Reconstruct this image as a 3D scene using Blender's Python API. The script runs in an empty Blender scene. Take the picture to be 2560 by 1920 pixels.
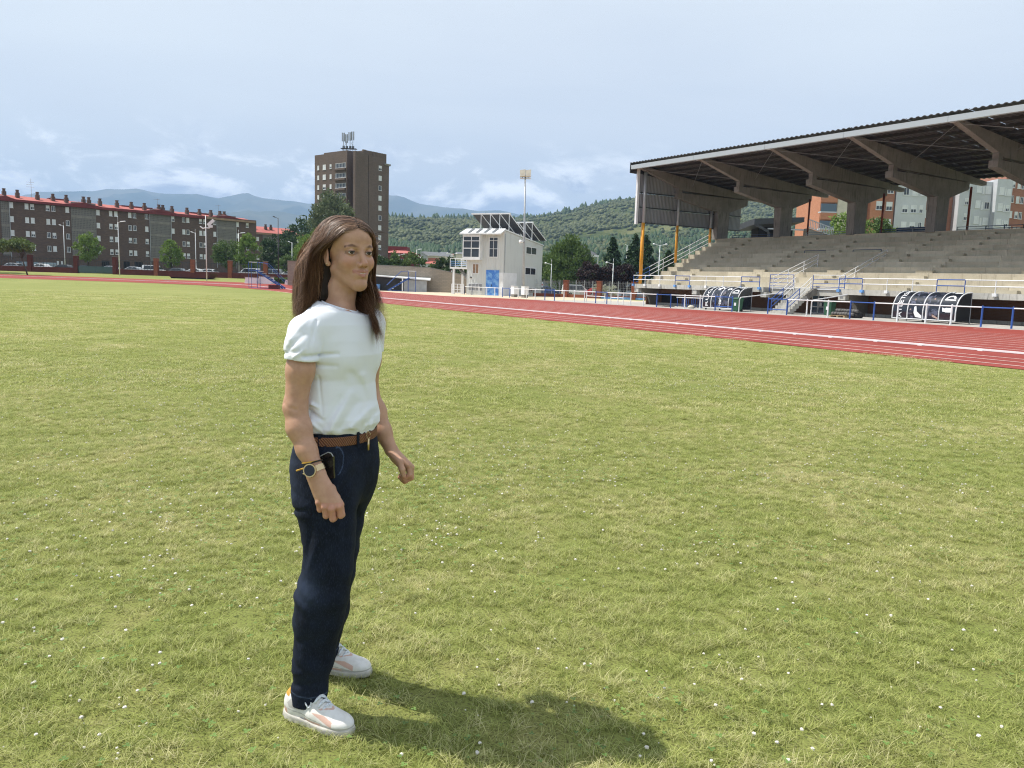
import bpy, bmesh, math, random
import numpy as np
from mathutils import Vector, Matrix
R = math.radians
scene = bpy.context.scene
col = scene.collection

# ------------------------------------------------------------------ camera
PITCH, ROLL, EYE = R(7.31), R(1.8), 1.47
cam_d = bpy.data.cameras.new('camera'); cam = bpy.data.objects.new('camera', cam_d); col.objects.link(cam)
cam_d.sensor_width = 36.0; cam_d.lens = 36.0 * 1924 / 2560
cam_d.clip_start = 0.05; cam_d.clip_end = 40000
fw = Vector((0, math.cos(PITCH), -math.sin(PITCH))); r0 = Vector((1, 0, 0)); u0 = r0.cross(fw)
up = math.cos(ROLL) * u0 - math.sin(ROLL) * r0
rt = math.sin(ROLL) * u0 + math.cos(ROLL) * r0
m = Matrix((rt, up, -fw)).transposed().to_4x4(); m.translation = Vector((0, 0, EYE))
cam.matrix_world = m
scene.camera = cam

# ------------------------------------------------------------------ light
SUN_AZ = R(-80)      # measured from +Y, negative = to the left of the view
SUN_EL = R(58)
world = bpy.data.worlds.new('World'); scene.world = world; world.use_nodes = True
nt = world.node_tree; nt.nodes.clear()
def N(t, x=0, **kw):
    n = nt.nodes.new(t)
    for k, v in kw.items(): setattr(n, k, v)
    return n
def L(a, b): nt.links.new(a, b)
sky = N('ShaderNodeTexSky', sky_type='NISHITA', sun_disc=False, sun_elevation=SUN_EL, sun_rotation=SUN_AZ,
        air_density=1.0, dust_density=1.6, ozone_density=1.2, altitude=540)
geo = N('ShaderNodeTexCoord')
sep = N('ShaderNodeSeparateXYZ'); L(geo.outputs['Generated'], sep.inputs[0])
def math_(op, a, b=None, clamp=False):
    n = N('ShaderNodeMath', operation=op, use_clamp=clamp)
    for i, s in enumerate((a, b)):
        if s is None: continue
        if isinstance(s, (int, float)): n.inputs[i].default_value = s
        else: L(s, n.inputs[i])
    return n.outputs[0]
zc = math_('MAXIMUM', sep.outputs[2], 0.0)
den = math_('ADD', zc, 0.10)
px_, py_ = math_('DIVIDE', sep.outputs[0], den), math_('DIVIDE', sep.outputs[1], den)
cb = N('ShaderNodeCombineXYZ'); L(px_, cb.inputs[0]); L(py_, cb.inputs[1])
def noise(vec, scale, detail=6, rough=.6, dist=0.0, loc=(0, 0, 0), sc=(1, 1, 1), rot=(0, 0, 0)):
    mp = N('ShaderNodeMapping'); L(vec, mp.inputs[0])
    mp.inputs['Location'].default_value = loc; mp.inputs['Scale'].default_value = sc; mp.inputs['Rotation'].default_value = rot
    n = N('ShaderNodeTexNoise'); L(mp.outputs[0], n.inputs['Vector'])
    n.inputs['Scale'].default_value = scale; n.inputs['Detail'].default_value = detail
    n.inputs['Roughness'].default_value = rough; n.inputs['Distortion'].default_value = dist
    return n.outputs['Fac']
def ramp(fac, stops):
    n = N('ShaderNodeMapRange', interpolation_type='SMOOTHSTEP'); L(fac, n.inputs[0])
    n.inputs[1].default_value, n.inputs[2].default_value = stops[0], stops[1]
    n.inputs[3].default_value, n.inputs[4].default_value = stops[2], stops[3]
    return n.outputs[0]
def mix(fac, a, b):
    n = N('ShaderNodeMix', data_type='RGBA')
    if isinstance(fac, (int, float)): n.inputs[0].default_value = fac
    else: L(fac, n.inputs[0])
    for i, s in ((6, a), (7, b)):
        if isinstance(s, tuple): n.inputs[i].default_value = (*s, 1)
        else: L(s, n.inputs[i])
    return n.outputs[2]
# thin high cloud veil, streaks stretched across the view
veil = noise(cb.outputs[0], .55, 7, .55, .4, sc=(1, 2.2, 1), rot=(0, 0, R(12)))
veil_f = ramp(veil, (.28, .66, .90, .99))
# low cumulus bank near the horizon: noise in direction space, squeezed in z
low = noise(geo.outputs['Generated'], 8.5, 12, .60, .3, loc=(.35, 0, 1.3), sc=(1, 1, 2.2))
hmask = ramp(sep.outputs[2], (.19, .11, 0, 1))
low_f = math_('MULTIPLY', ramp(low, (.45, .58, 0, 1)), hmask)
lowd = noise(geo.outputs['Generated'], 8.5, 12, .60, .3, loc=(.35, 0, 1.335), sc=(1, 1, 2.2))
shade = ramp(lowd, (.46, .62, 1, 0))   # puffs are brighter on top than at their bases
veil_col = mix(ramp(noise(cb.outputs[0], .3, 4, .5, .3, loc=(3, 1, 0)), (.35, .65, 0, 1)), (.69, .745, .81), (.77, .83, .87))
cum_col = mix(shade, (.50, .57, .70), (1.22, 1.24, 1.26))
skyS = N('ShaderNodeVectorMath', operation='SCALE'); L(sky.outputs[0], skyS.inputs[0]); skyS.inputs['Scale'].default_value = .10
skyc = mix(veil_f, skyS.outputs[0], veil_col)
skyc = mix(low_f, skyc, cum_col)
# thin contrail-like streak
bg = N('ShaderNodeBackground'); L(skyc, bg.inputs[0]); bg.inputs[1].default_value = 1.0
out = N('ShaderNodeOutputWorld'); L(bg.outputs[0], out.inputs[0])
sun_d = bpy.data.lights.new('sun', 'SUN'); sun = bpy.data.objects.new('sun', sun_d); col.objects.link(sun)
sun_d.energy = 5.0; sun_d.angle = R(.53); sun_d.color = (1.0, .95, .87)
sd = Vector((math.sin(SUN_AZ) * math.cos(SUN_EL), math.cos(SUN_AZ) * math.cos(SUN_EL), math.sin(SUN_EL)))
sun.rotation_euler = sd.to_track_quat('Z', 'Y').to_euler(); sun.location = sd * 60
vs = scene.view_settings; vs.view_transform = 'Standard'; vs.look = 'None'; vs.exposure = 0.30; vs.gamma = 1.0; vs.use_curve_mapping = False
scene.cycles.max_bounces = 7; scene.cycles.transparent_max_bounces = 8
scene.cycles.use_denoising = True; scene.cycles.denoiser = 'OPENIMAGEDENOISE'; scene.cycles.denoising_prefilter = 'NONE'; scene.cycles.denoising_quality = 'HIGH'
scene.cycles.volume_bounces = 0
scene.cycles.pixel_filter_type = 'BLACKMAN_HARRIS'; scene.cycles.filter_width = 1.15

# ------------------------------------------------------------------ helpers
AZ = R(29.2944)          # the home straight runs this far to the left of the view
U = Vector((-math.sin(AZ), math.cos(AZ), 0)); V = Vector((math.cos(AZ), math.sin(AZ), 0))
def SP(u, v, z=0.0): return U * u + V * v + Vector((0, 0, z))
def ss(a, b, x):
    t = np.clip((x - a) / (b - a), 0, 1); return t * t * (3 - 2 * t)
def TZ(x, y):            # height of the terrain: a gentle bank towards the left end
    w = 1 - ss(-40, -22, x)
    g = np.interp(y, [85, 100, 122, 136, 147, 165, 200], [0, .25, .45, .62, 1.28, 1.35, 1.6])
    return float(w * g)

MATS = {}
class NT:
    def __init__(s, mat): s.t = mat.node_tree; s.n = s.t.nodes; s.bsdf = s.n['Principled BSDF']; s.out = s.n['Material Output']
    def node(s, t, **kw):
        n = s.n.new(t)
        for k, v in kw.items(): setattr(n, k, v)
        return n
    def link(s, a, b): s.t.links.new(a, b)
    def sock(s, x, inp):
        if isinstance(x, (int, float)): inp.default_value = x
        elif isinstance(x, tuple): inp.default_value = x if len(x) != 3 or inp.type == 'VECTOR' else (*x, 1)
        else: s.link(x, inp)
    def coord(s, kind='Object', scale=(1, 1, 1), loc=(0, 0, 0), rot=(0, 0, 0)):
        if kind == 'World': src = s.node('ShaderNodeNewGeometry').outputs['Position']
        else: src = s.node('ShaderNodeTexCoord').outputs[kind]
        mp = s.node('ShaderNodeMapping'); s.link(src, mp.inputs[0])
        mp.inputs['Scale'].default_value = scale; mp.inputs['Location'].default_value = loc; mp.inputs['Rotation'].default_value = rot
        return mp.outputs[0]
    def noise(s, vec, scale, detail=4, rough=.55, dist=0):
        n = s.node('ShaderNodeTexNoise'); s.link(vec, n.inputs['Vector'])
        n.inputs['Scale'].default_value = scale; n.inputs['Detail'].default_value = detail
        n.inputs['Roughness'].default_value = rough; n.inputs['Distortion'].default_value = dist
        return n.outputs['Fac']
    def rng(s, f, a, b, c=0., d=1.):
        n = s.node('ShaderNodeMapRange', interpolation_type='SMOOTHSTEP'); s.link(f, n.inputs[0])
        for i, v in enumerate((a, b, c, d)): n.inputs[i + 1].default_value = v
        return n.outputs[0]
    def mix(s, f, a, b, blend='MIX'):
        n = s.node('ShaderNodeMix', data_type='RGBA', blend_type=blend)
        s.sock(f, n.inputs[0]); s.sock(a, n.inputs[6]); s.sock(b, n.inputs[7]); return n.outputs[2]
    def m(s, op, a, b=0., clamp=False):
        n = s.node('ShaderNodeMath', operation=op, use_clamp=clamp); s.sock(a, n.inputs[0]); s.sock(b, n.inputs[1]); return n.outputs[0]
    def bump(s, h, strength=.3, dist=.01):
        n = s.node('ShaderNodeBump'); s.link(h, n.inputs['Height']); n.inputs['Strength'].default_value = strength; n.inputs['Distance'].default_value = dist
        s.link(n.outputs[0], s.bsdf.inputs['Normal'])
    def base(s, c): s.sock(c, s.bsdf.inputs['Base Color'])
    def set(s, **kw):
        for k, v in kw.items(): s.sock(v, s.bsdf.inputs[k.replace('_', ' ')])
def new(name, rough=.6, metal=0., spec=.5):
    mt = bpy.data.materials.new(name); mt.use_nodes = True; MATS[name] = mt
    n = NT(mt); n.set(Roughness=rough, Metallic=metal); n.bsdf.inputs['Specular IOR Level'].default_value = spec
    return mt, n
def plain(name, c, rough=.6, metal=0., var=.18, scale=1.2, bump=0., bscale=30, kind='World', spec=.4):
    """a colour with soft dirt: two noises darken and shift it a little"""
    mt, n = new(name, rough, metal, spec)
    v = n.coord(kind)
    f = n.rng(n.noise(v, scale, 6, .6), .3, .7)
    g = n.rng(n.noise(v, scale * 9, 3, .6), .35, .65)
    dark = tuple(x * (1 - var) for x in c); lite = tuple(min(1, x * (1 + var * .6)) for x in c)
    cc = n.mix(f, dark, lite); cc = n.mix(n.m('MULTIPLY', g, var * .8), cc, tuple(x * .6 for x in c)); n.base(cc)
    if bump: n.bump(n.noise(v, bscale, 4, .6), bump, .01)
    return mt

def tag(o, label=None, cat=None, group=None, kind=None):
    if label: o['label'] = label
    if cat: o['category'] = cat
    if group: o['group'] = group
    if kind: o['kind'] = kind
    return o
def empty(name, loc=(0, 0, 0), rz=0., label=None, cat=None, group=None):
    o = bpy.data.objects.new(name, None); col.objects.link(o); o.location = loc; o.rotation_euler = (0, 0, rz)
    o.empty_display_size = .2
    return tag(o, label, cat, group)
def mesh_obj(name, verts, faces, mat, parent=None, smooth=False):
    me = bpy.data.meshes.new(name); me.from_pydata([tuple(v) for v in verts], [], faces)
    if mat: me.materials.append(MATS[mat] if isinstance(mat, str) else mat)
    if smooth: me.polygons.foreach_set('use_smooth', [True] * len(me.polygons))
    me.update()
    o = bpy.data.objects.new(name, me); col.objects.link(o)
    if parent: o.parent = parent
    return o
def again(o, parent=None, loc=None, rz=None, name=None):
    c = o.copy(); col.objects.link(c)
    if parent is not None: c.parent = parent
    if loc is not None: c.location = loc
    if rz is not None: c.rotation_euler = (0, 0, rz)
    return c
def copy_tree(o, parent=None):
    c = o.copy(); col.objects.link(c); c.parent = parent
    for ch in list(o.children): copy_tree(ch, c)
    return c
class MB:
    """collects shapes into one mesh"""
    def __init__(s): s.v = []; s.f = []
    def add(s, vs, fs):
        k = len(s.v); s.v += [tuple(v) for v in vs]; s.f += [tuple(i + k for i in f) for f in fs]; return s
    def box(s, x0, x1, y0, y1, z0, z1):
        return s.add([(x0, y0, z0), (x1, y0, z0), (x1, y1, z0), (x0, y1, z0), (x0, y0, z1), (x1, y0, z1), (x1, y1, z1), (x0, y1, z1)],
                     [(0, 3, 2, 1), (4, 5, 6, 7), (0, 1, 5, 4), (1, 2, 6, 5), (2, 3, 7, 6), (3, 0, 4, 7)])
    def hexa(s, b, t):   # bottom quad, top quad (counter-clockwise seen from above)
        return s.add(list(b) + list(t), [(0, 3, 2, 1), (4, 5, 6, 7), (0, 1, 5, 4), (1, 2, 6, 5), (2, 3, 7, 6), (3, 0, 4, 7)])
    def tube(s, a, b, r, n=8, r2=None, cap=True):
        a, b = Vector(a), Vector(b); d = (b - a).normalized(); r2 = r if r2 is None else r2
        p = d.orthogonal().normalized(); q = d.cross(p); vs = []
        for c, rr in ((a, r), (b, r2)):
            for i in range(n):
                t = 2 * math.pi * (i + .5) / n; vs.append(c + (p * math.cos(t) + q * math.sin(t)) * rr)
        fs = [(i, (i + 1) % n, n + (i + 1) % n, n + i) for i in range(n)]
        if cap: fs += [tuple(range(n - 1, -1, -1)), tuple(range(n, 2 * n))]
        return s.add(vs, fs)
    def path(s, pts, r, n=6):
        for a, b in zip(pts[:-1], pts[1:]): s.tube(a, b, r, n)
        return s
    def beam(s, a, b, w, h, upv=(0, 0, 1)):
        a, b = Vector(a), Vector(b); d = (b - a).normalized(); sx = d.cross(Vector(upv)).normalized(); uz = sx.cross(d)
        c = [a + sx * i * w / 2 + uz * j * h / 2 for i, j in ((-1, -1), (1, -1), (1, 1), (-1, 1))]
        e = [b + sx * i * w / 2 + uz * j * h / 2 for i, j in ((-1, -1), (1, -1), (1, 1), (-1, 1))]
        return s.add(c + e, [(0, 1, 2, 3), (7, 6, 5, 4), (0, 4, 5, 1), (1, 5, 6, 2), (2, 6, 7, 3), (3, 7, 4, 0)])
    def prism(s, pts, axis, a, b):
        """polygon pts (2d) extruded along axis between a and b"""
        n = len(pts)
        def P(p, t):
            return {'x': (t, p[0], p[1]), 'y': (p[0], t, p[1]), 'z': (p[0], p[1], t)}[axis]
        vs = [P(p, a) for p in pts] + [P(p, b) for p in pts]
        fs = [tuple(range(n)), tuple(range(2 * n - 1, n - 1, -1))] + [(i, n + i, n + (i + 1) % n, (i + 1) % n) for i in range(n)]
        return s.add(vs, fs)
    def lathe(s, prof, n=16, c=(0, 0, 0)):
        vs = []
        for r, z in prof:
            for i in range(n):
                t = 2 * math.pi * i / n; vs.append((c[0] + r * math.cos(t), c[1] + r * math.sin(t), c[2] + z))
        fs = [(k * n + i, k * n + (i + 1) % n, (k + 1) * n + (i + 1) % n, (k + 1) * n + i) for k in range(len(prof) - 1) for i in range(n)]
        fs += [tuple(range(n - 1, -1, -1)), tuple(range((len(prof) - 1) * n, len(prof) * n))]
        return s.add(vs, fs)
    def build(s, name, mat, parent=None, smooth=False, fix=True):
        o = mesh_obj(name, s.v, s.f, mat, parent, smooth)
        if fix and len(s.f) < 20000:
            bm = bmesh.new(); bm.from_mesh(o.data); bmesh.ops.recalc_face_normals(bm, faces=bm.faces); bm.to_mesh(o.data); bm.free()
        return o
def text_mesh(txt, size, extrude=.002, align='LEFT'):
    cu = bpy.data.curves.new('txt', 'FONT'); cu.body = txt; cu.size = size; cu.extrude = extrude; cu.align_x = align; cu.resolution_u = 3
    o = bpy.data.objects.new('txt', cu); col.objects.link(o)
    dg = bpy.context.evaluated_depsgraph_get(); dg.update()
    me = bpy.data.meshes.new_from_object(o.evaluated_get(dg))
    vs = [tuple(v.co) for v in me.vertices]; fs = [tuple(p.vertices) for p in me.polygons]
    bpy.data.objects.remove(o); bpy.data.curves.remove(cu); bpy.data.meshes.remove(me)
    return vs, fs

# ------------------------------------------------------------------ materials
plain('white_paint', (.78, .79, .80), .45, var=.08)
plain('white_metal', (.74, .76, .77), .4, var=.10)
plain('blue_paint', (.035, .10, .36), .42, var=.2)
plain('light_blue_paint', (.16, .36, .72), .5, var=.3, scale=2.5)
plain('navy_paint', (.02, .04, .12), .4, var=.2)
plain('grey_metal', (.30, .31, .32), .45, .5, var=.15)
plain('dark_metal', (.045, .048, .052), .5, var=.2)
plain('galvanised', (.42, .44, .46), .5, .3, var=.15)
plain('yellow_paint', (.72, .33, .03), .35, var=.12)
plain('rust_red', (.22, .055, .03), .6, var=.25)
plain('dark_hole', (.012, .012, .014), .8)
plain('rubber', (.02, .02, .02), .8)
plain('wood', (.42, .30, .17), .7, var=.25, scale=6)
plain('grey_fabric', (.13, .125, .12), .9, var=.25, scale=5)
plain('bin_green', (.03, .11, .06), .45, var=.15)
plain('pavement', (.42, .40, .37), .85, var=.16, scale=.6, bump=.2, bscale=40)
plain('beige_ground', (.56, .47, .34), .9, var=.18, scale=.5)
plain('asphalt', (.10, .10, .105), .85, var=.2, scale=.4)
plain('red_tile', (.42, .12, .10), .75, var=.16, scale=.25)
plain('red_fascia', (.16, .025, .025), .6, var=.25, scale=.4)
plain('cream_wall', (.62, .57, .47), .85, var=.1)
plain('white_wall', (.52, .54, .57), .85, var=.12, scale=.2)
plain('red_wall', (.17, .035, .03), .85, var=.2, scale=.3)
plain('grey_roof', (.14, .15, .16), .8, var=.2)
plain('shutter', (.66, .68, .70), .5, var=.12)
plain('window_frame', (.70, .71, .72), .45, var=.06)
plain('mat_cover', (.10, .018, .022), .6, var=.25, scale=.8)
plain('trunk_bark', (.085, .065, .048), .9, var=.3, scale=3)
plain('sandy', (.60, .50, .34), .9, var=.15, scale=1.5)
plain('timber_brown', (.30, .20, .13), .7, var=.2)
def glass(name, c, rough=.06):
    mt, n = new(name, rough, 0, .6); n.base(c); return mt
glass('window_glass', (.035, .042, .05)); glass('window_glass_blue', (.08, .12, .16)); glass('car_glass', (.02, .024, .03))
def concrete(name, c1, c2, streak=.5):
    mt, n = new(name, .88, 0, .25)
    w = n.coord('World'); f = n.rng(n.noise(w, .9, 6, .65), .3, .7)
    st = n.noise(n.coord('World', scale=(3.2, 3.2, .35)), 2.0, 5, .65)
    c = n.mix(f, c1, c2); c = n.mix(n.m('MULTIPLY', n.rng(st, .52, .72), streak), c, tuple(x * .42 for x in c1))
    fine = n.noise(w, 24, 3, .6); c = n.mix(n.rng(fine, .3, .7, 0, .22), c, tuple(x * .6 for x in c1)); n.base(c)
    n.bump(fine, .25, .01); return mt
concrete('seat_concrete', (.41, .37, .28), (.50, .455, .36), .35)
concrete('seat_concrete_pale', (.48, .435, .335), (.58, .53, .42), .3)
concrete('beam_concrete', (.205, .195, .18), (.275, .265, .245), .7)
concrete('fascia_concrete', (.42, .41, .37), (.54, .53, .49), .85)
concrete('dark_concrete', (.20, .19, .17), (.27, .25, .22), .5)
def bricks(name, c1, c2, mortar, scale=1., bw=.5, rh=.16, var=.35):
    mt, n = new(name, .85, 0, .2)
    tc = n.node('ShaderNodeTexCoord').outputs['Object']; sp = n.node('ShaderNodeSeparateXYZ'); n.link(tc, sp.inputs[0])
    cb = n.node('ShaderNodeCombineXYZ'); n.link(n.m('ADD', sp.outputs[0], sp.outputs[1]), cb.inputs[0]); n.link(sp.outputs[2], cb.inputs[1])
    b = n.node('ShaderNodeTexBrick'); n.link(cb.outputs[0], b.inputs['Vector'])
    b.inputs['Color1'].default_value = (*c1, 1); b.inputs['Color2'].default_value = (*c2, 1); b.inputs['Mortar'].default_value = (*mortar, 1)
    b.inputs['Scale'].default_value = scale; b.inputs['Brick Width'].default_value = bw; b.inputs['Row Height'].default_value = rh
    b.inputs['Mortar Size'].default_value = .012; b.inputs['Bias'].default_value = -.1
    w = n.coord('World'); st = n.noise(n.coord('World', scale=(1, 1, .35)), .35, 5, .6)
    c = n.mix(n.rng(st, .35, .7, 0, var), b.outputs[0], tuple(x * .55 for x in c1)); n.base(c); return mt
bricks('brown_brick', (.150, .104, .082), (.108, .078, .066), (.09, .07, .06))
bricks('tower_brick', (.165, .120, .096), (.122, .092, .076), (.10, .08, .07))
bricks('orange_brick', (.50, .22, .13), (.44, .18, .10), (.42, .25, .17), var=.12)
bricks('pinkish_brick', (.34, .16, .11), (.29, .13, .09), (.30, .18, .13), var=.12)  # also serves as the shaded tone of the orange brick
bricks('wall_brick', (.13, .035, .028), (.10, .028, .024), (.10, .05, .04))
bricks('pillar_brick', (.28, .085, .045), (.21, .065, .038), (.24, .13, .09))
bricks('under_brick', (.17, .085, .05), (.13, .065, .04), (.15, .11, .08), scale=1, bw=.28, rh=.09)
bricks('grey_block', (.36, .31, .25), (.30, .26, .21), (.20, .18, .15), bw=.5, rh=.22, var=.3)
# perforated grey stairwell screens
mt, n = new('screen_block', .9, 0, .2)
tc = n.node('ShaderNodeTexCoord').outputs['Object']; sp = n.node('ShaderNodeSeparateXYZ'); n.link(tc, sp.inputs[0])
cb = n.node('ShaderNodeCombineXYZ'); n.link(n.m('ADD', sp.outputs[0], sp.outputs[1]), cb.inputs[0]); n.link(sp.outputs[2], cb.inputs[1])
b = n.node('ShaderNodeTexBrick'); n.link(cb.outputs[0], b.inputs['Vector']); b.offset = 0
b.inputs['Color1'].default_value = (.15, .145, .135, 1); b.inputs['Color2'].default_value = (.11, .105, .10, 1); b.inputs['Mortar'].default_value = (.20, .19, .175, 1)
b.inputs['Scale'].default_value = 1; b.inputs['Brick Width'].default_value = .3; b.inputs['Row Height'].default_value = .38; b.inputs['Mortar Size'].default_value = .06
n.base(b.outputs[0]); n.bump(b.outputs['Fac'], .6, .05)
# painted sheet metal with fine vertical ribs
def ribbed(name, c, pitch=.2, rough=.5, streak=.25, depth=.03, metal=0.):
    mt, n = new(name, rough, metal, .4)
    tc = n.node('ShaderNodeTexCoord').outputs['Object']; sp = n.node('ShaderNodeSeparateXYZ'); n.link(tc, sp.inputs[0])
    s = n.m('ADD', sp.outputs[0], sp.outputs[1]); w = n.m('SINE', n.m('MULTIPLY', s, 2 * math.pi / pitch))
    st = n.noise(n.coord('World', scale=(1, 1, .12)), 2.2, 5, .6)
    cc = n.mix(n.rng(st, .45, .75, 0, streak), c, tuple(x * .45 for x in c)); cc = n.mix(n.rng(w, -1, 1, 0, .12), cc, tuple(x * .5 for x in c)); n.base(cc)
    n.bump(w, .6, depth); return mt
ribbed('booth_panel', (.62, .64, .62), .25)
ribbed('side_sheet', (.26, .27, .28), .18, streak=.35, depth=.04)
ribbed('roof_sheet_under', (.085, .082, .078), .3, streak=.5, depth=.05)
# blue door with worn paint
mt, n = new('worn_blue_door', .6); w = n.coord('World')
n.base(n.mix(n.rng(n.noise(w, 1.4, 7, .7), .42, .62), (.05, .20, .62), (.22, .45, .78)))
mt, n = new('rusty_fascia', .4, 0, .5); w = n.coord('World')
n.base(n.mix(n.rng(n.noise(w, .6, 8, .75), .60, .66), (.40, .46, .50), (.24, .22, .20)))
# car paints
for nm, c in (('paint_white', (.80, .81, .82)), ('paint_silver', (.45, .47, .49)), ('paint_black', (.015, .016, .02)), ('paint_blue', (.02, .06, .22)),
              ('paint_red', (.42, .02, .02)), ('paint_grey', (.12, .13, .14)), ('paint_green', (.02, .06, .05))):
    mt, n = new(nm, .28, .25 if nm in ('paint_silver', 'paint_grey') else 0, .6); n.base(c); n.bsdf.inputs['Coat Weight'].default_value = .6
# ================================================================== ground
# grass colour shared by the ground sheet and the blades: green, straw and clover patches keyed to the place
def lawn_colour(n, dark, fine=True):
    w = n.coord('World')
    big = n.noise(w, .055, 4, .6, .3)
    mid = n.noise(w, .55, 5, .62, .4)
    sm = n.noise(w, 3.3, 5, .65)
    stripes = n.noise(n.coord('World', scale=(1, 1, 1), rot=(0, 0, AZ)), .2, 2, .5)
    strw = n.rng(n.m('ADD', n.m('ADD', n.m('MULTIPLY', mid, .48), n.m('MULTIPLY', sm, .34)), n.m('MULTIPLY', big, .30)), .44, .80)
    return w, big, mid, sm, strw
mt, n = new('lawn_ground', .95, 0, .15)
w, big, mid, sm, strw = lawn_colour(n, True)
fine = n.noise(w, 26, 4, .7); vfine = n.noise(w, 90, 2, .6)
dist = n.node('ShaderNodeVectorMath', operation='LENGTH'); n.link(w, dist.inputs[0])
far = n.rng(dist.outputs['Value'], 9, 26)      # beyond the modelled blades the sheet itself carries the sward's colour
green = n.mix(n.rng(fine, .3, .7), (.15, .18, .042), (.27, .30, .085)); straw = n.mix(n.rng(fine, .3, .7), (.28, .265, .095), (.43, .39, .17))
sward = n.mix(n.m('MULTIPLY', strw, .85), green, straw)
sward = n.mix(n.rng(big, .35, .65, 0, .30), sward, (.36, .36, .13)); sward = n.mix(n.rng(n.noise(w, 7, 4, .75), .40, .64, .45, 0), sward, (.11, .13, .035))
soil = n.mix(strw, (.17, .20, .05), (.30, .27, .11)); soil = n.mix(n.rng(vfine, .45, .75), soil, (.06, .055, .022))
n.base(n.mix(far, soil, sward)); n.bump(fine, .5, .03)
mt, n = new('grass_blade', .55, 0, .3)
w, big, mid, sm, strw = lawn_colour(n, False)
at = n.node('ShaderNodeAttribute', attribute_name='tint'); sep_ = n.node('ShaderNodeSeparateColor'); n.link(at.outputs['Color'], sep_.inputs[0])
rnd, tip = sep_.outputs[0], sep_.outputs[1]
g = n.mix(rnd, (.24, .31, .06), (.66, .68, .24)); s_ = n.mix(rnd, (.58, .53, .23), (.95, .87, .55))
pick = n.rng(n.m('ADD', n.m('MULTIPLY', strw, .80), n.m('MULTIPLY', sep_.outputs[2], .58)), .36, .88)
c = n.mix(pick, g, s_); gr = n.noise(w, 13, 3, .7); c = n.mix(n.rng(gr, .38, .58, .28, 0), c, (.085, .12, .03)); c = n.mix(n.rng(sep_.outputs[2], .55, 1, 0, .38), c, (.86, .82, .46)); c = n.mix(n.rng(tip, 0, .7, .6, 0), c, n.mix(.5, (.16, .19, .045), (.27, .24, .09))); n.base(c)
tr = n.node('ShaderNodeBsdfTranslucent'); n.link(c, tr.inputs[0]); ms = n.node('ShaderNodeMixShader'); ms.inputs[0].default_value = .45
n.link(n.bsdf.outputs[0], ms.inputs[1]); n.link(tr.outputs[0], ms.inputs[2]); n.link(ms.outputs[0], n.out.inputs[0])
mt, n = new('clover_leaf', .6, 0, .3)
at = n.node('ShaderNodeAttribute', attribute_name='tint'); sep_ = n.node('ShaderNodeSeparateColor'); n.link(at.outputs['Color'], sep_.inputs[0])
n.base(n.mix(sep_.outputs[0], (.08, .15, .03), (.16, .26, .06)))
plain('clover_white', (.74, .70, .62), .8, var=.2, scale=8)

# ground sheet: finer cells near the camera and along the left bank
xs = sorted(set([-9000, -4000, -2000, -1000, -500, -300] + list(range(-200, 201, 8)) + [300, 500, 1000, 2000, 4000, 9000]))
ys = sorted(set([-3000, -500, -100, -40, -15] + list(range(-8, 241, 8)) + [300, 500, 800, 1500, 3000, 6000, 9000]))
vs = [(x, y, TZ(x, y)) for y in ys for x in xs]; nx = len(xs)
fs = [(j * nx + i, j * nx + i + 1, (j + 1) * nx + i + 1, (j + 1) * nx + i) for j in range(len(ys) - 1) for i in range(nx - 1)]
tag(mesh_obj('ground', vs, fs, 'lawn_ground', smooth=True), kind='structure')

def strip(name, A, B, mat, dz, parent=None, sub=6):
    """sheet between two polylines of (x,y), following the terrain"""
    vs, fs = [], []
    def dens(P):
        o = []
        for a, b in zip(P[:-1], P[1:]):
            for k in range(sub): t = k / sub; o.append((a[0] + (b[0] - a[0]) * t, a[1] + (b[1] - a[1]) * t))
        o.append(P[-1]); return o
    A, B = dens(A), dens(B); M = 5
    for a, b in zip(A, B):
        for j in range(M + 1):
            t = j / M; x, y = a[0] + (b[0] - a[0]) * t, a[1] + (b[1] - a[1]) * t; vs.append((x, y, TZ(x, y) + dz))
    for i in range(len(A) - 1):
        for j in range(M): k = i * (M + 1) + j; fs.append((k, k + 1, k + M + 2, k + M + 1))
    return mesh_obj(name, vs, fs, mat, parent, smooth=True)
mt, n = new('track_red', .82, 0, .25); w = n.coord('World')
f = n.rng(n.noise(w, .35, 5, .6), .3, .7); g = n.noise(w, 18, 3, .6)
c = n.mix(f, (.225, .038, .028), (.275, .052, .038)); c = n.mix(n.rng(n.noise(n.coord('World', scale=(1, .18, 1), rot=(0, 0, -AZ)), .9, 5, .6), .5, .8, 0, .4), c, (.30, .05, .04)); n.base(c); n.bump(g, .3, .01)
plain('line_white', (.74, .58, .53), .7, var=.22, scale=2)
def s2(u, v): p = SP(u, v); return (p.x, p.y)
def smooth_poly(P, it=2):
    for _ in range(it):
        Q = [P[0]]
        for a, b in zip(P[:-1], P[1:]): Q += [(a[0] * .75 + b[0] * .25, a[1] * .75 + b[1] * .25), (a[0] * .25 + b[0] * .75, a[1] * .25 + b[1] * .75)]
        P = Q + [P[-1]]
    return P
def resample(P, n_):
    P = np.array(P); d = np.r_[0, np.cumsum(np.linalg.norm(np.diff(P, axis=0), axis=1))]; t = np.linspace(0, d[-1], n_)
    return [(float(np.interp(a, d, P[:, 0])), float(np.interp(a, d, P[:, 1]))) for a in t]
inner = [s2(-30, 17.7), s2(0, 17.7), s2(25, 17.65), s2(51, 17.5), (-19.6, 71.5), (-25.5, 84), (-31.1, 92.5), (-39.3, 98.6), (-48, 102), (-58.2, 103.7), (-68.3, 104), (-83.6, 105.5), (-100, 104), (-116, 96)]
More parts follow.
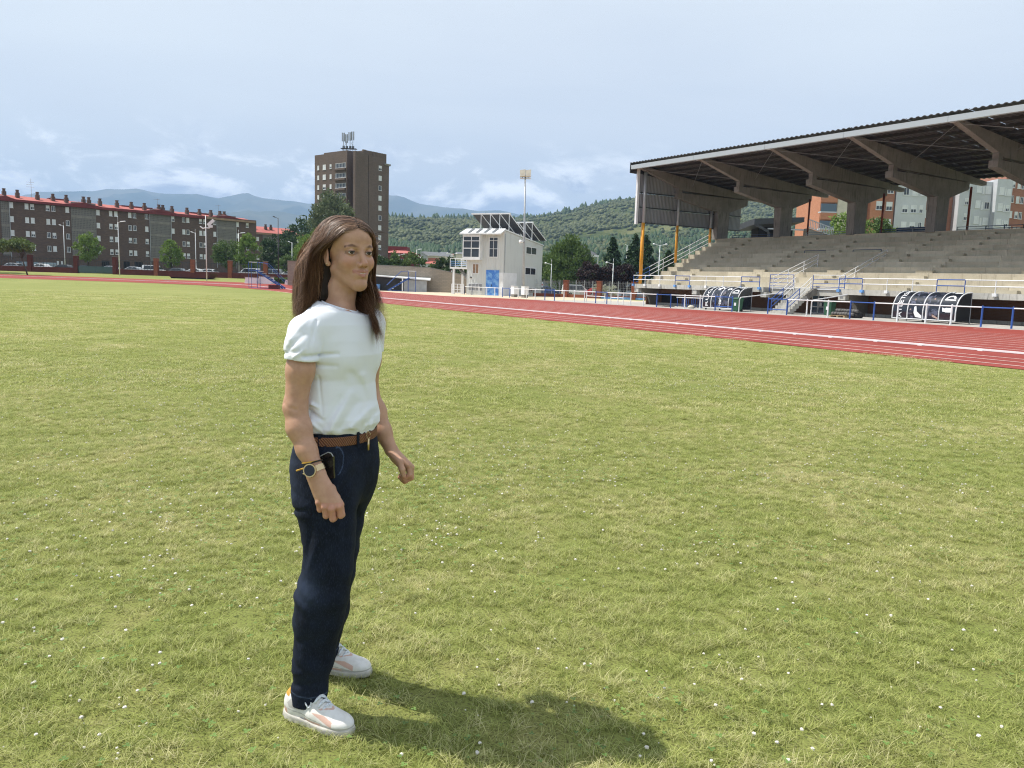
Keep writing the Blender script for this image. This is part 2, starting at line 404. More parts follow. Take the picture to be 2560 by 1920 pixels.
curb = [s2(-30, 22.7), s2(0, 22.7), s2(25, 22.7), s2(51, 22.6), s2(66, 22.55), (-20.4, 84), (-27.3, 96.6), (-35.4, 105.9), (-43.9, 111.7), (-52, 114.8), (-67.5, 119.7), (-81.5, 121.8), (-94.7, 122.6), (-108, 120), (-122, 112)]
outer = [s2(-30, 41.9), s2(0, 41.9), s2(30, 41.9), s2(72, 41.9), (-2.6, 86.2), (-6.0, 85.6), (-14.4, 99.8), (-21.2, 115.4), (-27.5, 124.5), (-34, 127.5), (-41.7, 127.8), (-50.9, 129.6), (-60, 131.2), (-75, 133.6), (-89.8, 135.1), (-103.8, 135.2), (-118, 132), (-134, 124)]
NS = 90
A_, B_ = resample(smooth_poly(inner), NS), resample(smooth_poly(outer, 1), NS)
tag(strip('running_track', A_, B_, 'track_red', .012, sub=2), kind='structure')
trk = bpy.data.objects['running_track']
def line_strip(P, w, dz, name='lane_line', mat='line_white', parent=trk):
    P = resample(P, 110); Lf, Rt = [], []
    for i, p in enumerate(P):
        a, b = P[max(0, i - 1)], P[min(len(P) - 1, i + 1)]; dx, dy = b[0] - a[0], b[1] - a[1]; l = math.hypot(dx, dy); nx_, ny_ = -dy / l * w / 2, dx / l * w / 2
        Lf.append((p[0] + nx_, p[1] + ny_)); Rt.append((p[0] - nx_, p[1] - ny_))
    vs, fs = [], []
    for a, b in zip(Lf, Rt): vs += [(a[0], a[1], TZ(*a) + dz), (b[0], b[1], TZ(*b) + dz)]
    for i in range(len(P) - 1): fs.append((2 * i, 2 * i + 1, 2 * i + 3, 2 * i + 2))
    return mesh_obj(name, vs, fs, mat, parent)
for v in (18.5, 19.65, 20.75): line_strip([s2(-30, v), s2(-10, v), s2(30, v), s2(62, v - .1)], .09, .018)
for k in range(9):
    v = 24.55 + 1.38 * k
    line_strip(smooth_poly([s2(-30, v), s2(30, v), s2(64, v), s2(78, v + .3 * k / 8), s2(92, v + .9)]), .09 if k < 7 else .06, .018)
a, b = SP(21.9, 35.2), SP(33.5, 28.6)
line_strip([(a.x, a.y), (b.x, b.y)], .05, .022, 'painted_mark')
for q in ((23.6, 38.6), (24.6, 37.6), (25.8, 36.4), (22.2, 39.4)): p = SP(*q); line_strip([(p.x, p.y), ((p + U * .5).x, (p + U * .5).y)], .12, .022, 'painted_mark')
# raised white kerb rail of the track with its feet
kr = empty('track_kerb_rail', SP(25, 22.7), 0, 'white raised metal kerb rail running along the inside lane of the red track', 'kerb rail')
def rel(P, o): return [(p[0] - o.x, p[1] - o.y) for p in P]
CK = resample(smooth_poly(curb), 150)
def rail_seg(P, name='rail_segment'):
    vs, fs = [], []
    o = kr.location
    for i, p in enumerate(P):
        a, b = P[max(0, i - 1)], P[min(len(P) - 1, i + 1)]; dx, dy = b[0] - a[0], b[1] - a[1]; l = math.hypot(dx, dy); nx_, ny_ = -dy / l * .05, dx / l * .05; z = TZ(*p)
        for s_, h in ((1, .025), (-1, .025), (-1, .075), (1, .075)): vs.append((p[0] + nx_ * s_ - o.x, p[1] + ny_ * s_ - o.y, z + h))
    for i in range(len(P) - 1):
        for j in range(4): fs.append((4 * i + j, 4 * i + (j + 1) % 4, 4 * i + 4 + (j + 1) % 4, 4 * i + 4 + j))
    fs += [(0, 1, 2, 3), (4 * len(P) - 1, 4 * len(P) - 2, 4 * len(P) - 3, 4 * len(P) - 4)]
    return mesh_obj(name, vs, fs, 'white_paint', kr)
for i in range(0, len(CK) - 1, 2): rail_seg(CK[i:i + 3])
foot = MB().box(-.06, .06, -.07, .07, .0, .026).build('rail_foot', 'white_paint', kr); first = True
uu = -2.
rng = random.Random(3)
while uu < 62:
    p = SP(uu, 22.66) - kr.location
    f_ = foot if first else again(foot, kr); first = False
    f_.location = (p.x, p.y, .012); f_.rotation_euler = (0, 0, AZ); uu += 1.55 + rng.uniform(-.3, .3)

# concrete apron between the track and the stand, beige ground round the judges' booth, asphalt of the street
def sheet(name, pts, mat, dz):
    vs = [(p[0], p[1], TZ(*p[:2]) + dz) for p in pts]; return tag(mesh_obj(name, vs, [tuple(range(len(pts)))], mat), kind='structure')
sheet('apron_pavement', [s2(-30, 41.9), s2(-30, 75), s2(72, 75), s2(72, 41.9)], 'pavement', .006)
sheet('service_path', [s2(72, 41.9), s2(72, 62), s2(118, 62), s2(135, 48), (-27, 128), (-21.2, 115.6), (-14.4, 100), (-6, 85.8), (-2.6, 86.4)], 'beige_ground', .008)
sheet('take_off_path', [(-25.9, 84.2), (-31, 92.3), (-27.5, 87.4), (-21.4, 75.7), (-20, 72)], 'sandy', .009)
strip('street', [(-150, 149.5), (-90, 149.3), (-34, 147), (-18, 158)], [(-150, 158), (-90, 158), (-38, 158), (-20, 168)], 'asphalt', .02)
tag(bpy.data.objects['street'], kind='structure')
sheet('side_street', [s2(64, 72), s2(60, 90), s2(112, 110), s2(112, 72)], 'asphalt', .01)

# ================================================================== grass
def rand_patch(name, size, n_, h, wd, seed, clover=0, curl=.5, segs=3):
    rg = np.random.default_rng(seed); V_, F_, T_ = [], [], []
    # tufts: blades are gathered in loose clumps
    nc = max(6, n_ // 14); cx = rg.uniform(-size / 2, size / 2, (nc, 2)); ca = rg.uniform(0, 2 * math.pi, nc); ch = rg.uniform(.7, 1.3, nc); cs = rg.uniform(0, 1, nc) ** 1.3
    for i in range(n_):
        k = rg.integers(nc); p = cx[k] + rg.normal(0, size * .045, 2); H = h * ch[k] * rg.uniform(.55, 1.25); a = ca[k] + rg.normal(0, 1.3)
        lean = rg.uniform(.3, 1.5) * H * (1 + curl); d = np.array([math.cos(a), math.sin(a)]); q = np.array([-d[1], d[0]]) * wd * rg.uniform(.6, 1.25) / 2
        rnd = rg.uniform(0, 1); b0 = len(V_)
        for s_ in range(segs + 1):
            t = s_ / segs; off = d * lean * t * t; z = H * (t - .25 * t * t * curl); ww = (1 - t ** 1.6) if s_ < segs else 0
            if s_ < segs:
                V_.append((*(p + off - q * ww), z)); V_.append((*(p + off + q * ww), z)); T_ += [(rnd, t, cs[k], 1)] * 2
            else: V_.append((*(p + off), z)); T_.append((rnd, 1, cs[k], 1))
        for s_ in range(segs - 1): F_.append((b0 + 2 * s_, b0 + 2 * s_ + 1, b0 + 2 * s_ + 3, b0 + 2 * s_ + 2))
        e = b0 + 2 * (segs - 1); F_.append((e, e + 1, e + 2))
    me = bpy.data.meshes.new(name); me.from_pydata(V_, [], F_); me.materials.append(MATS['grass_blade'])
    at = me.color_attributes.new('tint', 'FLOAT_COLOR', 'POINT'); at.data.foreach_set('color', np.array(T_, dtype=np.float32).ravel())
    o = bpy.data.objects.new(name, me); return o
def clover_patch(name, seed, n_=20, spread=.13):
    rg = np.random.default_rng(seed); V_, F_, T_ = [], [], []
    for i in range(n_):
        p = rg.normal(0, spread, 2); z = rg.uniform(.018, .045); r = rg.uniform(.004, .0075); a0 = rg.uniform(0, 6.28); rnd = rg.uniform(0, 1)
        for l in range(3):
            a = a0 + l * 2.094; c = np.array([math.cos(a), math.sin(a)]); q = np.array([-c[1], c[0]]); b0 = len(V_)
            for (s_, t_, dz) in ((0, 0, 0), (.8, -.75, .15), (1.7, -.45, .25), (1.55, 0, .1), (1.7, .45, .25), (.8, .75, .15)):
                V_.append((*(p + c * r * s_ + q * r * t_), z + dz * r)); T_.append((rnd, t_, 0, 1))
            F_.append(tuple(range(b0, b0 + 6)))
    me = bpy.data.meshes.new(name); me.from_pydata(V_, [], F_); me.materials.append(MATS['clover_leaf'])
    at = me.color_attributes.new('tint', 'FLOAT_COLOR', 'POINT'); at.data.foreach_set('color', np.array(T_, dtype=np.float32).ravel())
    return bpy.data.objects.new(name, me)
def flower_mesh(name, seed):
    rg = np.random.default_rng(seed); bm = bmesh.new()
    bmesh.ops.create_icosphere(bm, subdivisions=2, radius=1)
    for v in bm.verts: v.co *= (1 + rg.uniform(-.28, .22)); v.co.z *= .8; v.co *= .0085; v.co.z += .045
    me = bpy.data.meshes.new(name); bm.to_mesh(me); bm.free(); me.materials.append(MATS['clover_white'])
    o = bpy.data.objects.new(name, me); return o

def scatter(name, sources, pts, rots, scales, idx):
    """one object: a point cloud whose geometry nodes place a source on every point"""
    me = bpy.data.meshes.new(name); me.from_pydata([tuple(p) for p in pts], [], [])
    for nm, arr, ty in (('rot', rots, 'FLOAT'), ('scl', scales, 'FLOAT'), ('idx', idx, 'INT')):
        a_ = me.attributes.new(nm, ty, 'POINT'); a_.data.foreach_set('value', np.array(arr, dtype=np.int32 if ty == 'INT' else np.float32))
    o = bpy.data.objects.new(name, me); col.objects.link(o)
    ng = bpy.data.node_groups.new(name + '_nodes', 'GeometryNodeTree')
    ng.interface.new_socket('Geometry', in_out='INPUT', socket_type='NodeSocketGeometry'); ng.interface.new_socket('Geometry', in_out='OUTPUT', socket_type='NodeSocketGeometry')
    gi, go = ng.nodes.new('NodeGroupInput'), ng.nodes.new('NodeGroupOutput')
    inst = ng.nodes.new('GeometryNodeInstanceOnPoints'); g2i = ng.nodes.new('GeometryNodeGeometryToInstance')
    for s_ in reversed(sources):
        oi = ng.nodes.new('GeometryNodeObjectInfo'); oi.inputs[0].default_value = s_; ng.links.new(oi.outputs['Geometry'], g2i.inputs[0])
    def attr(nm, ty):
        a_ = ng.nodes.new('GeometryNodeInputNamedAttribute'); a_.data_type = ty; a_.inputs[0].default_value = nm; return a_.outputs[0]
    ng.links.new(gi.outputs[0], inst.inputs['Points']); ng.links.new(g2i.outputs[0], inst.inputs['Instance'])
    inst.inputs['Pick Instance'].default_value = True; ng.links.new(attr('idx', 'INT'), inst.inputs['Instance Index'])
    cx_ = ng.nodes.new('ShaderNodeCombineXYZ'); ng.links.new(attr('rot', 'FLOAT'), cx_.inputs[2]); ng.links.new(cx_.outputs[0], inst.inputs['Rotation'])
    ng.links.new(attr('scl', 'FLOAT'), inst.inputs['Scale']); ng.links.new(inst.outputs[0], go.inputs[0])
    md = o.modifiers.new('scatter', 'NODES'); md.node_group = ng
    return o
rg = np.random.default_rng(11)
def wedge(y0, y1, step, jitter=.5, side=0.78, marg=1.0):
    out = []
    y = y0
    while y < y1:
        hw = y * side + marg; x = -hw
        while x < hw: out.append((x + rg.uniform(-jitter, jitter) * step, y + rg.uniform(-jitter, jitter) * step)); x += step
        y += step
    return out
def on_lawn(p):   # stop at the track's grass edge
    u, v = p[0] * U.x + p[1] * U.y, p[0] * V.x + p[1] * V.y
    return v < 17.35
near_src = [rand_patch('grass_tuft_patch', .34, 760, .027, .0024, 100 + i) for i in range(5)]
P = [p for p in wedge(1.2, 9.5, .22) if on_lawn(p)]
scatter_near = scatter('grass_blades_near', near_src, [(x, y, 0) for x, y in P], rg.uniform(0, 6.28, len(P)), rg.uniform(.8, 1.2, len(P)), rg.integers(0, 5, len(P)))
tag(scatter_near, 'short mown green and straw coloured lawn blades round the woman', 'grass', kind='stuff')
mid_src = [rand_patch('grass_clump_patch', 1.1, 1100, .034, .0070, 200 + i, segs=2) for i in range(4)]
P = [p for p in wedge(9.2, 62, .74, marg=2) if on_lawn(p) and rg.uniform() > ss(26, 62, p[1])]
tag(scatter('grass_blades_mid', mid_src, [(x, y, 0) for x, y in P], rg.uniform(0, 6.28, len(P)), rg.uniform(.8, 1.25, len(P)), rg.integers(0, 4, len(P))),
    'mown lawn of the infield stretching back towards the red track', 'grass', kind='stuff')
# clover: leaves and white flower heads gathered in drifts
cl_src = [clover_patch('clover_leaf_patch', 300 + i) for i in range(3)]
fl_src = [flower_mesh('clover_head', 400 + i) for i in range(3)]
drift = [(-1.7, 3.6, .8), (-1.3, 5.2, 1.2), (-2.6, 4.6, 1.0), (-.2, 5.6, 1.2), (-1.6, 2.3, .7), (-3.4, 7.5, 2.), (1.2, 4.3, .35), (4.2, 8.0, 1.6), (2.8, 6.0, 1.2), (-5, 11, 2.5), (.15, 7.0, 1.5), (.6, 2.6, .6), (3.5, 12, 2.5), (-.4, 4.3, .8)]
CP, FP = [], []
for cx_, cy_, r_ in drift:
    for _ in range(int(5 * r_ * r_ + 2)): CP.append((cx_ + rg.normal(0, r_ * .55), cy_ + rg.normal(0, r_ * .45)))
    for _ in range(int(90 * r_ * r_ + 10)): FP.append((cx_ + rg.normal(0, r_ * .6), cy_ + rg.normal(0, r_ * .5)))
for _ in range(50): y = rg.uniform(1.5, 7); CP.append((rg.uniform(-1, 1) * y * .75, y))
for _ in range(1500): y = 1.4 + 16 * rg.uniform(0, 1) ** .8; FP.append((rg.uniform(-1, 1) * y * .75, y))
CP = [p for p in CP if p[1] > 1.2]; FP = [p for p in FP if p[1] > 1.2 and on_lawn(p)]
tag(scatter('clover_leaves', cl_src, [(x, y, 0) for x, y in CP], rg.uniform(0, 6.28, len(CP)), rg.uniform(.8, 1.2, len(CP)), rg.integers(0, 3, len(CP))), 'low dark green clover leaves growing through the lawn', 'clover', kind='stuff')
tag(scatter('clover_flowers', fl_src, [(x, y, -.008) for x, y in FP], rg.uniform(0, 6.28, len(FP)), rg.uniform(.35, .85, len(FP)) ** 1.2, rg.integers(0, 3, len(FP))), 'small white clover heads dotted all over the lawn', 'clover', kind='stuff')
# ================================================================== grandstand
# local frame of everything along the home straight: x = away from the track (v), y = along it (u)
def along(name, v, u, label=None, cat=None, group=None, z=0.):
    o = empty(name, SP(u, v, z), AZ, label, cat, group); o['_v'] = v; o['_u'] = u; return o
def K(u): return 1 - .0017 * (61 - u)      # the whole stand drops very slightly towards the camera end
gs = along('grandstand', 47.8, 45, 'concrete grandstand with stepped terraces under a cantilevered roof beside the red track', 'grandstand')
V0, U0 = 47.8, 45.
def q(v, u, z): return (v - V0, u - U0, z * K(u))
def qbox(mb, v0, v1, u0_, u1_, z0, z1):
    return mb.hexa([q(v0, u0_, z0), q(v1, u0_, z0), q(v1, u1_, z0), q(v0, u1_, z0)], [q(v0, u0_, z1), q(v1, u0_, z1), q(v1, u1_, z1), q(v0, u1_, z1)])
UE, UN = 61.0, 8.0                          # far (left) end and near end beyond the frame
# seating terraces: eleven risers, each of precast slabs
rg2 = random.Random(5)
cuts = [61.0, 56.9, 52.6, 48.5, 44.6, 41.0, 37.4, 33.6, 30.0, 26.2, 22.6, 18.8, 15.0, 8.0]
ROWV = [49.18 + .875 * i for i in range(11)]; ROWZ = [2.0 + .447 * (i + 1) for i in range(11)]
for i, (v, z) in enumerate(zip(ROWV, ROWZ)):
    vb = v + .875 + .05 if i < 10 else 61.5
    sh = rg2.uniform(-1.2, 1.2)
    cc = [cuts[0]] + [c + sh for c in cuts[1:-1]] + [cuts[-1]]
    for a, b in zip(cc[:-1], cc[1:]):
        mb = MB(); qbox(mb, v, vb, b + .008, a - .008, z - .447 + .002, z)
        mb.build('seating_slab', rg2.choice(['seat_concrete', 'seat_concrete', 'seat_concrete_pale']), gs)
# half-height step blocks of the aisles
for au, lo, hi in ((56.0, 0, 11), (47.95, 0, 11), (43.38, 5, 10), (40.3, 0, 4), (36.65, 5, 11), (32.87, 0, 6), (32.4, 6, 11), (25.8, 0, 11), (20.5, 0, 11)):
    for i in range(lo, hi):
        v, z = ROWV[i], ROWZ[i]; mb = MB(); qbox(mb, v - .36, v - .003, au, au + 1.25, z - .445, z - .225)
        mb.build('aisle_step', 'seat_concrete_pale' if i % 3 else 'seat_concrete', gs)
# front walkway slab with its stained fascia, in lengths
def deck(a, b, v0=47.8):
    n_ = max(1, round((a - b) / 6.2)); st = (a - b) / n_
    for k in range(n_):
        mb = MB(); qbox(mb, v0, 49.18, b + k * st + .006, b + (k + 1) * st - .006, 1.60, 2.0); mb.build('walkway_slab', 'fascia_concrete', gs)
deck(61.2, 44.55); deck(37.4, UN)
mb = MB(); qbox(mb, 48.5, 49.2, 37.4, 44.55, 1.93, 2.05); mb.build('landing_slab', 'white_paint', gs)
mb = MB(); qbox(mb, 48.6, 48.8, 37.4, 44.55, 1.45, 1.925); mb.build('landing_beam', 'fascia_concrete', gs)
# structure below: cross walls, brick back wall with openings, plinth kerb
for u in (60.85, 52.6, 44.55, 37.2, 30.0, 22.6, 15.2):
    mb = MB(); mb.prism([(p[0] - V0, p[1]) for p in ((48.0, 1.25), (48.5, 1.25), (49.3, .75), (49.6, 0.), (51.4, 0.), (51.4, 1.6), (48.0, 1.6))], 'y', u - .18 - U0, u + .18 - U0); mb.build('cross_wall', 'dark_concrete', gs)
    mb = MB(); qbox(mb, 47.86, 48.25, u - .3, u + .3, 1.18, 1.598); mb.build('corbel', 'fascia_concrete', gs)
mb = MB()
for a, b in ((61.0, 44.7), (40.3, UN)): qbox(mb, 50.6, 50.8, b, a, .0, 1.96)
qbox(mb, 50.6, 50.8, 40.3, 44.7, 1.55, 1.96); qbox(mb, 50.6, 50.8, 40.3, 40.75, .0, 1.55); qbox(mb, 50.6, 50.8, 42.0, 44.7, .0, 1.55)
mb.build('back_wall', 'under_brick', gs)
mb = MB(); qbox(mb, 50.35, 50.6, 44.7, 61.0, .0, .22); qbox(mb, 50.35, 50.6, UN, 40.2, .0, .22); mb.build('plinth', 'fascia_concrete', gs)
mb = MB(); qbox(mb, 50.55, 50.62, 60.2, 57.7, .25, 1.15); mb.build('wall_opening', 'dark_hole', gs)
mb = MB(); qbox(mb, 49.2, 58.0, 60.9, 61.0, 0, 1.98)
for i in range(11): qbox(mb, ROWV[i], 58.4, 60.99, 61.0, ROWZ[i] - .447, ROWZ[i] - .45 + .44)
mb.build('end_wall', 'under_brick', gs)
mb = MB(); qbox(mb, 57.9, 62.2, UN, 61.0, .0, 6.4); mb.build('rear_block', 'dark_concrete', gs)
# glazed door under the landing
dr = MB(); 
for a, b, c_, d_ in ((50.5, 50.62, 40.75, 40.83), (50.5, 50.62, 41.92, 42.0), (50.5, 50.62, 41.33, 41.43)): qbox(dr, a, b, c_, d_, .0, 1.5)
for z in (.0, .52, .95, 1.42): qbox(dr, 50.5, 50.62, 40.83, 41.92, z, z + .08)
door_g = dr.build('glazed_door', 'window_frame', gs)
mb = MB(); qbox(mb, 50.56, 50.6, 40.8, 41.95, .05, 1.45); mb.build('pane', 'window_glass_blue', door_g)
mb = MB(); qbox(mb, 50.47, 50.495, 40.98, 41.22, .62, .9); mb.build('notice', 'white_paint', door_g)
# roof columns, hammerheads and long tapered beams
BU = [61.0, 52.75, 44.7, 37.5, 30.0, 22.6, 15.2]
def prof(mb, pts, u, w):
    return mb.prism([(p[0] - V0, p[1] * K(u)) for p in pts], 'y', u - w / 2 - U0, u + w / 2 - U0)
for u in BU:
    mb = MB()
    b_ = [q(57.80, u - .36, 6.85), q(59.3, u - .36, 6.85), q(59.3, u + .36, 6.85), q(57.80, u + .36, 6.85)]
    t_ = [q(57.74, u - .42, 9.68), q(59.32, u - .42, 9.68), q(59.32, u + .42, 9.68), q(57.74, u + .42, 9.68)]
    mb.hexa(b_, t_); mb.build('column', 'beam_concrete', gs)
    mb = prof(MB(), ((57.72, 9.62), (59.35, 9.62), (61.92, 10.56), (61.92, 11.12), (52.3, 11.12), (52.3, 10.64)), u, .62); mb.build('hammerhead', 'beam_concrete', gs)
    mb = prof(MB(), ((47.55, 13.10), (47.55, 13.30), (64.4, 11.42), (64.4, 11.12), (53.1, 11.36), (52.7, 11.56)), u, .42); mb.build('roof_beam', 'beam_concrete', gs)
    mb = MB(); qbox(mb, 52.45, 52.95, u - .2, u + .2, 11.125, 11.6); mb.build('bearing', 'beam_concrete', gs)
    mb = MB(); qbox(mb, 47.38, 47.55, u - .16, u + .16, 12.98, 13.28); mb.build('beam_shoe', 'white_metal', gs)
# purlins, sheets with ribs along the slope, white front gutter
def zr(v): return 13.32 + (11.62 - 13.32) * (v - 47.5) / (64.6 - 47.5)
for k in range(12):
    v = 48.2 + k * 1.42; mb = MB(); mb.hexa([q(v, UN, zr(v) - .02), q(v + .14, UN, zr(v) - .02), q(v + .14, 61.4, zr(v) - .02), q(v, 61.4, zr(v) - .02)], [q(v, UN, zr(v) + .19), q(v + .14, UN, zr(v) + .19), q(v + .14, 61.4, zr(v) + .19), q(v, 61.4, zr(v) + .19)]); mb.build('purlin', 'dark_metal', gs)
def roof_sheet(u0_, u1_):
    vs, fs = [], []; n_ = int((u1_ - u0_) / .11)
    for i in range(n_ + 1):
        u = u0_ + (u1_ - u0_) * i / n_; h = .07 * (1 if (i % 4) in (1, 2) else 0)
        vs += [q(47.05, u, zr(47.05) + .2 + h), q(64.9, u, zr(64.9) + .2 + h), q(47.05, u, zr(47.05) + .185 + h - .02), q(64.9, u, zr(64.9) + .185 + h - .02)]
    for i in range(n_): k = 4 * i; fs += [(k, k + 1, k + 5, k + 4), (k + 2, k + 6, k + 7, k + 3), (k, k + 4, k + 6, k + 2)]
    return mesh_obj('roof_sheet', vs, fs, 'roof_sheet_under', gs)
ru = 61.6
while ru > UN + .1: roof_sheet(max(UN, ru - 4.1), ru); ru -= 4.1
ends = [61.55] + BU[1:] + [UN]
for a, b in zip(ends[:-1], ends[1:]):
    mb = MB(); mb.hexa([q(47.0, b + .01, 12.96), q(47.3, b + .01, 12.96), q(47.3, a - .01, 12.96), q(47.0, a - .01, 12.96)], [q(46.98, b + .01, 13.34), q(47.3, b + .01, 13.34), q(47.3, a - .01, 13.34), q(46.98, a - .01, 13.34)])
    mb.build('front_gutter', 'rusty_fascia', gs)
for a, b in zip(BU[:-1], BU[1:]):      # thin bracing rods below the sheets
    mb = MB(); mb.tube(q(48.0, a, 13.0), q(54.2, b + .3, 11.9), .022, 5); mb.build('bracing_rod', 'grey_metal', gs)
    mb = MB(); mb.tube(q(48.0, b, 13.0), q(54.2, a - .3, 11.9), .022, 5); mb.build('bracing_rod', 'grey_metal', gs)
# end screen of profiled sheet on steel posts, lower ends yellow
mb = MB()
for (za, zb_) in ((7.92, 9.35), (9.40, 10.75), (10.8, 12.6)):
    pts = [(47.95, za), (61.6, za), (61.6, min(zb_, 11.2)), (55.5, min(zb_, 11.9)), (47.95, zb_)]
    mb.prism([(p[0] - V0, p[1]) for p in pts], 'y', 61.25 - U0, 61.32 - U0)
mb.build('end_screen', 'side_sheet', gs)
mb = MB()
for z in (7.9, 9.37, 10.77): mb.box(48.0 - V0, 61.6 - V0, 61.14 - U0, 61.24 - U0, z, z + .1)
mb.build('screen_rail', 'dark_metal', gs)
mb = MB(); mb.box(47.68 - V0, 47.92 - V0, 61.25 - U0, 61.5 - U0, 7.8, 13.2); mb.build('corner_trim', 'white_metal', gs)
for v, z0, zt in ((48.44, 2.0, 12.75), (52.8, 4.24, 11.0), (57.25, 6.45, 9.7)):
    mb = MB(); mb.tube((v - V0, 61.05 - U0, 7.95), (v - V0, 61.05 - U0, zt), .17 if v < 50 else .13, 10); o = mb.build('screen_post', 'galvanised', gs, True)
    mb = MB(); mb.tube((v - V0, 61.05 - U0, z0), (v - V0, 61.05 - U0, 7.95), .175 if v < 50 else .135, 10); mb.build('yellow_post', 'yellow_paint', gs, True)
mb = MB(); mb.box(47.3 - V0, 64.8 - V0, 61.5 - U0, 61.62 - U0, 12.6, 12.62)
mb = prof(MB(), ((46.95, 13.6), (46.95, 12.62), (47.6, 12.6), (64.9, 11.2), (64.9, 11.9)), 61.62, .08); mb.build('gable_trim', 'dark_metal', gs)
# red-brown rain pipes at the back
for v, u in ((60.7, 36.3), (60.7, 43.8), (60.7, 51.6), (60.7, 29.)):
    mb = MB(); mb.tube(q(v, u, 6.9), q(v, u, 10.6), .09, 8); mb.build('rain_pipe', 'rust_red', gs, True)
# rails: helper for level rails with posts (white or blue bays)
def railbar(v0, u0_, z0, v1, u1_, z1, r=.032, mat='white_paint', parent=gs, name='rail'):
    mb = MB(); mb.tube(q(v0, u0_, z0), q(v1, u1_, z1), r, 6); return mb.build(name, mat, parent)
front = [(61.2, 'b'), (59.4, 'w'), (57.2, 'w'), (55.05, 'b'), (53.1, 'b'), (51.0, 'w'), (48.95, 'w'), (46.9, 'b'), (44.9, 'b')]
front2 = [(37.4, 'b'), (35.5, 'b'), (33.6, 'w'), (31.75, 'w'), (30.1, 'b'), (28.3, 'b'), (26.45, 'w'), (24.6, 'w'), (22.6, 'b'), (20.7, 'b'), (18.5, 'w'), (16, 'w'), (13, 'w'), (10, 'w')]
for seq in (front, front2):
    for i, (u, c_) in enumerate(seq):
        m_ = 'blue_paint' if c_ == 'b' else 'white_paint'
        railbar(47.72, u, 1.75, 47.72, u, 2.82, .03, m_, name='rail_post')
        mb = MB(); qbox(mb, 47.62, 47.8, u - .12, u + .12, 1.80, 2.0); mb.build('post_foot', 'light_blue_paint' if c_ == 'b' else 'white_paint', gs)
        if i < len(seq) - 1:
            mm = 'blue_paint' if c_ == 'b' and seq[i + 1][1] == 'b' else 'white_paint'
            for z in (2.82, 2.42): railbar(47.72, u, z, 47.72, seq[i + 1][0], z, .034, mm)
# end rail climbing the terrace, three bars
for dz in (0., -.42, -.84):
    railbar(48.05, 61.2, 3.0 + dz, 49.6, 61.2, 3.72 + dz, .03, 'blue_paint'); railbar(49.6, 61.2, 3.72 + dz, 57.4, 61.2, 7.36 + dz, .03)
for v, z in ((49.65, 3.74), (51.37, 4.54), (54.77, 6.13), (57.3, 7.3)): railbar(v, 61.2, z, v, 61.2, z - 1.15, .03, 'blue_paint' if v < 50 or v > 57 else 'white_paint', name='rail_post')
# two diagonal handrails up the aisles by the stair
for u, v0, v1, z0, z1 in ((43.45, 46.75 + .9, 51.4 + 1.2, 2.83, 4.87), (38.6, 49.2, 54.5, 2.93, 5.3)):
    for dz in (0., -.34, -.68): railbar(v0, u, z0 + dz, v1, u, z1 + dz, .028)
    for t in (0., .33, .68, 1.): v = v0 + (v1 - v0) * t; z = z0 + (z1 - z0) * t; railbar(v, u, z, v, u, z - 1.1, .03, name='rail_post')
# blue guard frames on the fifth and sixth rows
for u0_, u1_ in ((46.9, 44.25), (44.15, 43.9), (42.05, 39.5)):
    for z in (5.35, 5.0, 4.62): railbar(55.0, u0_, z, 55.0, u1_, z, .024, 'navy_paint')
    for u in (u0_, u1_): railbar(55.0, u, 4.23, 55.0, u, 5.35, .026, 'navy_paint', name='rail_post')
# rear guard rail behind the top row
segs = [(60.5, 53.8, 'n'), (51.0, 45.6, 'g'), (43.3, 41.8, 'n'), (41.8, 38.8, 'g'), (36.6, 34.4, 'g'), (34.4, 31.7, 'n'), (31.7, 24, 'n'), (24, 10, 'n')]
for a, b, c_ in segs:
    m_ = 'navy_paint' if c_ == 'n' else 'galvanised'
    for z in (7.35, 7.16, 6.98): railbar(59.9, a, z, 59.9, b, z, .028, m_)
    k = max(1, round((a - b) / 1.6))
    for i in range(k + 1): u = a + (b - a) * i / k; railbar(59.9, u, 6.85, 59.9, u, 7.36, .035, m_, name='rail_post')
mb = MB(); qbox(mb, 60.0, 60.05, 38.75, 41.9, 6.86, 7.5); mb.build('navy_banner', 'navy_paint', gs)
# landing rails with small blue struts
for a, b in ((44.5, 42.15), (40.3, 37.5)):
    for z, m_ in ((3.05, 'blue_paint'), (2.72, 'blue_paint'), (2.40, 'blue_paint'), (2.14, 'blue_paint')): railbar(48.45, a, z, 48.45, b, z, .022, 'white_paint' if z > 3 and a < 41 else m_)
    for u in (a, b): railbar(48.45, u, 1.5 if u in (44.5, 40.3) else 2.05, 48.45, u, 3.05, .028, 'blue_paint', name='rail_post')
# ---- concrete stair down to the apron
st = along('access_stair', 44.6, 40.3, 'concrete stair with white and blue handrails climbing from the track to the terrace', 'staircase')
def sq(v, u, z): return (v - 44.6, u - 40.3, z)
NSTEP = 10
for i in range(NSTEP):
    v0_ = 44.7 + i * .385; z = 2.0 * (i + 1) / (NSTEP + .3); um = 40.0 + i * .11
    mb = MB(); mb.hexa([sq(v0_, um - .75, max(0, z - .42)), sq(v0_ + .42, um - .75, max(0, z - .32)), sq(v0_ + .42, um + .85, max(0, z - .32)), sq(v0_, um + .85, max(0, z - .42))],
                      [sq(v0_, um - .75, z), sq(v0_ + .42, um - .75, z), sq(v0_ + .42, um + .85, z), sq(v0_, um + .85, z)]); mb.build('stair_step', 'fascia_concrete', st)
mb = MB(); mb.prism([(0.1, 0), (.75, 0), (4.0, 1.55), (4.0, 1.95), (3.6, 1.9)], 'y', -.35, -.1); mb.build('stringer', 'dark_concrete', st)
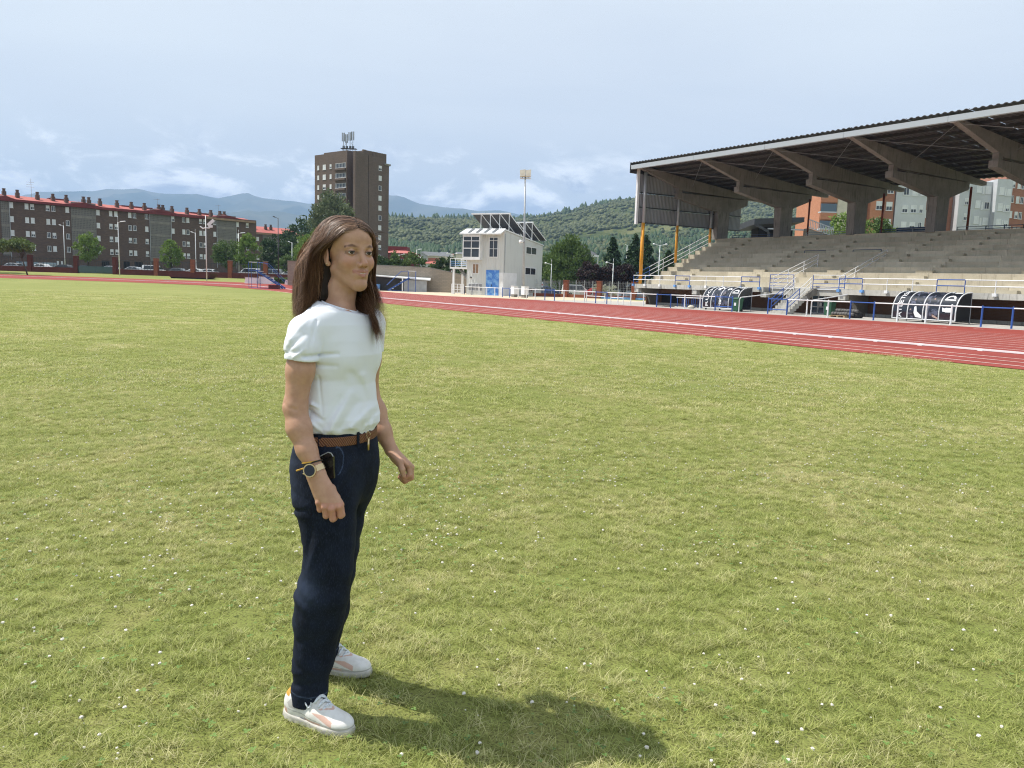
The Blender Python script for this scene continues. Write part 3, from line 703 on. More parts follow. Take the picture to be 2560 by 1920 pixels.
for side, um in ((-.72, 40.0), (.82, 40.0)):
    for h in (1.0, .68, .38):
        a_ = (44.75, um + side, h + .1); m_ = (46.4, um + side + .47, h + .85); b_ = (48.3, um + side + 1.0, h + 1.78)
        mb = MB(); mb.tube(sq(*a_), sq(*m_), .028, 6); mb.build('handrail', 'blue_paint', st)
        mb = MB(); mb.tube(sq(*m_), sq(*b_), .028, 6); mb.build('handrail', 'white_paint', st)
    for t, m_ in ((0., 'blue_paint'), (.47, 'blue_paint'), (.95, 'white_paint')):
        v = 44.75 + 3.55 * t; z = .1 + 1.7 * t; mb = MB(); mb.tube(sq(v, um + side + t, z), sq(v, um + side + t, z + 1.02), .03, 6); mb.build('rail_post', m_, st)
st['label'] = 'concrete stair with blue and white handrails leading from the track up to the terrace'

# ================================================================== fence along the track
tf = along('track_fence', 43.0, 50, 'low tubular fence in white with blue bays between the track and the stand', 'fence')
fp = [(22.8, 'b'), (24.4, 'b'), (26.1, 'w'), (27.6, 'w'), (29.4, 'w'), (31.0, 'b'), (32.7, 'b'), (34.4, 'w'), (36.1, 'w'), (37.8, 'b'), (39.5, 'b'), (43.0, 'b'), (44.8, 'b'), (46.5, 'w'), (48.3, 'w'), (50.0, 'b'), (51.8, 'b'), (53.6, 'w'), (55.4, 'w'), (57.3, 'w'), (59.0, 'b'), (60.8, 'b'), (62.7, 'w'), (64.5, 'w'), (66.4, 'w'), (68.2, 'b'), (70.1, 'b')]
FP_ = [((SP(u, 43.0).x, SP(u, 43.0).y), c_) for u, c_ in [(16.4, 'w'), (18., 'w'), (19.6, 'w'), (21.2, 'w')] + fp] + [((2.2, 83.9), 'w'), ((1.3, 86.3), 'w'), ((0.4, 88.8), 'w'), ((-0.6, 91.2), 'b'), ((-1.5, 93.7), 'b'), ((-2.5, 96.4), 'w'), ((-3.6, 99.1), 'w'), ((-4.7, 102.0), 'w'), ((-5.8, 104.9), 'n'), ((-7.0, 107.9), 'n')]
inv = tf.matrix_basis.inverted() if False else Matrix.Translation(tf.location).to_4x4() @ Matrix.Rotation(AZ, 4, 'Z'); inv = inv.inverted()
def tl(p, z): return inv @ Vector((p[0], p[1], z))
CM = {'b': 'blue_paint', 'w': 'white_paint', 'n': 'navy_paint'}
for i, (p, c_) in enumerate(FP_):
    mb = MB(); mb.tube(tl(p, 0), tl(p, 1.13), .05, 8); mb.lathe([(.05, 0), (.035, .03), (.01, .045)], 8, tl(p, 1.13)); mb.build('fence_post', CM[c_], tf)
    if i < len(FP_) - 1:
        p2, c2 = FP_[i + 1]; d = math.dist(p, p2)
        if c_ == c2 == 'b' and abs(p[1] - 44) < 1e3:
            pass
        mb = MB(); mb.tube(tl(p, 1.08), tl(p2, 1.08), .036, 6)
        if d < 3.3: mb.build('top_rail', 'blue_paint' if (c_ == c2 == 'b') else 'white_paint', tf)
for a, b in ((37.8, 39.5), (43.0, 44.8)):
    mb = MB(); mb.tube(tl(s2(a, 43), .35), tl(s2(b, 43), .35), .036, 6); mb.build('low_rail', 'blue_paint', tf)
# two bent white handrails starting at the fence
def bent(u0_, u1_, v1):
    g_ = along('bent_handrail', 43.3, u0_, None, 'handrail', 'bent white handrails')
    mb = MB(); mb.path([(0, 0, 0), (0, 0, .95), (.12, 0, 1.1), (v1 - 43.3, u1_ - u0_, 1.55)], .035, 6); mb.build('tube', 'white_paint', g_); return g_
bent(42.6, 41.4, 46.5)['label'] = 'bent white handrail right of the black RUGBY shelter'
bent(36.0, 35.3, 46.0)['label'] = 'bent white handrail between the green bin and the rolled mats'
# white tube frames (barriers) near the corner of the stand
def frame_rail(u, v, w, lab):
    g_ = along('tube_barrier', v, u, lab, 'barrier', 'white tube barriers near the end of the stand')
    mb = MB(); mb.path([(0, 0, 0), (0, 0, 1.05), (0, -w, 1.05), (0, -w, 0)], .04, 6); mb.build('frame', 'white_paint', g_)
    mb = MB(); mb.tube((0, 0, .62), (0, -w, .62), .035, 6); mb.build('mid_bar', 'white_paint', g_)
frame_rail(66.4, 45.8, 3.2, 'white tube barrier behind the fence, left of the stand corner')
frame_rail(59.6, 43.9, 1.9, 'white tube barrier at the open corner under the stand')

# ================================================================== team shelters
mt, n = new('shelter_black', .18, 0, .6); n.base((.012, .016, .024)); n.bsdf.inputs['Coat Weight'].default_value = .4
plain('letter_white', (.80, .82, .84), .5, var=.04)
mt, n = new('shelter_print', .2, 0, .6); w = n.coord('Object'); f = n.noise(w, 2.4, 6, .7, 1.0)
n.base(n.mix(n.rng(f, .52, .60), (.014, .018, .028), (.10, .11, .16)))
def shelter(v, u_right, width, label, word, bays, big):
    g_ = along('team_shelter', v, u_right, label, 'shelter')
    Hh = 1.86
    def arc(t):    # front profile: foot, upright, then curving back to the roof
        P_ = [(0.0, .18), (-.02, .75), (.06, 1.15), (.26, 1.50), (.55, 1.72), (.95, 1.84), (1.45, 1.88)]
        P_ = np.array(P_); d = np.r_[0, np.cumsum(np.linalg.norm(np.diff(P_, axis=0), axis=1))]; x = t * d[-1]
        return float(np.interp(x, d, P_[:, 0])), float(np.interp(x, d, P_[:, 1])), d[-1]
    T = [i / 16 for i in range(17)]
    for k in range(bays):      # curved polycarbonate panels
        a, b = k * width / bays + .03, (k + 1) * width / bays - .03; vs, fs = [], []
        for t in T: x, z, _ = arc(t); vs += [(x, a, z), (x, b, z)]
        fs = [(2 * i, 2 * i + 1, 2 * i + 3, 2 * i + 2) for i in range(16)]
        o = mesh_obj('curved_panel', vs, fs, 'shelter_print' if 0 < k < bays - 1 else 'shelter_black', g_, True)
    for k in range(bays + 1):
        y = k * width / bays; mb = MB(); mb.path([(arc(t)[0] - .01, y, arc(t)[1]) for t in T], .034, 6); mb.build('rib', 'white_paint', g_)
    mb = MB(); mb.tube((0, 0, .18), (0, width, .18), .03, 6); mb.build('bottom_rail', 'white_paint', g_)
    mb = MB(); mb.box(.5, 1.5, .05, width - .05, .55, .6); mb.build('bench_seat', 'blue_paint', g_)
    for y in (.0, width):
        vs = [(arc(t)[0], y, arc(t)[1]) for t in T] + [(1.45, y, .18)]; mesh_obj('end_panel', vs, [tuple(range(len(vs)))], 'dark_hole' if big else 'shelter_black', g_)
        mb = MB(); mb.tube((1.45, y, .0), (1.45, y, 1.88), .03, 6); mb.build('rear_post', 'grey_metal', g_)
    for y in (.35, width / 2, width - .35):
        mb = MB(); mb.tube((.05, y - .03, .07), (.05, y + .03, .07), .07, 10); mb.build('castor', 'rubber', g_)
    def wrap(vs, y0, t0, sc, lift=.012):   # lay flat letters (x along y axis down, y up the arc) on the curved panel
        out = []
        for x, y, z in vs:
            tt = max(0., min(1., t0 + y * sc)); ax, az, L_ = arc(tt); ax2, az2, _ = arc(min(1, tt + .01)); tx, tz = ax2 - ax, az2 - az; l = math.hypot(tx, tz) or 1
            out.append((ax - tz / l * lift * (1 if z > 0 else .3), y0 - x, az + tx / l * lift * (1 if z > 0 else .3)))
        return out
    L_ = arc(1)[2]
    vs, fs = text_mesh(word, .46, .004)       # letters run up the panel, tops pointing left (towards +u)
    w_ = max(p[0] for p in vs); k = (L_ * .93) / w_
    vs2 = wrap([(-p[1] * 1.0, p[0], p[2]) for p in vs], 0, .04, .93 / w_ if True else 1)
    hgt = max(p[1] for p in vs)
    vs2 = []
    for x, y, z in vs:
        tt = .03 + .94 * x / w_; ax, az, _ = arc(min(1, tt)); ax2, az2, _ = arc(min(1, tt + .02)); tx, tz = ax2 - ax, az2 - az; l = math.hypot(tx, tz) or 1
        o_ = .02 if z > 0 else .008; vs2.append((ax - tz / l * o_, width - .62 + y * .9, az + tx / l * o_))
    mesh_obj('lettering', vs2, fs, 'letter_white', g_)
    # right-hand panel: a small ball emblem with two text bars, an arched emblem and a white badge
    def decal(pts, name):
        vs2 = []
        for y, t in pts:
            ax, az, _ = arc(t); ax2, az2, _ = arc(t + .01); tx, tz = ax2 - ax, az2 - az; l = math.hypot(tx, tz); vs2.append((ax - tz / l * .015, y, az + tx / l * .015))
        return mesh_obj(name, vs2, [tuple(range(len(vs2)))], 'letter_white', g_)
    wb = width / bays; cy = wb / 2
    decal([(cy + wb * .28 + .075 * math.cos(a), .80 + .024 * math.sin(a)) for a in np.linspace(0, 6.28, 17)[:-1]], 'round_emblem')
    for k in range(2): decal([(cy + wb * .12, .815 - k * .05), (cy - wb * .34, .815 - k * .05), (cy - wb * .34, .785 - k * .05), (cy + wb * .12, .785 - k * .05)], 'text_bar')
    for k in range(7):
        a0, a1 = math.pi * k / 7 + .05, math.pi * (k + 1) / 7 - .05
        decal([(cy + .30 * math.cos(a0), .50 + .115 * math.sin(a0)), (cy + .30 * math.cos(a1), .50 + .115 * math.sin(a1)), (cy + .2 * math.cos(a1), .50 + .07 * math.sin(a1)), (cy + .2 * math.cos(a0), .50 + .07 * math.sin(a0))], 'arched_emblem')
    decal([(cy + .33, .49), (cy - .33, .49), (cy - .33, .465), (cy + .33, .465)], 'text_bar')
    if big: decal([(cy + .34, .29), (cy + .2, .27), (cy + .1, .285), (cy - .3, .28), (cy - .3, .19), (cy + .1, .185), (cy + .2, .20), (cy + .3, .20)], 'white_badge')
    return g_, arc
g_, arc = shelter(44.9, 27.0, 4.05, 'black curved team shelter lettered ATLETISMO with five white ribs, in front of the stand', 'ATLETISMO', 4, True)
# runner print: two pale legs and a white shoe on the middle panels
def print_shape(pts, mat, g_, arc, w):
    vs2 = []
    for y, t in pts: ax, az, _ = arc(t); ax2, az2, _ = arc(t + .01); tx, tz = ax2 - ax, az2 - az; l = math.hypot(tx, tz); vs2.append((ax - tz / l * w, y, az + tx / l * w))
    mesh_obj('printed_figure', vs2, [tuple(range(len(vs2)))], mat, g_)
plain('print_skin', (.42, .30, .26), .5, var=.3, scale=4); plain('print_grey', (.12, .11, .13), .5, var=.4, scale=4)
print_shape([(2.95, .12), (2.75, .45), (2.35, .78), (2.05, .86), (2.02, .80), (2.38, .62), (2.55, .40), (2.72, .12)], 'print_grey', g_, arc, .012)
print_shape([(2.9, .2), (2.72, .48), (2.36, .78), (2.30, .77), (2.64, .46), (2.84, .2)], 'print_skin', g_, arc, .016)
print_shape([(2.62, .28), (2.5, .30), (2.42, .18), (2.1, .08), (2.1, .03), (2.5, .05), (2.62, .14)], 'letter_white', g_, arc, .018)
print_shape([(1.46, .12), (1.52, .5), (1.35, .85), (1.27, .85), (1.42, .5), (1.38, .12), (1.05, .05), (1.1, .03), (1.42, .07)], 'print_skin', g_, arc, .016)
g2_, arc2 = shelter(44.3, 43.75, 3.85, 'black curved team shelter lettered RUGBY with a ball player print, left of the stair', 'RUGBY', 4, False)
rgp = random.Random(9)
for k in range(16):
    cy_, ct = rgp.uniform(1.2, 2.7), rgp.uniform(.1, .8); r_ = rgp.uniform(.08, .2)
    print_shape([(cy_ + r_ * math.cos(a) * rgp.uniform(.5, 1.2), ct + r_ * .45 * math.sin(a) * rgp.uniform(.5, 1.2)) for a in np.linspace(0, 6.28, 10)[:-1]], rgp.choice(['print_grey', 'print_grey', 'print_skin', 'print_grey', 'letter_white']), g2_, arc2, .010 + k * .0006)

def bin_(v, u, rz, label):
    g_ = empty('wheelie_bin', SP(u, v), AZ + rz, label, 'bin', 'green wheelie bins')
    mb = MB(); mb.hexa([(-.22, -.24, .08), (.22, -.24, .08), (.22, .24, .08), (-.22, .24, .08)], [(-.29, -.30, .98), (.29, -.30, .98), (.29, .30, .98), (-.29, .30, .98)]); mb.build('body', 'bin_green', g_)
    mb = MB(); mb.hexa([(-.32, -.32, .98), (.34, -.32, .98), (.34, .32, .98), (-.32, .32, .98)], [(-.24, -.28, 1.06), (.28, -.28, 1.08), (.28, .28, 1.08), (-.24, .28, 1.06)]); mb.build('lid', 'bin_green', g_)
    mb = MB(); mb.tube((.3, -.26, .9), (.3, .26, .9), .02); mb.build('handle', 'bin_green', g_)
    for y in (-.25, .25): mb = MB(); mb.tube((.2, y - .03, .1), (.2, y + .03, .1), .1, 12); mb.build('wheel', 'rubber', g_)
    mb = MB(); mb.box(-.276, -.262, -.1, .1, .45, .68); mb.build('sticker', 'white_paint', g_)
bin_(43.75, 43.2, 0, 'green wheelie bin in front of the RUGBY shelter')
bin_(45.6, 36.35, .1, 'green wheelie bin beside the glazed door under the stand')
# pallet with rolled mats
pt = along('pallet', 45.0, 34.9, 'pale wooden pallet carrying the rolled grey mats', 'pallet')
for k in range(5): mb = MB(); mb.box(-.42 + k * .2, -.28 + k * .2, -.62, .62, .11, .135); mb.build('board', 'wood', pt)
for k in range(3): mb = MB(); mb.box(-.42, .52, -.6 + k * .55, -.5 + k * .55, .0, .11); mb.build('block', 'wood', pt)
for k, (v, z, ul, lab) in enumerate(((44.9, .25, 34.7, 'grey rolled mat at the front of the pallet, bottom layer'), (45.2, .25, 34.5, 'grey rolled mat at the back of the pallet, bottom layer'), (45.05, .47, 34.5, 'grey rolled mat lying on top of the other rolls'))):
    r_ = along('rolled_mat', v, ul, lab, 'mat', 'rolled grey mats', z=z)
    mb = MB()
    for i in range(8): a, b = -.85 + i * .2125, -.85 + (i + 1) * .2125; mb.tube((0, a, rgp.uniform(-.01, .01)), (0, b, rgp.uniform(-.01, .01)), .115 + rgp.uniform(-.008, .008), 12)
    mb.build('roll', 'grey_fabric', r_, True)
    for y in (-.4, .4): mb = MB(); mb.tube((0, y - .012, 0), (0, y + .012, 0), .126, 12); mb.build('strap', 'rubber', r_)
blk = along('equipment_bag', 45.3, 33.85, 'black heap of bags at the right end of the pallet', 'bag'); mb = MB(); mb.lathe([(.28, .0), (.36, .12), (.33, .3), (.18, .42), (.03, .45)], 9); mb.build('bag_body', 'rubber', blk, True)
# folding tables / hurdles stored under the deck
for k, (u, lab) in enumerate(((52.9, 'white topped table under the stand, leftmost of three'), (51.7, 'white topped table under the stand, middle of three'), (50.6, 'white topped table under the stand, next to the RUGBY shelter'))):
    t_ = along('trestle_table', 46.9, u, lab, 'table', 'tables under the stand')
    mb = MB(); mb.box(-.35, .35, -.5, .5, .84, .9); mb.build('table_top', 'white_paint', t_)
    for x in (-.28, .28):
        for y in (-.42, .42): mb = MB(); mb.tube((x, y, 0), (x, y, .84), .03, 6); mb.build('leg', 'blue_paint', t_)
rt_ = along('small_table', 45.6, 22.5, 'grey table at the right edge under the stand', 'table')
mb = MB(); mb.box(-.3, .3, -.6, .5, .70, .76); mb.build('table_top', 'galvanised', rt_)
for y in (-.5, .4): mb = MB(); mb.tube((0, y + .12, 0), (0, y, .7), .025, 6); mb.tube((0, y - .12, 0), (0, y, .7), .025, 6); mb.build('leg', 'galvanised', rt_)
bd = along('black_mat', 45.8, 54.0, 'flat black mat lying on the apron under the stand', 'mat'); mb = MB(); mb.box(-.5, .5, -.7, .7, .0, .06); mb.build('sheet', 'rubber', bd)
sk = along('sack', 44.9, 49.6, 'cream coloured sack on the apron left of the RUGBY shelter', 'sack'); mb = MB(); mb.lathe([(.22, .0), (.3, .08), (.26, .2), (.1, .27)], 9); mb.build('sack_body', 'cream_wall', sk, True)
# ================================================================== judges' booth
BA = Vector((-6.7, 107.1, 0)); BB = Vector((-1.4, 104.7, 0)); brz = math.atan2(BB.y - BA.y, BB.x - BA.x)
bo = empty('judges_booth', BA, brz, 'white two storey judges booth with a bay window and a worn blue door', 'building')
def part(name, mat, parent, *boxes, smooth=False):
    mb = MB()
    for b_ in boxes: mb.box(*b_)
    return mb.build(name, mat, parent, smooth)
W_, D_ = 5.55, 13.6
mb = MB(); mb.prism([(0, 0), (D_, 0), (D_, 7.45), (0, 8.7)], 'x', 0, W_); mb.build('wall', 'booth_panel', bo)
# roof: small front hip and low mono-pitch
mb = MB(); mb.hexa([(-.75, -1.0, 8.05), (W_ + .1, -1.0, 8.05), (W_ + .12, D_ + .1, 7.46), (-.75, D_ + .1, 7.46)], [(-.75, -1.0, 8.2), (W_ + .1, -1.0, 8.2), (W_ + .12, .35, 8.85), (-.3, .35, 8.85)])
mb = MB(); mb.add([(-.75, -1.0, 8.12), (W_ - .1, -1.0, 8.12), (W_ + .1, .2, 8.80), (-.3, .2, 8.80), (-.75, -1.0, 8.28), (W_ - .1, -1.0, 8.28), (W_ + .1, .2, 8.98), (-.3, .2, 8.98)],
       [(0, 3, 2, 1), (4, 5, 6, 7), (0, 1, 5, 4), (1, 2, 6, 5), (2, 3, 7, 6), (3, 0, 4, 7)]); mb.build('front_canopy', 'white_metal', bo)
mb = MB(); mb.add([(-.3, .2, 8.72), (W_ + .1, .2, 8.72), (W_ + .1, D_ + .15, 7.47), (-.3, D_ + .15, 7.47), (-.3, .2, 8.9), (W_ + .1, .2, 8.9), (W_ + .1, D_ + .15, 7.62), (-.3, D_ + .15, 7.62)],
       [(0, 3, 2, 1), (4, 5, 6, 7), (0, 1, 5, 4), (1, 2, 6, 5), (2, 3, 7, 6), (3, 0, 4, 7)]); mb.build('roof', 'white_metal', bo)
for x in (.6, 1.8, 3.0, 4.2): mb = MB(); mb.beam((x, -.9, 8.36), (x + .25, .1, 8.98), .5, .02); mb.build('roof_patch', 'grey_roof', bo)
# bay with its frame and panes
bay = part('bay_window', 'white_metal', bo, (-.35, 2.3, -.75, 0, 4.72, 5.12), (-.35, -.22, -.75, 0, 5.12, 8.1), (2.15, 2.3, -.75, 0, 5.12, 8.1), (-.22, 2.15, -.75, 0, 7.82, 8.1),
           (.93, 1.03, -.75, -.63, 5.12, 7.82), (-.22, 2.15, -.75, -.63, 7.22, 7.32), (-.22, 2.15, -.75, -.63, 6.22, 6.34))
for x0, x1 in ((-.2, .93), (1.03, 2.14)):
    for z0, z1 in ((5.13, 6.22), (6.34, 7.22), (7.32, 7.82)): part('pane', 'window_glass', bay, (x0, x1, -.70, -.66, z0, z1))
part('curtain', 'cream_wall', bay, (-.17, .02, -.60, -.55, 5.13, 7.8))
# upper window and lower windows
def window(parent, x0, x1, z0, z1, y=0., nx_=2, zs=(), name='window', frame='window_frame', glassm='window_glass', t=.09, proud=.06):
    bx = [(x0, x0 + t, y - proud, y, z0, z1), (x1 - t, x1, y - proud, y, z0, z1), (x0 + t, x1 - t, y - proud, y, z0, z0 + t), (x0 + t, x1 - t, y - proud, y, z1 - t, z1)]
    cuts_ = [x0 + t + (x1 - x0 - 2 * t) * k / nx_ for k in range(nx_ + 1)]
    for c_ in cuts_[1:-1]: bx.append((c_ - t / 3, c_ + t / 3, y - proud, y, z0 + t, z1 - t))
    for z in zs: bx.append((x0 + t, x1 - t, y - proud * .9, y, z - t / 3, z + t / 3))
    f_ = part(name, frame, parent, *bx); p_ = part('pane', glassm, f_, (x0 + t, x1 - t, y - proud * .45, y - .005, z0 + t, z1 - t)); return f_
window(bo, 3.32, 4.68, 5.12, 7.85, 0, 2, (6.27, 7.35))
f_ = window(bo, .85, 1.88, 2.87, 4.26, 0, 2); f_.children[0].data.materials[0] = MATS['timber_brown']
f_ = part('grille', 'window_frame', bo, *[(.28 + i * .53, .34 + i * .53, -.05, 0, .53, 1.55) for i in range(5)], (.34, 2.4, -.04, 0, .53, .59), (.34, 2.4, -.04, 0, 1.5, 1.56), (.34, 2.4, -.04, 0, 1.0, 1.05)); part('pane', 'grey_metal', f_, (.34, 2.4, -.02, -.004, .55, 1.5))
dd = part('door', 'worn_blue_door', bo, (3.0, 3.93, -.06, 0, .0, 3.42), (3.95, 4.93, -.06, 0, .0, 3.42)); part('handle', 'dark_metal', dd, (3.85, 3.9, -.12, -.06, 1.2, 1.5))
part('plinth_panel', 'white_paint', bo, (W_ + .001, W_ + .03, -.02, 4.4, .0, 3.12)); part('wall_lamp', 'dark_metal', bo, (.62, .78, -.25, 0, 2.3, 2.45))
part('front_plinth', 'white_paint', bo, (4.95, W_ + .02, -.03, -.001, .0, 3.12))
mb = MB(); mb.tube((W_ + .06, .25, 3.1), (W_ + .06, .25, 8.3), .06, 6); mb.build('rain_pipe', 'galvanised', bo)
# side windows face the camera's right: x = W_ plane
def side_window(y0, y1, z0, z1):
    t = .1; x = W_
    f_ = part('window', 'window_frame', bo, (x, x + .06, y0, y0 + t, z0, z1), (x, x + .06, y1 - t, y1, z0, z1), (x, x + .06, y0 + t, y1 - t, z0, z0 + t), (x, x + .06, y0 + t, y1 - t, z1 - t, z1), (x, x + .06, (y0 + y1) / 2 - .06, (y0 + y1) / 2 + .06, z0 + t, z1 - t))
    part('pane', 'window_glass', f_, (x + .005, x + .03, y0 + t, y1 - t, z0 + t, z1 - t))
side_window(7.3, 11.2, 5.95, 7.05); side_window(7.2, 11.1, 3.0, 4.1); side_window(7.3, 11.0, .35, 1.2)
# balcony with outside stair on the left
bl = part('balcony', 'white_metal', bo, (-2.75, -.0, .1, 3.2, 3.5, 3.72))
for y in (.15, 3.1):
    for z in (3.98, 4.25, 4.52, 4.9): mb = MB(); mb.tube((-2.72, y, z), (-.1, y, z), .035, 5); mb.build('rail', 'light_blue_paint' if z < 4.8 and y < 1 else 'white_paint', bl)
for x in (-2.72, -1.9, -.95, -.15): mb = MB(); mb.tube((x, .15, 3.7), (x, .15, 4.92), .045, 5); mb.build('rail_post', 'white_paint', bl)
for y in (1.1, 2.1): 
    for z in (4.0, 4.3, 4.6, 4.9): mb = MB(); mb.tube((-2.72, .15, z), (-2.72, 3.1, z), .03, 5); mb.build('rail', 'white_paint', bl); break
for x, y in ((-2.2, .3), (-2.2, 2.9)): part('support_post', 'white_paint', bo, (x - .13, x + .13, y - .13, y + .13, 0, 3.5))
sl = MB(); sl.beam((-1.9, 1.6, 3.45), (-.25, 1.6, 1.9), .9, .12); so = sl.build('stair_flight', 'grey_metal', bo)
for k in range(5): part('tread', 'grey_metal', so, (-1.8 + k * .33, -1.5 + k * .33, 1.1, 2.1, 3.2 - k * .32, 3.26 - k * .32))
for k in range(4): mb = MB(); mb.beam((-.85 + .2 * k, -.1, 3.72 + .1 * k), (-.55 + .2 * k, -.1, 5.3), .04, .04); mb.build('stair_baluster', 'white_paint', bl)
gt = empty('picket_gate', BA + Vector((-1.2, -.8, 0)), brz, 'low white barred gate between the balcony post and the booth', 'gate')
for z in (.25, .6, .95, 1.35): part('bar', 'white_paint', gt, (-.9, .95, -.02, .02, z, z + .07))
for x in (-.9, 0., .45, .95): part('upright', 'white_paint', gt, (x - .04, x + .04, -.03, .03, 0, 1.42))
for x in (0,): pass
# solar panels on the booth's roof
def solar(name_lab, x0, n_, zb, zt, yb):
    g_ = empty('solar_array', BA, brz, name_lab, 'solar panels', 'solar arrays on the booth roof')
    return g_
for lab, y0, z_r, x0, x1, hh in (('larger rack of solar panels, front one on the booth roof', 3.2, 8.55, -.9, 4.9, 2.6), ('smaller rack of solar panels at the back of the booth roof', 9.6, 8.0, 1.2, 5.6, 2.5)):
    g_ = empty('solar_array', BA + Vector((math.cos(brz) * 2 - math.sin(brz) * y0, math.sin(brz) * 2 + math.cos(brz) * y0, z_r)), brz, lab, 'solar panels', 'solar arrays on the booth roof')
    n_ = 4; wd = (x1 - x0) / n_
    for k in range(n_):
        xa = x0 - 2 + k * wd; lean = 1.3
        mb = MB(); mb.add([(xa + .04 + lean, 2.2, .1), (xa + wd - .04 + lean, 2.2, .1), (xa + wd - .04, -.2, hh), (xa + .04, -.2, hh), (xa + .04 + lean, 2.28, .14), (xa + wd - .04 + lean, 2.28, .14), (xa + wd - .04, -.12, hh + .04), (xa + .04, -.12, hh + .04)],
                          [(0, 3, 2, 1), (4, 5, 6, 7), (0, 1, 5, 4), (1, 2, 6, 5), (2, 3, 7, 6), (3, 0, 4, 7)]); mb.build('panel', 'dark_metal', g_)
        mb = MB(); mb.beam((xa + wd, -.25, hh), (xa + wd + lean * .98, 2.1, .1), .08, .08); mb.build('slanted_strut', 'white_metal', g_)
        mb = MB(); mb.beam((xa + wd * .95, -.25, hh), (xa + wd * .9, -.1, -.2), .09, .09); mb.build('upright', 'white_metal', g_)
    part('top_bar', 'white_metal', g_, (x0 - 2 - .1, x1 - 2 + .1, -.35, -.15, hh - .02, hh + .16))
# ================================================================== floodlight and boxes
fl = empty('floodlight_mast', (1.05, 97.3, 0), 0, 'tall thin floodlight mast in front of the booth with a square lamp head', 'floodlight')
mb = MB(); mb.tube((0, 0, 0), (-.22, 0, 15.0), .16, 10, .09); mb.build('pole', 'galvanised', fl, True)
part('base_plate', 'galvanised', fl, (-.3, .3, -.3, .3, 0, .06)); part('cross_bar', 'white_metal', fl, (-.85, .5, -.06, .06, 14.5, 14.62))
for k in range(2):
    hx = -.55 + k * .68; mb = MB(); mb.hexa([(hx - .32, -.35, 14.75), (hx + .32, -.35, 14.8), (hx + .32, .25, 14.75), (hx - .32, .25, 14.7)], [(hx - .34, -.1, 15.55), (hx + .34, -.1, 15.65), (hx + .34, .12, 15.5), (hx - .34, .12, 15.4)]); h_ = mb.build('lamp_head', 'cream_wall', fl)
    mb = MB(); mb.tube((hx, 0, 14.6), (hx, 0, 14.8), .04); mb.build('bracket', 'dark_metal', fl)
sp_ = empty('loudspeaker', (.9, 97.1, 6.85), 0, 'white horn loudspeaker fixed half way up the floodlight mast', 'loudspeaker')
mb = MB(); mb.tube((-.05, -.15, 0), (-.45, -.5, .0), .07, 10, .24); mb.build('horn', 'white_paint', sp_, True)
mb = MB(); mb.tube((-.1, -.05, 0), (.05, 0, 0), .1, 8); mb.build('driver', 'dark_metal', sp_)
for u, v, lab in ((84.6, 47.4, 'white electric cabinet left of the floodlight mast'), (82.0, 47.4, 'white electric cabinet right of the floodlight mast')):
    b_ = along('electric_cabinet', v, u, lab, 'cabinet', 'white electric cabinets')
    part('cabinet', 'white_paint', b_, (-.3, .3, -.4, .4, .35, 1.35)); part('foot', 'dark_concrete', b_, (-.25, .25, -.35, .35, 0, .35)); part('lid', 'white_metal', b_, (-.34, .34, -.44, .44, 1.35, 1.4))

# ================================================================== block wall, shed and blue starter stands
wa = empty('block_wall', (-13.5, 121, 0), 0, 'long beige concrete block wall left of the booth with a stepped end', 'wall')
mb = MB(); mb.prism([(-22, 0), (0, 0), (0, 3.75), (-22, 4.1)], 'y', 0, .3); mb.build('lit_wall', 'grey_block', wa)
mb = MB(); mb.add([(0, 0, 0), (8.6, -1.2, 0), (8.6, -1.2, 2.2), (0, 0, 3.75), (0, .3, 0), (8.6, -.9, 0), (8.6, -.9, 2.2), (0, .3, 3.75)], [(0, 1, 2, 3), (7, 6, 5, 4), (0, 4, 5, 1), (1, 5, 6, 2), (2, 6, 7, 3), (3, 7, 4, 0)])
mb.build('sloped_wall', 'grey_block', wa); mb = MB(); mb.beam((-22, .15, 4.15), (0, .15, 3.8), .4, .1); mb.beam((0, .15, 3.8), (8.6, -1.05, 2.25), .4, .1); mb.build('coping', 'dark_concrete', wa)
sh_ = empty('equipment_shelter', (-17.2, 119.5, 0), 0, 'open fronted equipment shelter with a white sloping roof by the block wall', 'shelter')
mb = MB(); mb.add([(-10, 3.4, 2.65), (-9.2, -1.2, 2.45), (4.2, -.6, 1.75), (4, 1.8, 2.1), (-10, 3.4, 2.8), (-9.2, -1.2, 2.6), (4.2, -.6, 1.9), (4, 1.8, 2.25)], [(0, 3, 2, 1), (4, 5, 6, 7), (0, 1, 5, 4), (1, 2, 6, 5), (2, 3, 7, 6), (3, 0, 4, 7)]); mb.build('roof', 'white_metal', sh_)
part('back_wall', 'dark_metal', sh_, (-9.5, .2, 1.2, 1.4, 0, 2.1)); part('side_panel', 'galvanised', sh_, (.1, 3.6, -.2, 0, .0, 1.75))
for x, z in ((-8.9, 2.45), (-.0, 2.0)): mb = MB(); mb.tube((x, -1.0, 0), (x, -1.0, z), .09, 6); mb.build('post', 'white_paint', sh_)
mb = MB(); mb.tube((-8.7, -.9, 2.3), (-5.8, -.9, .2), .04, 5); mb.build('brace', 'galvanised', sh_)
for x, lab in ((-23.0, 'blue cart in the open shelter, left one'), (-21.2, 'blue cart in the open shelter, right one')):
    c_ = empty('equipment_cart', (x, 119.6, 0), 0, lab, 'cart', 'carts in the open shelter'); part('box', 'light_blue_paint', c_, (-.35, .35, -.3, .3, .3, 1.0))
    for xx in (-.25, .25): mb = MB(); mb.tube((xx, -.34, .15), (xx, -.28, .15), .15, 10); mb.build('wheel', 'white_paint', c_)
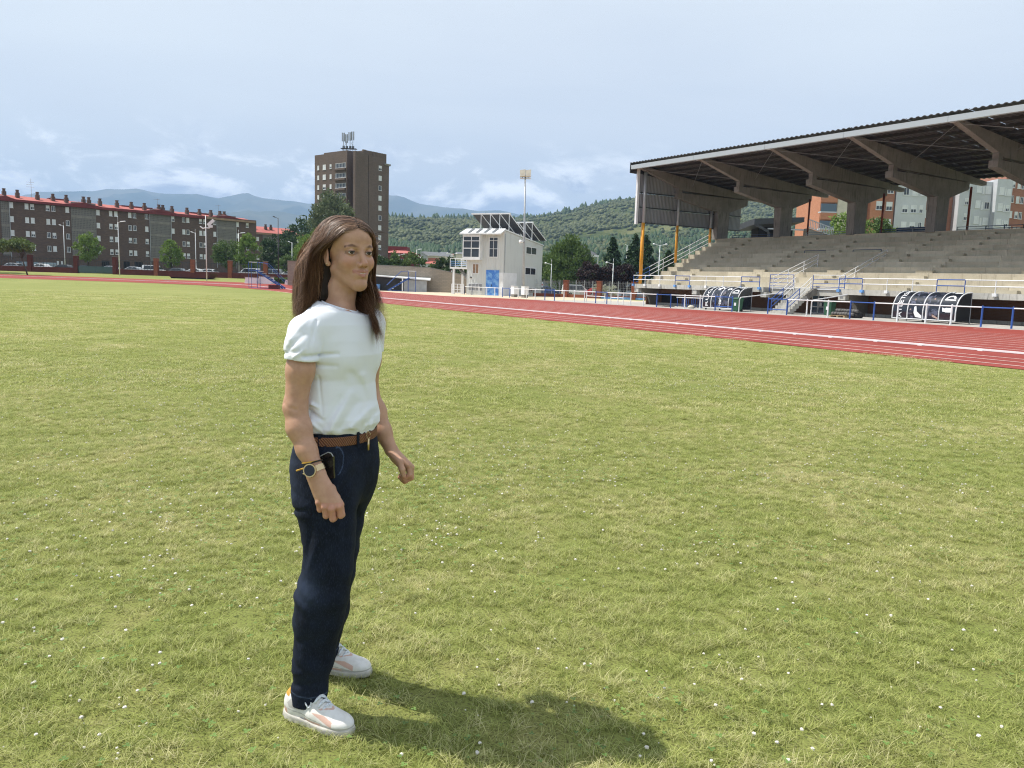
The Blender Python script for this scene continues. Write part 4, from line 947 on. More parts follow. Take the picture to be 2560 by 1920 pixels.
def starter_stand(name, x, y, z0, rz, label, flip=1, s=1.):
    g_ = empty(name, (x, y, z0), rz, label, 'stand', 'blue timekeeper stands')
    H = 2.9 * s; Ln = 4.3 * s; w = .55 * s
    for yy in (-w, w):
        mb = MB(); mb.tube((0, yy, 0), (0, yy, H + 1.), .03, 5); mb.build('upright', 'blue_paint', g_)
        mb = MB(); mb.tube((1.1, yy, 0), (1.1, yy, H + 1.), .03, 5); mb.build('upright', 'blue_paint', g_)
        mb = MB(); mb.beam((.9, yy, H), (Ln + 1, yy, .15), .06, .16); mb.build('stringer', 'blue_paint', g_)
        mb = MB(); mb.tube((1.1, yy, H + 1.), (2.2, yy, H + .9), .028, 5); mb.tube((2.2, yy, H + .9), (Ln + 1.2, yy, .9), .028, 5); mb.build('handrail', 'blue_paint', g_)
        mb = MB(); mb.tube((0, yy, .1), (Ln + 1, yy, .1), .03, 5); mb.build('floor_bar', 'blue_paint', g_)
        mb = MB(); mb.tube((0, yy, H + 1.), (1.1, yy, H + 1.), .028, 5); mb.build('handrail', 'white_paint', g_)
    part('platform', 'blue_paint', g_, (-.05, 1.15, -w, w, H - .05, H + .05))
    for k in range(8): t = k / 8; x_ = 1.2 + Ln * .9 * t; part('step', 'galvanised' if k % 2 else 'white_metal', g_, (x_, x_ + .34, -w, w, H * (1 - t) - .12, H * (1 - t) - .06))
    return g_
starter_stand('timekeeper_stand', -33.2, 97.2, .05, R(-4), 'blue stepped timekeeper stand on the bend of the track, left of the woman', s=.78)
bd = empty('crate', (-29.7, 95.9, .07), 0, 'dark red box at the foot of the blue stand', 'box'); part('box_body', 'mat_cover', bd, (-.7, .5, -.4, .4, 0, .45)); part('lid', 'mat_cover', bd, (-.72, .52, -.42, .42, .46, .52))
starter_stand('timekeeper_stand', -14.9, 116.2, 0, R(182), 'blue stepped timekeeper stand folded against the block wall by the booth', s=.72)

# ================================================================== left: brick wall, gate, pillars, mat, blocks
lw = empty('perimeter_wall', (-75, 146.3, 1.25), R(-2.2), 'low dark red brick wall with tall pillars and thin railings along the left street', 'wall')
cs, sn = math.cos(R(-2.2)), math.sin(R(-2.2))
def lx(X): return (X + 75) / cs
PX = [-112, -101.6, -91.8, -82.9, -75.4, -67.5, -60.5, -53.4, -46.7, -40, -33.5]
for k, X in enumerate(PX): part('pillar', 'pillar_brick' if k > 4 else 'wall_brick', lw, (lx(X) - .36, lx(X) + .36, -.36, .36, -.3, 3.15)); part('pillar_cap', 'dark_concrete', lw, (lx(X) - .42, lx(X) + .42, -.42, .42, 3.15, 3.25))
for a, b in zip(PX[:-1], PX[1:]):
    if a == -82.9: continue
    part('low_wall', 'wall_brick', lw, (lx(a) + .36, lx(b) - .36, -.18, .18, -.3, .92))
    bx = [(lx(a) + .36, lx(b) - .36, -.03, .03, 2.5, 2.56), (lx(a) + .36, lx(b) - .36, -.03, .03, 1.1, 1.16)]
    nn = 14
    for k in range(1, nn): x = lx(a) + (lx(b) - lx(a)) * k / nn; bx.append((x - .02, x + .02, -.02, .02, .92, 2.6))
    part('railing', 'dark_metal', lw, *bx)
gg = empty('street_gate', (-79.2, 146.4, 1.2), R(-2.2), 'dark green sheet metal gate between two brick pillars on the left', 'gate')
part('leaf', 'paint_green', gg, (-3.3, -.03, -.05, .05, .1, 1.35), ); part('leaf', 'paint_green', gg, (.03, 3.3, -.05, .05, .1, 1.35))
part('gate_bar', 'dark_metal', gg, *[(-3.3 + i * .44, -3.26 + i * .44, -.02, .02, 1.35, 2.3) for i in range(16)], (-3.3, 3.3, -.03, .03, 2.26, 2.32))
mm_ = empty('landing_mat', (-58.4, 140.7, TZ(-58.4, 140.7)), R(-2), 'long dark red covered landing mat on the grass before the brick wall', 'mat')
mb = MB(); mb.hexa([(-3.6, -1.5, .12), (3.4, -1.5, .12), (3.4, 1.5, .12), (-3.6, 1.5, .12)], [(-3.9, -1.6, 1.05), (3.9, -1.6, 1.0), (3.9, 1.6, 1.0), (-3.9, 1.6, 1.05)]); mb.build('cover', 'mat_cover', mm_)
part('pallet_base', 'dark_hole', mm_, (-3.5, 3.2, -1.35, 1.35, -.1, .115))
for k, (x, y, w, h, lab) in enumerate(((-41.6, 122.6, 2.0, .95, 'white block beside the track behind the blue stand, left one'), (-39.5, 123.2, 2.2, 1.1, 'white block behind the blue stand, taller middle one'), (-36.2, 125, 1.6, .75, 'white block at the right of the blue stand'))):
    b_ = empty('white_block', (x, y, TZ(x, y)), R(-8), lab, 'block', 'white blocks behind the blue stand')
    mb = MB(); mb.hexa([(-w / 2, -.5, 0), (w / 2, -.5, 0), (w / 2, .5, 0), (-w / 2, .5, 0)], [(-w / 2 + .1, -.45, h), (w / 2 - .05, -.45, h * .92), (w / 2 - .05, .45, h * .92), (-w / 2 + .1, .45, h)]); mb.build('block_body', 'white_paint', b_)
    part('top_sheet', 'white_metal', b_, (-w / 2, w / 2, -.52, .52, h, h + .03))
hp = empty('sand_heap', (-36.5, 137, .7), 0, 'pale heap of sand behind a hedge, right of the blue stand', 'sand heap'); mb = MB(); mb.lathe([(4.2, 0), (3.2, .6), (1.8, 1.2), (.3, 1.45)], 14); mb.build('heap', 'sandy', hp, True)
ft = empty('low_block', (-57, 127.2, TZ(-57, 127.2) ), 0, 'tiny pale marker slab on the grass beyond the bend', 'marker'); part('slab', 'cream_wall', ft, (-.6, .3, -.3, .3, 0, .12))

# ================================================================== lamps
def lamp(x, y, z0, h, kind, label, heads=((-1, 0),), mat='white_metal', rz=0., spike=.7):
    g_ = empty('street_lamp', (x, y, z0), rz, label, 'street lamp', 'street lamps')
    mb = MB(); mb.tube((0, 0, 0), (0, 0, h), .09, 8, .055); 
    if spike: mb.tube((0, 0, h), (0, 0, h + spike), .025, 5)
    mb.build('pole', mat, g_, True)
    for dx, dy in heads:
        mb = MB(); mb.tube((0, 0, h - .1), (dx * .75, dy * .75, h + .1), .035, 5); mb.build('arm', mat, g_)
        mb = MB()
        if kind == 'ball': mb.lathe([(.02, -.1), (.16, -.06), (.2, .02), (.12, .12), (.02, .15)], 10, (dx * .95, dy * .95, h + .1))
        else: mb.hexa([(dx * .5 - .1, -.12, h + .0), (dx * 1.25 + .1, -.12, h + .12), (dx * 1.25 + .1, .12, h + .12), (dx * .5 - .1, .12, h)], [(dx * .5 - .08, -.08, h + .16), (dx * 1.2 + .08, -.08, h + .24), (dx * 1.2 + .08, .08, h + .24), (dx * .5 - .08, .08, h + .16)])
        mb.build('lamp_head', 'white_paint' if mat != 'dark_metal' else 'dark_metal', g_, kind == 'ball')
    return g_
lamp(5.75, 125, 0, 5.05, 'ball', 'white lamp with one arm to the left, just right of the booth', ((-1, 0),))
lamp(14.15, 113, 0, 5.05, 'ball', 'white one armed lamp before the purple trees, between booth and stand', ((-1, 0),))
lamp(22.05, 120, 0, 8.3, 'ball', 'white two armed lamp seen behind the left end of the terrace', ((-1, 0), (1, 0)))
lamp(24.1, 170, 0, 10.9, 'flat', 'small far lamp above the conifers left of the yellow post', ((-.4, 0),), spike=0)
lamp(-71.4, 140, 1.0, 9.5, 'flat', 'tall white lamp in front of the second stairwell of the brick row', ((1, 0),), spike=1.)
lamp(-61.9, 150.5, 1.3, 8.3, 'flat', 'short white lamp left of the mast with two arms', ((-.8, 0),))
lamp(-92.8, 160, 1.3, 9.4, 'flat', 'white lamp behind the light green tree at the first stairwell', ((-.8, 0),))
lamp(-57.1, 160.5, 1.3, 9.0, 'flat', 'white lamp behind the dark round tree near the end of the brick row', ((1, 0),))
lamp(-36.0, 118, .25, 10.2, 'flat', 'dark green pole lamp right of the blue stand', ((-.7, 0),), mat='dark_metal', spike=0)
lamp(-43.7, 152, 1.2, 7.2, 'flat', 'white lamp among the trees behind the woman', ((-.7, 0),), spike=0)
lamp(-22.5, 150, 0, 6.6, 'ball', 'white two armed lamp right of the brick tower', ((-1, 0), (1, 0)))
lamp(-21.9, 172, 0, 8.6, 'flat', 'white lamp mast with a camera box behind the small trees', ((.8, 0),))
lamp(-18.6, 152, 0, 6.4, 'ball', 'small white lamp beside the white gable house', ((-.5, 0),), spike=0)
lamp(-13.3, 162, 0, 7.5, 'ball', 'white two armed lamp just left of the booth balcony', ((-1, 0), (1, 0)))
ms_ = empty('lamp_mast', (-51.9, 130.5, .5), 0, 'tall white mast with two curved arms in front of the brick row', 'mast')
mb = MB(); mb.tube((0, 0, 0), (0, 0, 10.9), .09, 8, .06); mb.build('pole', 'white_paint', ms_, True)
mb = MB(); mb.path([(0, 0, 8.9), (-.5, 0, 8.75), (-.95, 0, 9.1)], .09, 6); mb.build('arm', 'white_paint', ms_)
mb = MB(); mb.path([(0, 0, 8.9), (.6, 0, 8.85), (1.1, 0, 9.3)], .09, 6); mb.build('arm', 'white_paint', ms_)
mb = MB(); mb.beam((.35, 0, 9.3), (1.35, 0, 10.2), .5, .08, (0, 1, 0)); mb.beam((.45, 0, 9.2), (1.15, 0, 9.1), .4, .06, (0, 1, 0)); mb.build('lamp_panel', 'white_paint', ms_)

# ================================================================== cars
def car_proto(kind):
    """side profiles (x, z); x forward; returns dict of parts"""
    if kind == 'van': low = [(-2.1, .35), (-2.15, .9), (-2.1, 1.0), (1.55, 1.0), (2.05, .85), (2.15, .6), (2.15, .35)]; top = [(-2.1, 1.0), (-2.05, 1.75), (-1.9, 1.85), (.45, 1.83), (.75, 1.7), (1.5, 1.02)]
    else: low = [(-2.05, .3), (-2.15, .6), (-2.1, .92), (-1.5, .98), (1.0, .95), (1.9, .78), (2.12, .6), (2.1, .3)]; top = [(-1.75, .97), (-1.25, 1.38), (-.6, 1.47), (.1, 1.45), (.5, 1.32), (1.1, .95)]
    return low, top
def make_car(name, x, y, z, rz, kind, paint, label):
    low, top = car_proto(kind)
    g_ = empty(name, (x, y, z), rz, label, 'van' if kind == 'van' else 'car', 'vehicles parked along the street'); w = .86
    mb = MB(); n_ = len(low); vs = [(p[0], -w, p[1]) for p in low] + [(p[0], w, p[1]) for p in low]; mb.prism(low, 'y', -w, w); o = mb.build('body', paint, g_)
    mb = MB(); n_ = len(top); wi = .72
    zt = max(p[1] for p in top); vs = []
    for s_ in (-1, 1): vs += [(p[0], s_ * (w - .16 * (p[1] - top[0][1]) / (zt - top[0][1])), p[1]) for p in top]
    fs = [tuple(range(n_)), tuple(range(2 * n_ - 1, n_ - 1, -1))] + [(i, n_ + i, n_ + (i + 1) % n_, (i + 1) % n_) for i in range(n_)]
    mb.add(vs, fs); mb.build('cabin', paint, g_)
    # glass slightly proud of the cabin sides
    x0, x1 = top[0][0] + .35, top[-1][0] - .45; zb = top[0][1] + .06; ztop = zt - .12
    for s_ in (-1, 1):
        yb, yt_ = s_ * (w + .004), s_ * (w - .13); k = .35
        for a0, a1, c0, c1 in ((x0, (x0 + x1) / 2 - .04, x0 + (.12 if kind == 'van' else .45), (x0 + x1) / 2 - .04), ((x0 + x1) / 2 + .04, x1 + .1, (x0 + x1) / 2 + .04, x1 - .42)):
            if kind == 'van' and a0 == x0 and paint == 'paint_white' and rz > 9: continue
            vs = [(a0, yb, zb), (a1, yb, zb), (c1, yt_ + s_ * .012, ztop), (c0, yt_ + s_ * .012, ztop)]; mesh_obj('side_window', vs, [(0, 1, 2, 3)], 'car_glass', g_)
    a, b = top[-1], top[-2]; e = .02
    mesh_obj('windscreen', [(a[0] - .03 + e, -w + .08, a[1] + .04 + e), (a[0] - .03 + e, w - .08, a[1] + .04 + e), (b[0] + .05 + e, w - .2, b[1] - .05 + e), (b[0] + .05 + e, -w + .2, b[1] - .05 + e)], [(0, 1, 2, 3)], 'car_glass', g_)
    for xx in (-1.35, 1.35):
        for s_ in (-1, 1):
            mb = MB(); mb.tube((xx, s_ * (w - .2), .32), (xx, s_ * (w + .012), .32), .32, 14); wh = mb.build('wheel', 'rubber', g_, False)
            mb = MB(); mb.tube((xx, s_ * (w + .0), .32), (xx, s_ * (w + .02), .32), .19, 10); mb.build('rim', 'galvanised', wh)
    for s_ in (-1, 1):
        part('headlight', 'window_glass_blue', g_, (2.0, 2.13, s_ * .62 - .16, s_ * .62 + .16, .62, .76)); part('tail_light', 'paint_red', g_, (-2.16, -2.08, s_ * .7 - .1, s_ * .7 + .1, .72, .95))
cars = [(-97.9, 'hatch', 'paint_silver', 'silver car at the far left of the parked row'), (-93.0, 'hatch', 'paint_white', 'white car behind the leaning pine'), (-88.5, 'hatch', 'paint_black', 'black car left of the second pillar'),
        (-83.6, 'hatch', 'paint_black', 'black car behind the light green tree'), (-79.2, 'hatch', 'paint_silver', 'silver car showing over the green gate'), (-74.6, 'hatch', 'paint_silver', 'silver hatchback left of the white van and behind the tall lamp'),
        (-70.2, 'van', 'paint_white', 'white van with side windows left of the third tree'), (-65.9, 'hatch', 'paint_grey', 'grey car between the white van and the round topped tree'), (-62.4, 'hatch', 'paint_white', 'white car just left of the red mat'),
        (-59.0, 'hatch', 'paint_white', 'white car seen over the left half of the red mat'), (-51.6, 'van', 'paint_white', 'white panel van right of the red mat'), (-47.0, 'van', 'paint_silver', 'silver people carrier between the pillar and the blue stand'), (-43.2, 'hatch', 'paint_white', 'white car partly hidden by the blue stand')]
for i, (x, k, c_, lab) in enumerate(cars): make_car('parked_van' if k == 'van' else 'parked_car', x, 151.2 - .04 * (x + 75), 1.31, R(180 if i % 3 else 0) + R(-2), k, c_, lab)
make_car('parked_car', -38.6, 139.5, 1.0, R(168), 'hatch', 'paint_grey', 'grey car with an open boot lid right of the blue stand'); make_car('parked_car', -34.0, 139.5, 1.0, R(120), 'hatch', 'paint_blue', 'dark blue car near the woman\'s hair')
make_car('parked_car', 9.5, 120, 0, R(20), 'van', 'paint_white', 'white van behind the fence right of the booth'); make_car('parked_car', 13.0, 119.5, 0, R(10), 'hatch', 'paint_red', 'red car behind the fence between the brick pillars')
make_car('parked_car', 5.0, 123, 0, R(15), 'hatch', 'paint_blue', 'blue car behind the fence beside the booth')

# ================================================================== right perimeter fence
rf = empty('perimeter_fence', (8, 110.5, 0), R(-28), 'grey mesh fence with brick pillars on a low brick wall between booth and stand', 'fence')
def rfx(X, Y): d = Vector((X - 8, Y - 110.5, 0)); return d.x * math.cos(R(28)) - d.y * math.sin(R(28))
part('low_wall', 'pillar_brick', rf, (-6, 16, -.15, .15, 0, .45)); part('low_wall_paint', 'light_blue_paint', rf, (4.4, 11, -.19, -.152, .0, .3))
for k, x in enumerate((-.8, 4.3, 9.4, 14.5)): part('pillar', 'pillar_brick', rf, (x - .32, x + .32, -.32, .32, 0, 2.35)); part('pillar_cap', 'pillar_brick', rf, (x - .38, x + .38, -.38, .38, 2.35, 2.45))
xs_ = [-5.6 + i * 1.27 for i in range(17)]
for x in xs_: mb = MB(); mb.tube((x, 0, .3), (x, 0, 2.45), .045, 6); mb.build('fence_post', 'galvanised', rf)
part('mesh_panel', 'grey_metal', rf, *[(-5.8, 15.5, -.012, .012, .55 + i * .32, .57 + i * .32) for i in range(6)], *[(-5.8 + i * .22, -5.78 + i * .22, -.01, .01, .45, 2.4) for i in range(96)])
gw = empty('graffiti_wall', (12, 135, 0), R(-20), 'pale graffiti covered wall across the side street, seen through the mesh fence', 'wall')
mt, n = new('graffiti', .8, 0, .2); w = n.coord('Object'); n.base(n.mix(n.rng(n.noise(w, .8, 5, .7, 1.5), .45, .6), (.34, .42, .48), n.mix(n.rng(n.noise(w, .5, 3, .6, 2), .4, .6), (.12, .16, .22), (.45, .36, .30))))
part('wall_face', 'graffiti', gw, (-14, 16, -.15, .15, 0, 2.3)); part('coping', 'dark_concrete', gw, (-14, 16, -.2, .2, 2.3, 2.42))
sg = empty('road_sign', (4.1, 117, 0), 0, 'small white and red road sign behind the mesh fence next to the booth', 'road sign'); part('plate', 'white_paint', sg, (-.12, .12, -.02, .02, 1.3, 2.1)); part('band', 'paint_red', sg, (-.13, .13, -.03, -.021, 1.6, 1.75))
mb = MB(); mb.tube((0, .04, 0), (0, .04, 2.1), .03, 6); mb.build('pole', 'galvanised', sg)
# ================================================================== apartment row on the left
def facade_frame(A, B): return math.atan2(B[1] - A[1], B[0] - A[0])
def block(name, A, B, z0, z1, depth_, mat, label, cat='apartment building', group=None):
    rz = facade_frame(A, B); g_ = empty(name, (A[0], A[1], 0), rz, label, cat, group); ln = math.dist(A, B)
    mb = MB(); mb.box(0, ln, 0, depth_, z0, z1); mb.build('wall', mat, g_); return g_, ln
rgw = random.Random(21)
WIN_ME = {}
def win(g_, x, z, w=.95, h=1.2, kind=None, y=0., cols=2):
    """window: frame, and either a lowered shutter or dark glass; mesh data shared between alike ones"""
    kind = kind or rgw.choice(['shut', 'shut', 'half', 'open', 'half'])
    key = (round(w, 2), round(h, 2), kind, cols)
    if key not in WIN_ME:
        t = .07; mb = MB(); mb.box(-w / 2, -w / 2 + t, -.05, 0, -h / 2, h / 2).box(w / 2 - t, w / 2, -.05, 0, -h / 2, h / 2).box(-w / 2 + t, w / 2 - t, -.05, 0, -h / 2, -h / 2 + t).box(-w / 2 + t, w / 2 - t, -.05, 0, h / 2 - t, h / 2)
        for c_ in range(1, cols): x_ = -w / 2 + w * c_ / cols; mb.box(x_ - .03, x_ + .03, -.048, 0, -h / 2 + t, h / 2 - t)
        mb.box(-w / 2 - .08, w / 2 + .08, -.12, -.002, -h / 2 - .07, -h / 2 - .001)
        f_ = mb.build('window', 'window_frame', g_)
        mb = MB(); mb.box(-w / 2 + t, w / 2 - t, -.02, -.004, -h / 2 + t, h / 2 - t); p_ = mb.build('pane', 'window_glass', f_)
        s_ = None
        if kind in ('shut', 'half'):
            zb = -h / 2 + t if kind == 'shut' else -h * .05; mb = MB(); mb.box(-w / 2 + t, w / 2 - t, -.04, -.021, zb, h / 2 - t); s_ = mb.build('shutter', 'shutter', f_)
        WIN_ME[key] = (f_, p_, s_); f_.location = (x, y, z); return f_
    f0, p0, s0 = WIN_ME[key]; f_ = f0.copy(); col.objects.link(f_); f_.parent = g_; f_.location = (x, y, z)
    for c_ in (p0, s0):
        if c_: d_ = c_.copy(); col.objects.link(d_); d_.parent = f_
    return f_
def chimney(g_, x, y, z, s=1.):
    mb = MB(); mb.box(x - .33 * s, x + .33 * s, y - .5, y + .5, z, z + 1.45).box(x - .22 * s, x + .22 * s, y - .35, y + .35, z + 1.45, z + 1.95).box(x - .27 * s, x + .27 * s, y - .4, y + .4, z + 1.95, z + 2.05); return mb.build('chimney', 'brown_brick', g_)
A0, B0 = (-105.3, 162.0), (-66.9, 200.9)
g_, ln = block('apartment_row', A0, B0, 1.0, 15.9, 11.5, 'brown_brick', 'long brown brick apartment row with red roofs and many chimneys on the left')
mb = MB(); mb.box(-14, -.002, 0, 11.5, 1.0, 15.9); mb.build('wall', 'brown_brick', g_)
for x in (-9, -4.5, -11): 
    for z in (14.76, 11.92, 9.1, 6.25): win(g_, x, z)
ln = 53.6
mb = MB(); mb.add([(-14, -.55, 15.95), (ln + .5, -.55, 15.5), (ln + .5, 5.7, 16.6), (-14, 5.7, 17.35), (-14, 12, 15.95), (ln + .5, 12, 15.5)], [(0, 1, 2, 3), (3, 2, 5, 4)]); mb.add([(-14, -.55, 15.75), (ln + .5, -.55, 15.3), (ln + .5, 12, 15.3), (-14, 12, 15.75)], [(0, 3, 2, 1)])
rf_ = mb.build('roof', 'red_tile', g_, fix=False)
mb = MB(); mb.hexa([(-14, -.62, 15.55), (41.5, -.62, 15.2), (41.5, 0, 15.2), (-14, 0, 15.55)], [(-14, -.62, 16.0), (41.5, -.62, 15.72), (41.5, -.5, 15.72), (-14, -.5, 16.0)]); mb.build('eaves', 'red_fascia', g_)
mb = MB(); mb.hexa([(41.5, -.62, 15.25), (ln + .55, -.62, 15.15), (ln + .55, 0, 15.15), (41.5, 0, 15.25)], [(41.5, -.62, 15.75), (ln + .55, -.62, 15.6), (ln + .55, -.5, 15.6), (41.5, -.5, 15.75)]); mb.build('eaves', 'timber_brown', g_)
for x0, x1 in ((-1.3, .15), (11.75, 16.7), (28.3, 33.0), (44.3, 49.1)):
    mb = MB(); mb.box(x0, x1, -.12, -.002, 4.3, 15.4); mb.build('stairwell_screen', 'screen_block', g_)
    for k in range(5): mb = MB(); mb.box(x0, x1, -.16, -.121, 4.6 + k * 2.84, 5.1 + k * 2.84); mb.build('screen_band', 'dark_concrete', g_)
    mb = MB(); mb.add([(x0 - 1.8, -.56, 15.8), (x1 + 1.8, -.56, 15.75), ((x0 + x1) / 2, -.56, 16.5), ((x0 + x1) / 2, 3.2, 16.9)], [(0, 1, 2), (0, 2, 3), (1, 3, 2)]); mb.build('small_gable', 'red_fascia', g_, fix=False)
for x in (.22, 28.2, 33.1, 44.2, 49.2): mb = MB(); mb.tube((x, -.2, 3.5), (x, -.2, 15.4), .06, 6); mb.build('drain_pipe', 'galvanised', g_)
cols_ = [.6, 3.37, 4.4, 7.3, 8.36, 11.03, 17.17, 19.8, 20.9, 23.87, 24.9, 27.55, 33.55, 36.1, 37.1, 40.2, 41.2, 43.7, 49.6, 52.2]
for r_, z in enumerate((14.72, 11.88, 9.05, 6.22)):
    for x in cols_: win(g_, x, z - .004 * x, .68, 1.12)
for x0, x1 in ((17.6, 19.2), (19.9, 21.4), (22.2, 23.6), (24.6, 26.4)): mb = MB(); mb.box(x0, x1, -.03, -.001, 1.3, 4.1); mb.build('garage_opening', 'dark_hole', g_)
for x in (8.6, 9.4): mb = MB(); mb.box(x, x + .4, -.06, -.001, 1.4, 3.6); mb.build('doorway', 'shutter', g_)
mb = MB(); mb.box(1.0, 9.0, -.04, -.001, 1.4, 3.2); mb.build('graffiti_patch', 'graffiti', g_)
for x, y in ((.05, 2.8), (2.5, 3), (6.2, 3), (9.3, 3.5), (11.7, 2.8), (15.1, 2.6), (16.2, 2.6), (18.6, 3), (22.2, 3), (25.4, 3.2), (28.1, 2.6), (31.4, 2.6), (32.3, 2.6), (34.6, 3), (38.2, 3), (41.4, 3.4), (44, 2.7), (46.3, 2.6), (47.4, 2.6)): chimney(g_, x, y, 16.15 - .012 * x)
for x in (5.6, 32.0, 47.0):
    mb = MB(); mb.tube((x, 5, 16.6), (x, 5, 21.0 if x < 9 else 19.4), .035, 5)
    for z in (20.2, 19.7, 19.2) if x < 9 else (19.2,): mb.tube((x - .9, 5, z), (x + .6, 5, z), .025, 4)
    mb.build('aerial', 'grey_metal', g_)
mb = MB(); mb.box(-13.9, -3.1, 4, 9, 15.9, 20.9); mb.build('stair_tower', 'brown_brick', g_); mb = MB(); mb.box(-14.1, -2.95, 3.8, 9.2, 20.9, 21.3); mb.build('tower_cap', 'dark_concrete', g_)
for x0, x1 in ((9, 13), (24, 31), (40, 45)): mb = MB(); mb.box(x0, x1, 5.4, 7, 16.5, 17.4 - .01 * x0); mb.build('roof_box', 'red_fascia', g_)
# the next row, farther and lower
A1, B1 = (-84.5, 238.0), (-68.0, 248.0)
g_, ln = block('apartment_row', A1, B1, 1.0, 15.2, 11, 'brown_brick', 'second brown brick block with a red hipped roof, right of the long row')
mb = MB(); mb.add([(-3, -.5, 15.3), (ln + .6, -.5, 15.0), (ln - 3, 5.5, 17.2), (-3, 5.5, 17.5), (ln + .6, 11.5, 15.0), (-3, 11.5, 15.3)], [(0, 1, 2, 3), (1, 4, 2), (3, 2, 4, 5)]); mb.build('roof', 'red_tile', g_, fix=False)
mb = MB(); mb.box(-3, ln + .6, -.55, 0, 14.6, 15.1); mb.build('eaves', 'timber_brown', g_); mb = MB(); mb.box(7, 12, -.1, -.002, 3, 14.6); mb.build('stairwell_screen', 'screen_block', g_)
for x in (2.5, 5.4, 12.9, 15.0, 18.0):
    for z in (13.2, 10.4, 7.5, 4.7): win(g_, x, z)
for x in (3.6, 4.9, 8.6, 10.2): chimney(g_, x, 3, 15.9, 1.2)
# ------------------------------------------------------------------ brick tower
A, B = (-60.4, 234.0), (-48.9, 225.1)
g_, ln = block('tower_block', A, B, 0, 37.7, 14, 'tower_brick', 'tall dark brick tower block with white windows and aerials on its roof')
rz = facade_frame(A, B); Mi = (Matrix.Translation((A[0], A[1], 0)) @ Matrix.Rotation(rz, 4, 'Z')).inverted()
def inb(x, y): p = Mi @ Vector((x, y, 0)); return p.x, p.y
for k in range(11):
    z = 34.0 - k * 2.83
    win(g_, 1.64, z, .8, 1.25, 'shut'); win(g_, 4.43, z, 1.35, 1.45, rgw.choice(['half', 'shut'])); win(g_, 7.3, z, .8, 1.25)
    f_ = win(g_, 11.7, z, 4.6, 1.3, 'open', cols=7)
    mb = MB(); mb.box(9.35, 14.06, -.5, -.001, z - 1.35, z - .75); mb.build('balcony_front', 'tower_brick', g_)
# recess and right wing as further walls
mb = MB(); p = inb(-48.4, 229.5); p2 = inb(-44.6, 227.5); mb.box(14.5, 18.9, 3.2, 11, 0, 38.2); mb.build('core_wall', 'tower_brick', g_)
for k in range(11): z = 34.3 - k * 2.83; f_ = win(g_, 15.35, z, .95, 1.2, y=3.2)
A2, B2 = (-45.6, 221.0), (-37.6, 232.6)
rz2 = facade_frame(A2, B2) - rz; p = inb(*A2)
wg = bpy.data.objects.new('right_wing', None)
mb = MB(); c_, s_ = math.cos(rz2), math.sin(rz2)
def rp(x, y): return (p[0] + c_ * x - s_ * y, p[1] + s_ * x + c_ * y)
ln2 = math.dist(A2, B2)
def rbox(x0, x1, y0, y1, z0, z1): pts = [rp(x0, y0), rp(x1, y0), rp(x1, y1), rp(x0, y1)]; return MB().hexa([(*a, z0) for a in pts], [(*a, z1) for a in pts])
rbox(-.1, 4.9, 0, .9, 0, 37.3).build('wing_wall', 'tower_brick', g_); rbox(4.75, 5.2, .5, 4, 0, 36.4).build('recess_wall', 'dark_concrete', g_)
rbox(5.1, 11.6, .0, 5, 0, 36.9).build('wing_wall', 'tower_brick', g_); rbox(11.6, 13.3, .0, 5, 0, 35.0).build('wing_wall', 'tower_brick', g_); rbox(11.3, 13.7, -.3, 9.2, 35.0, 35.5).build('wing_cap', 'dark_concrete', g_)
for k in range(11):
    z = 33.9 - k * 2.83; f_ = win(g_, 0, z, 1.2, 1.35, rgw.choice(['half', 'shut', 'open'])); f_.location = (*rp(9.65, -.0), z); f_.rotation_euler = (0, 0, rz2)
    f_ = win(g_, 0, z, .7, 1.25, 'shut'); f_.location = (*rp(5.0, .45), z); f_.rotation_euler = (0, 0, rz2)
for x in (7, 8.2, 3.2): rbox(x, x + .9, .2, .8, 36.9, 38.2).build('roof_vent', 'tower_brick', g_)
mb = MB(); mb.box(4.0, 14.4, .2, 6, 37.7, 38.1); mb.build('parapet', 'tower_brick', g_)
an = empty('antenna_mast', (-49.3, 229.0, 38.1), 0, 'cluster of grey phone aerials on the roof of the brick tower', 'aerial')
for x, h in ((-1.5, 5.4), (-.6, 5.0), (.4, 5.6), (1.2, 5.8)):
    mb = MB(); mb.tube((x, 0, 0), (x, 0, h), .08, 6); mb.build('mast', 'grey_metal', an)
    for s_ in (-.3, .3): part('panel_antenna', 'grey_metal', an, (x + s_ - .13, x + s_ + .13, -.25, -.1, h - 2.4, h))
    part('radio_box', 'dark_metal', an, (x - .3, x + .3, .1, .5, 1.0, 1.8))
part('platform', 'dark_metal', an, (-2.2, 2.3, -.8, .8, .9, 1.02)); 
for x in (-2.1, 2.2): mb = MB(); mb.beam((x, 0, 0), (x * .3, 0, 2.8), .08, .08); mb.build('stay', 'grey_metal', an)

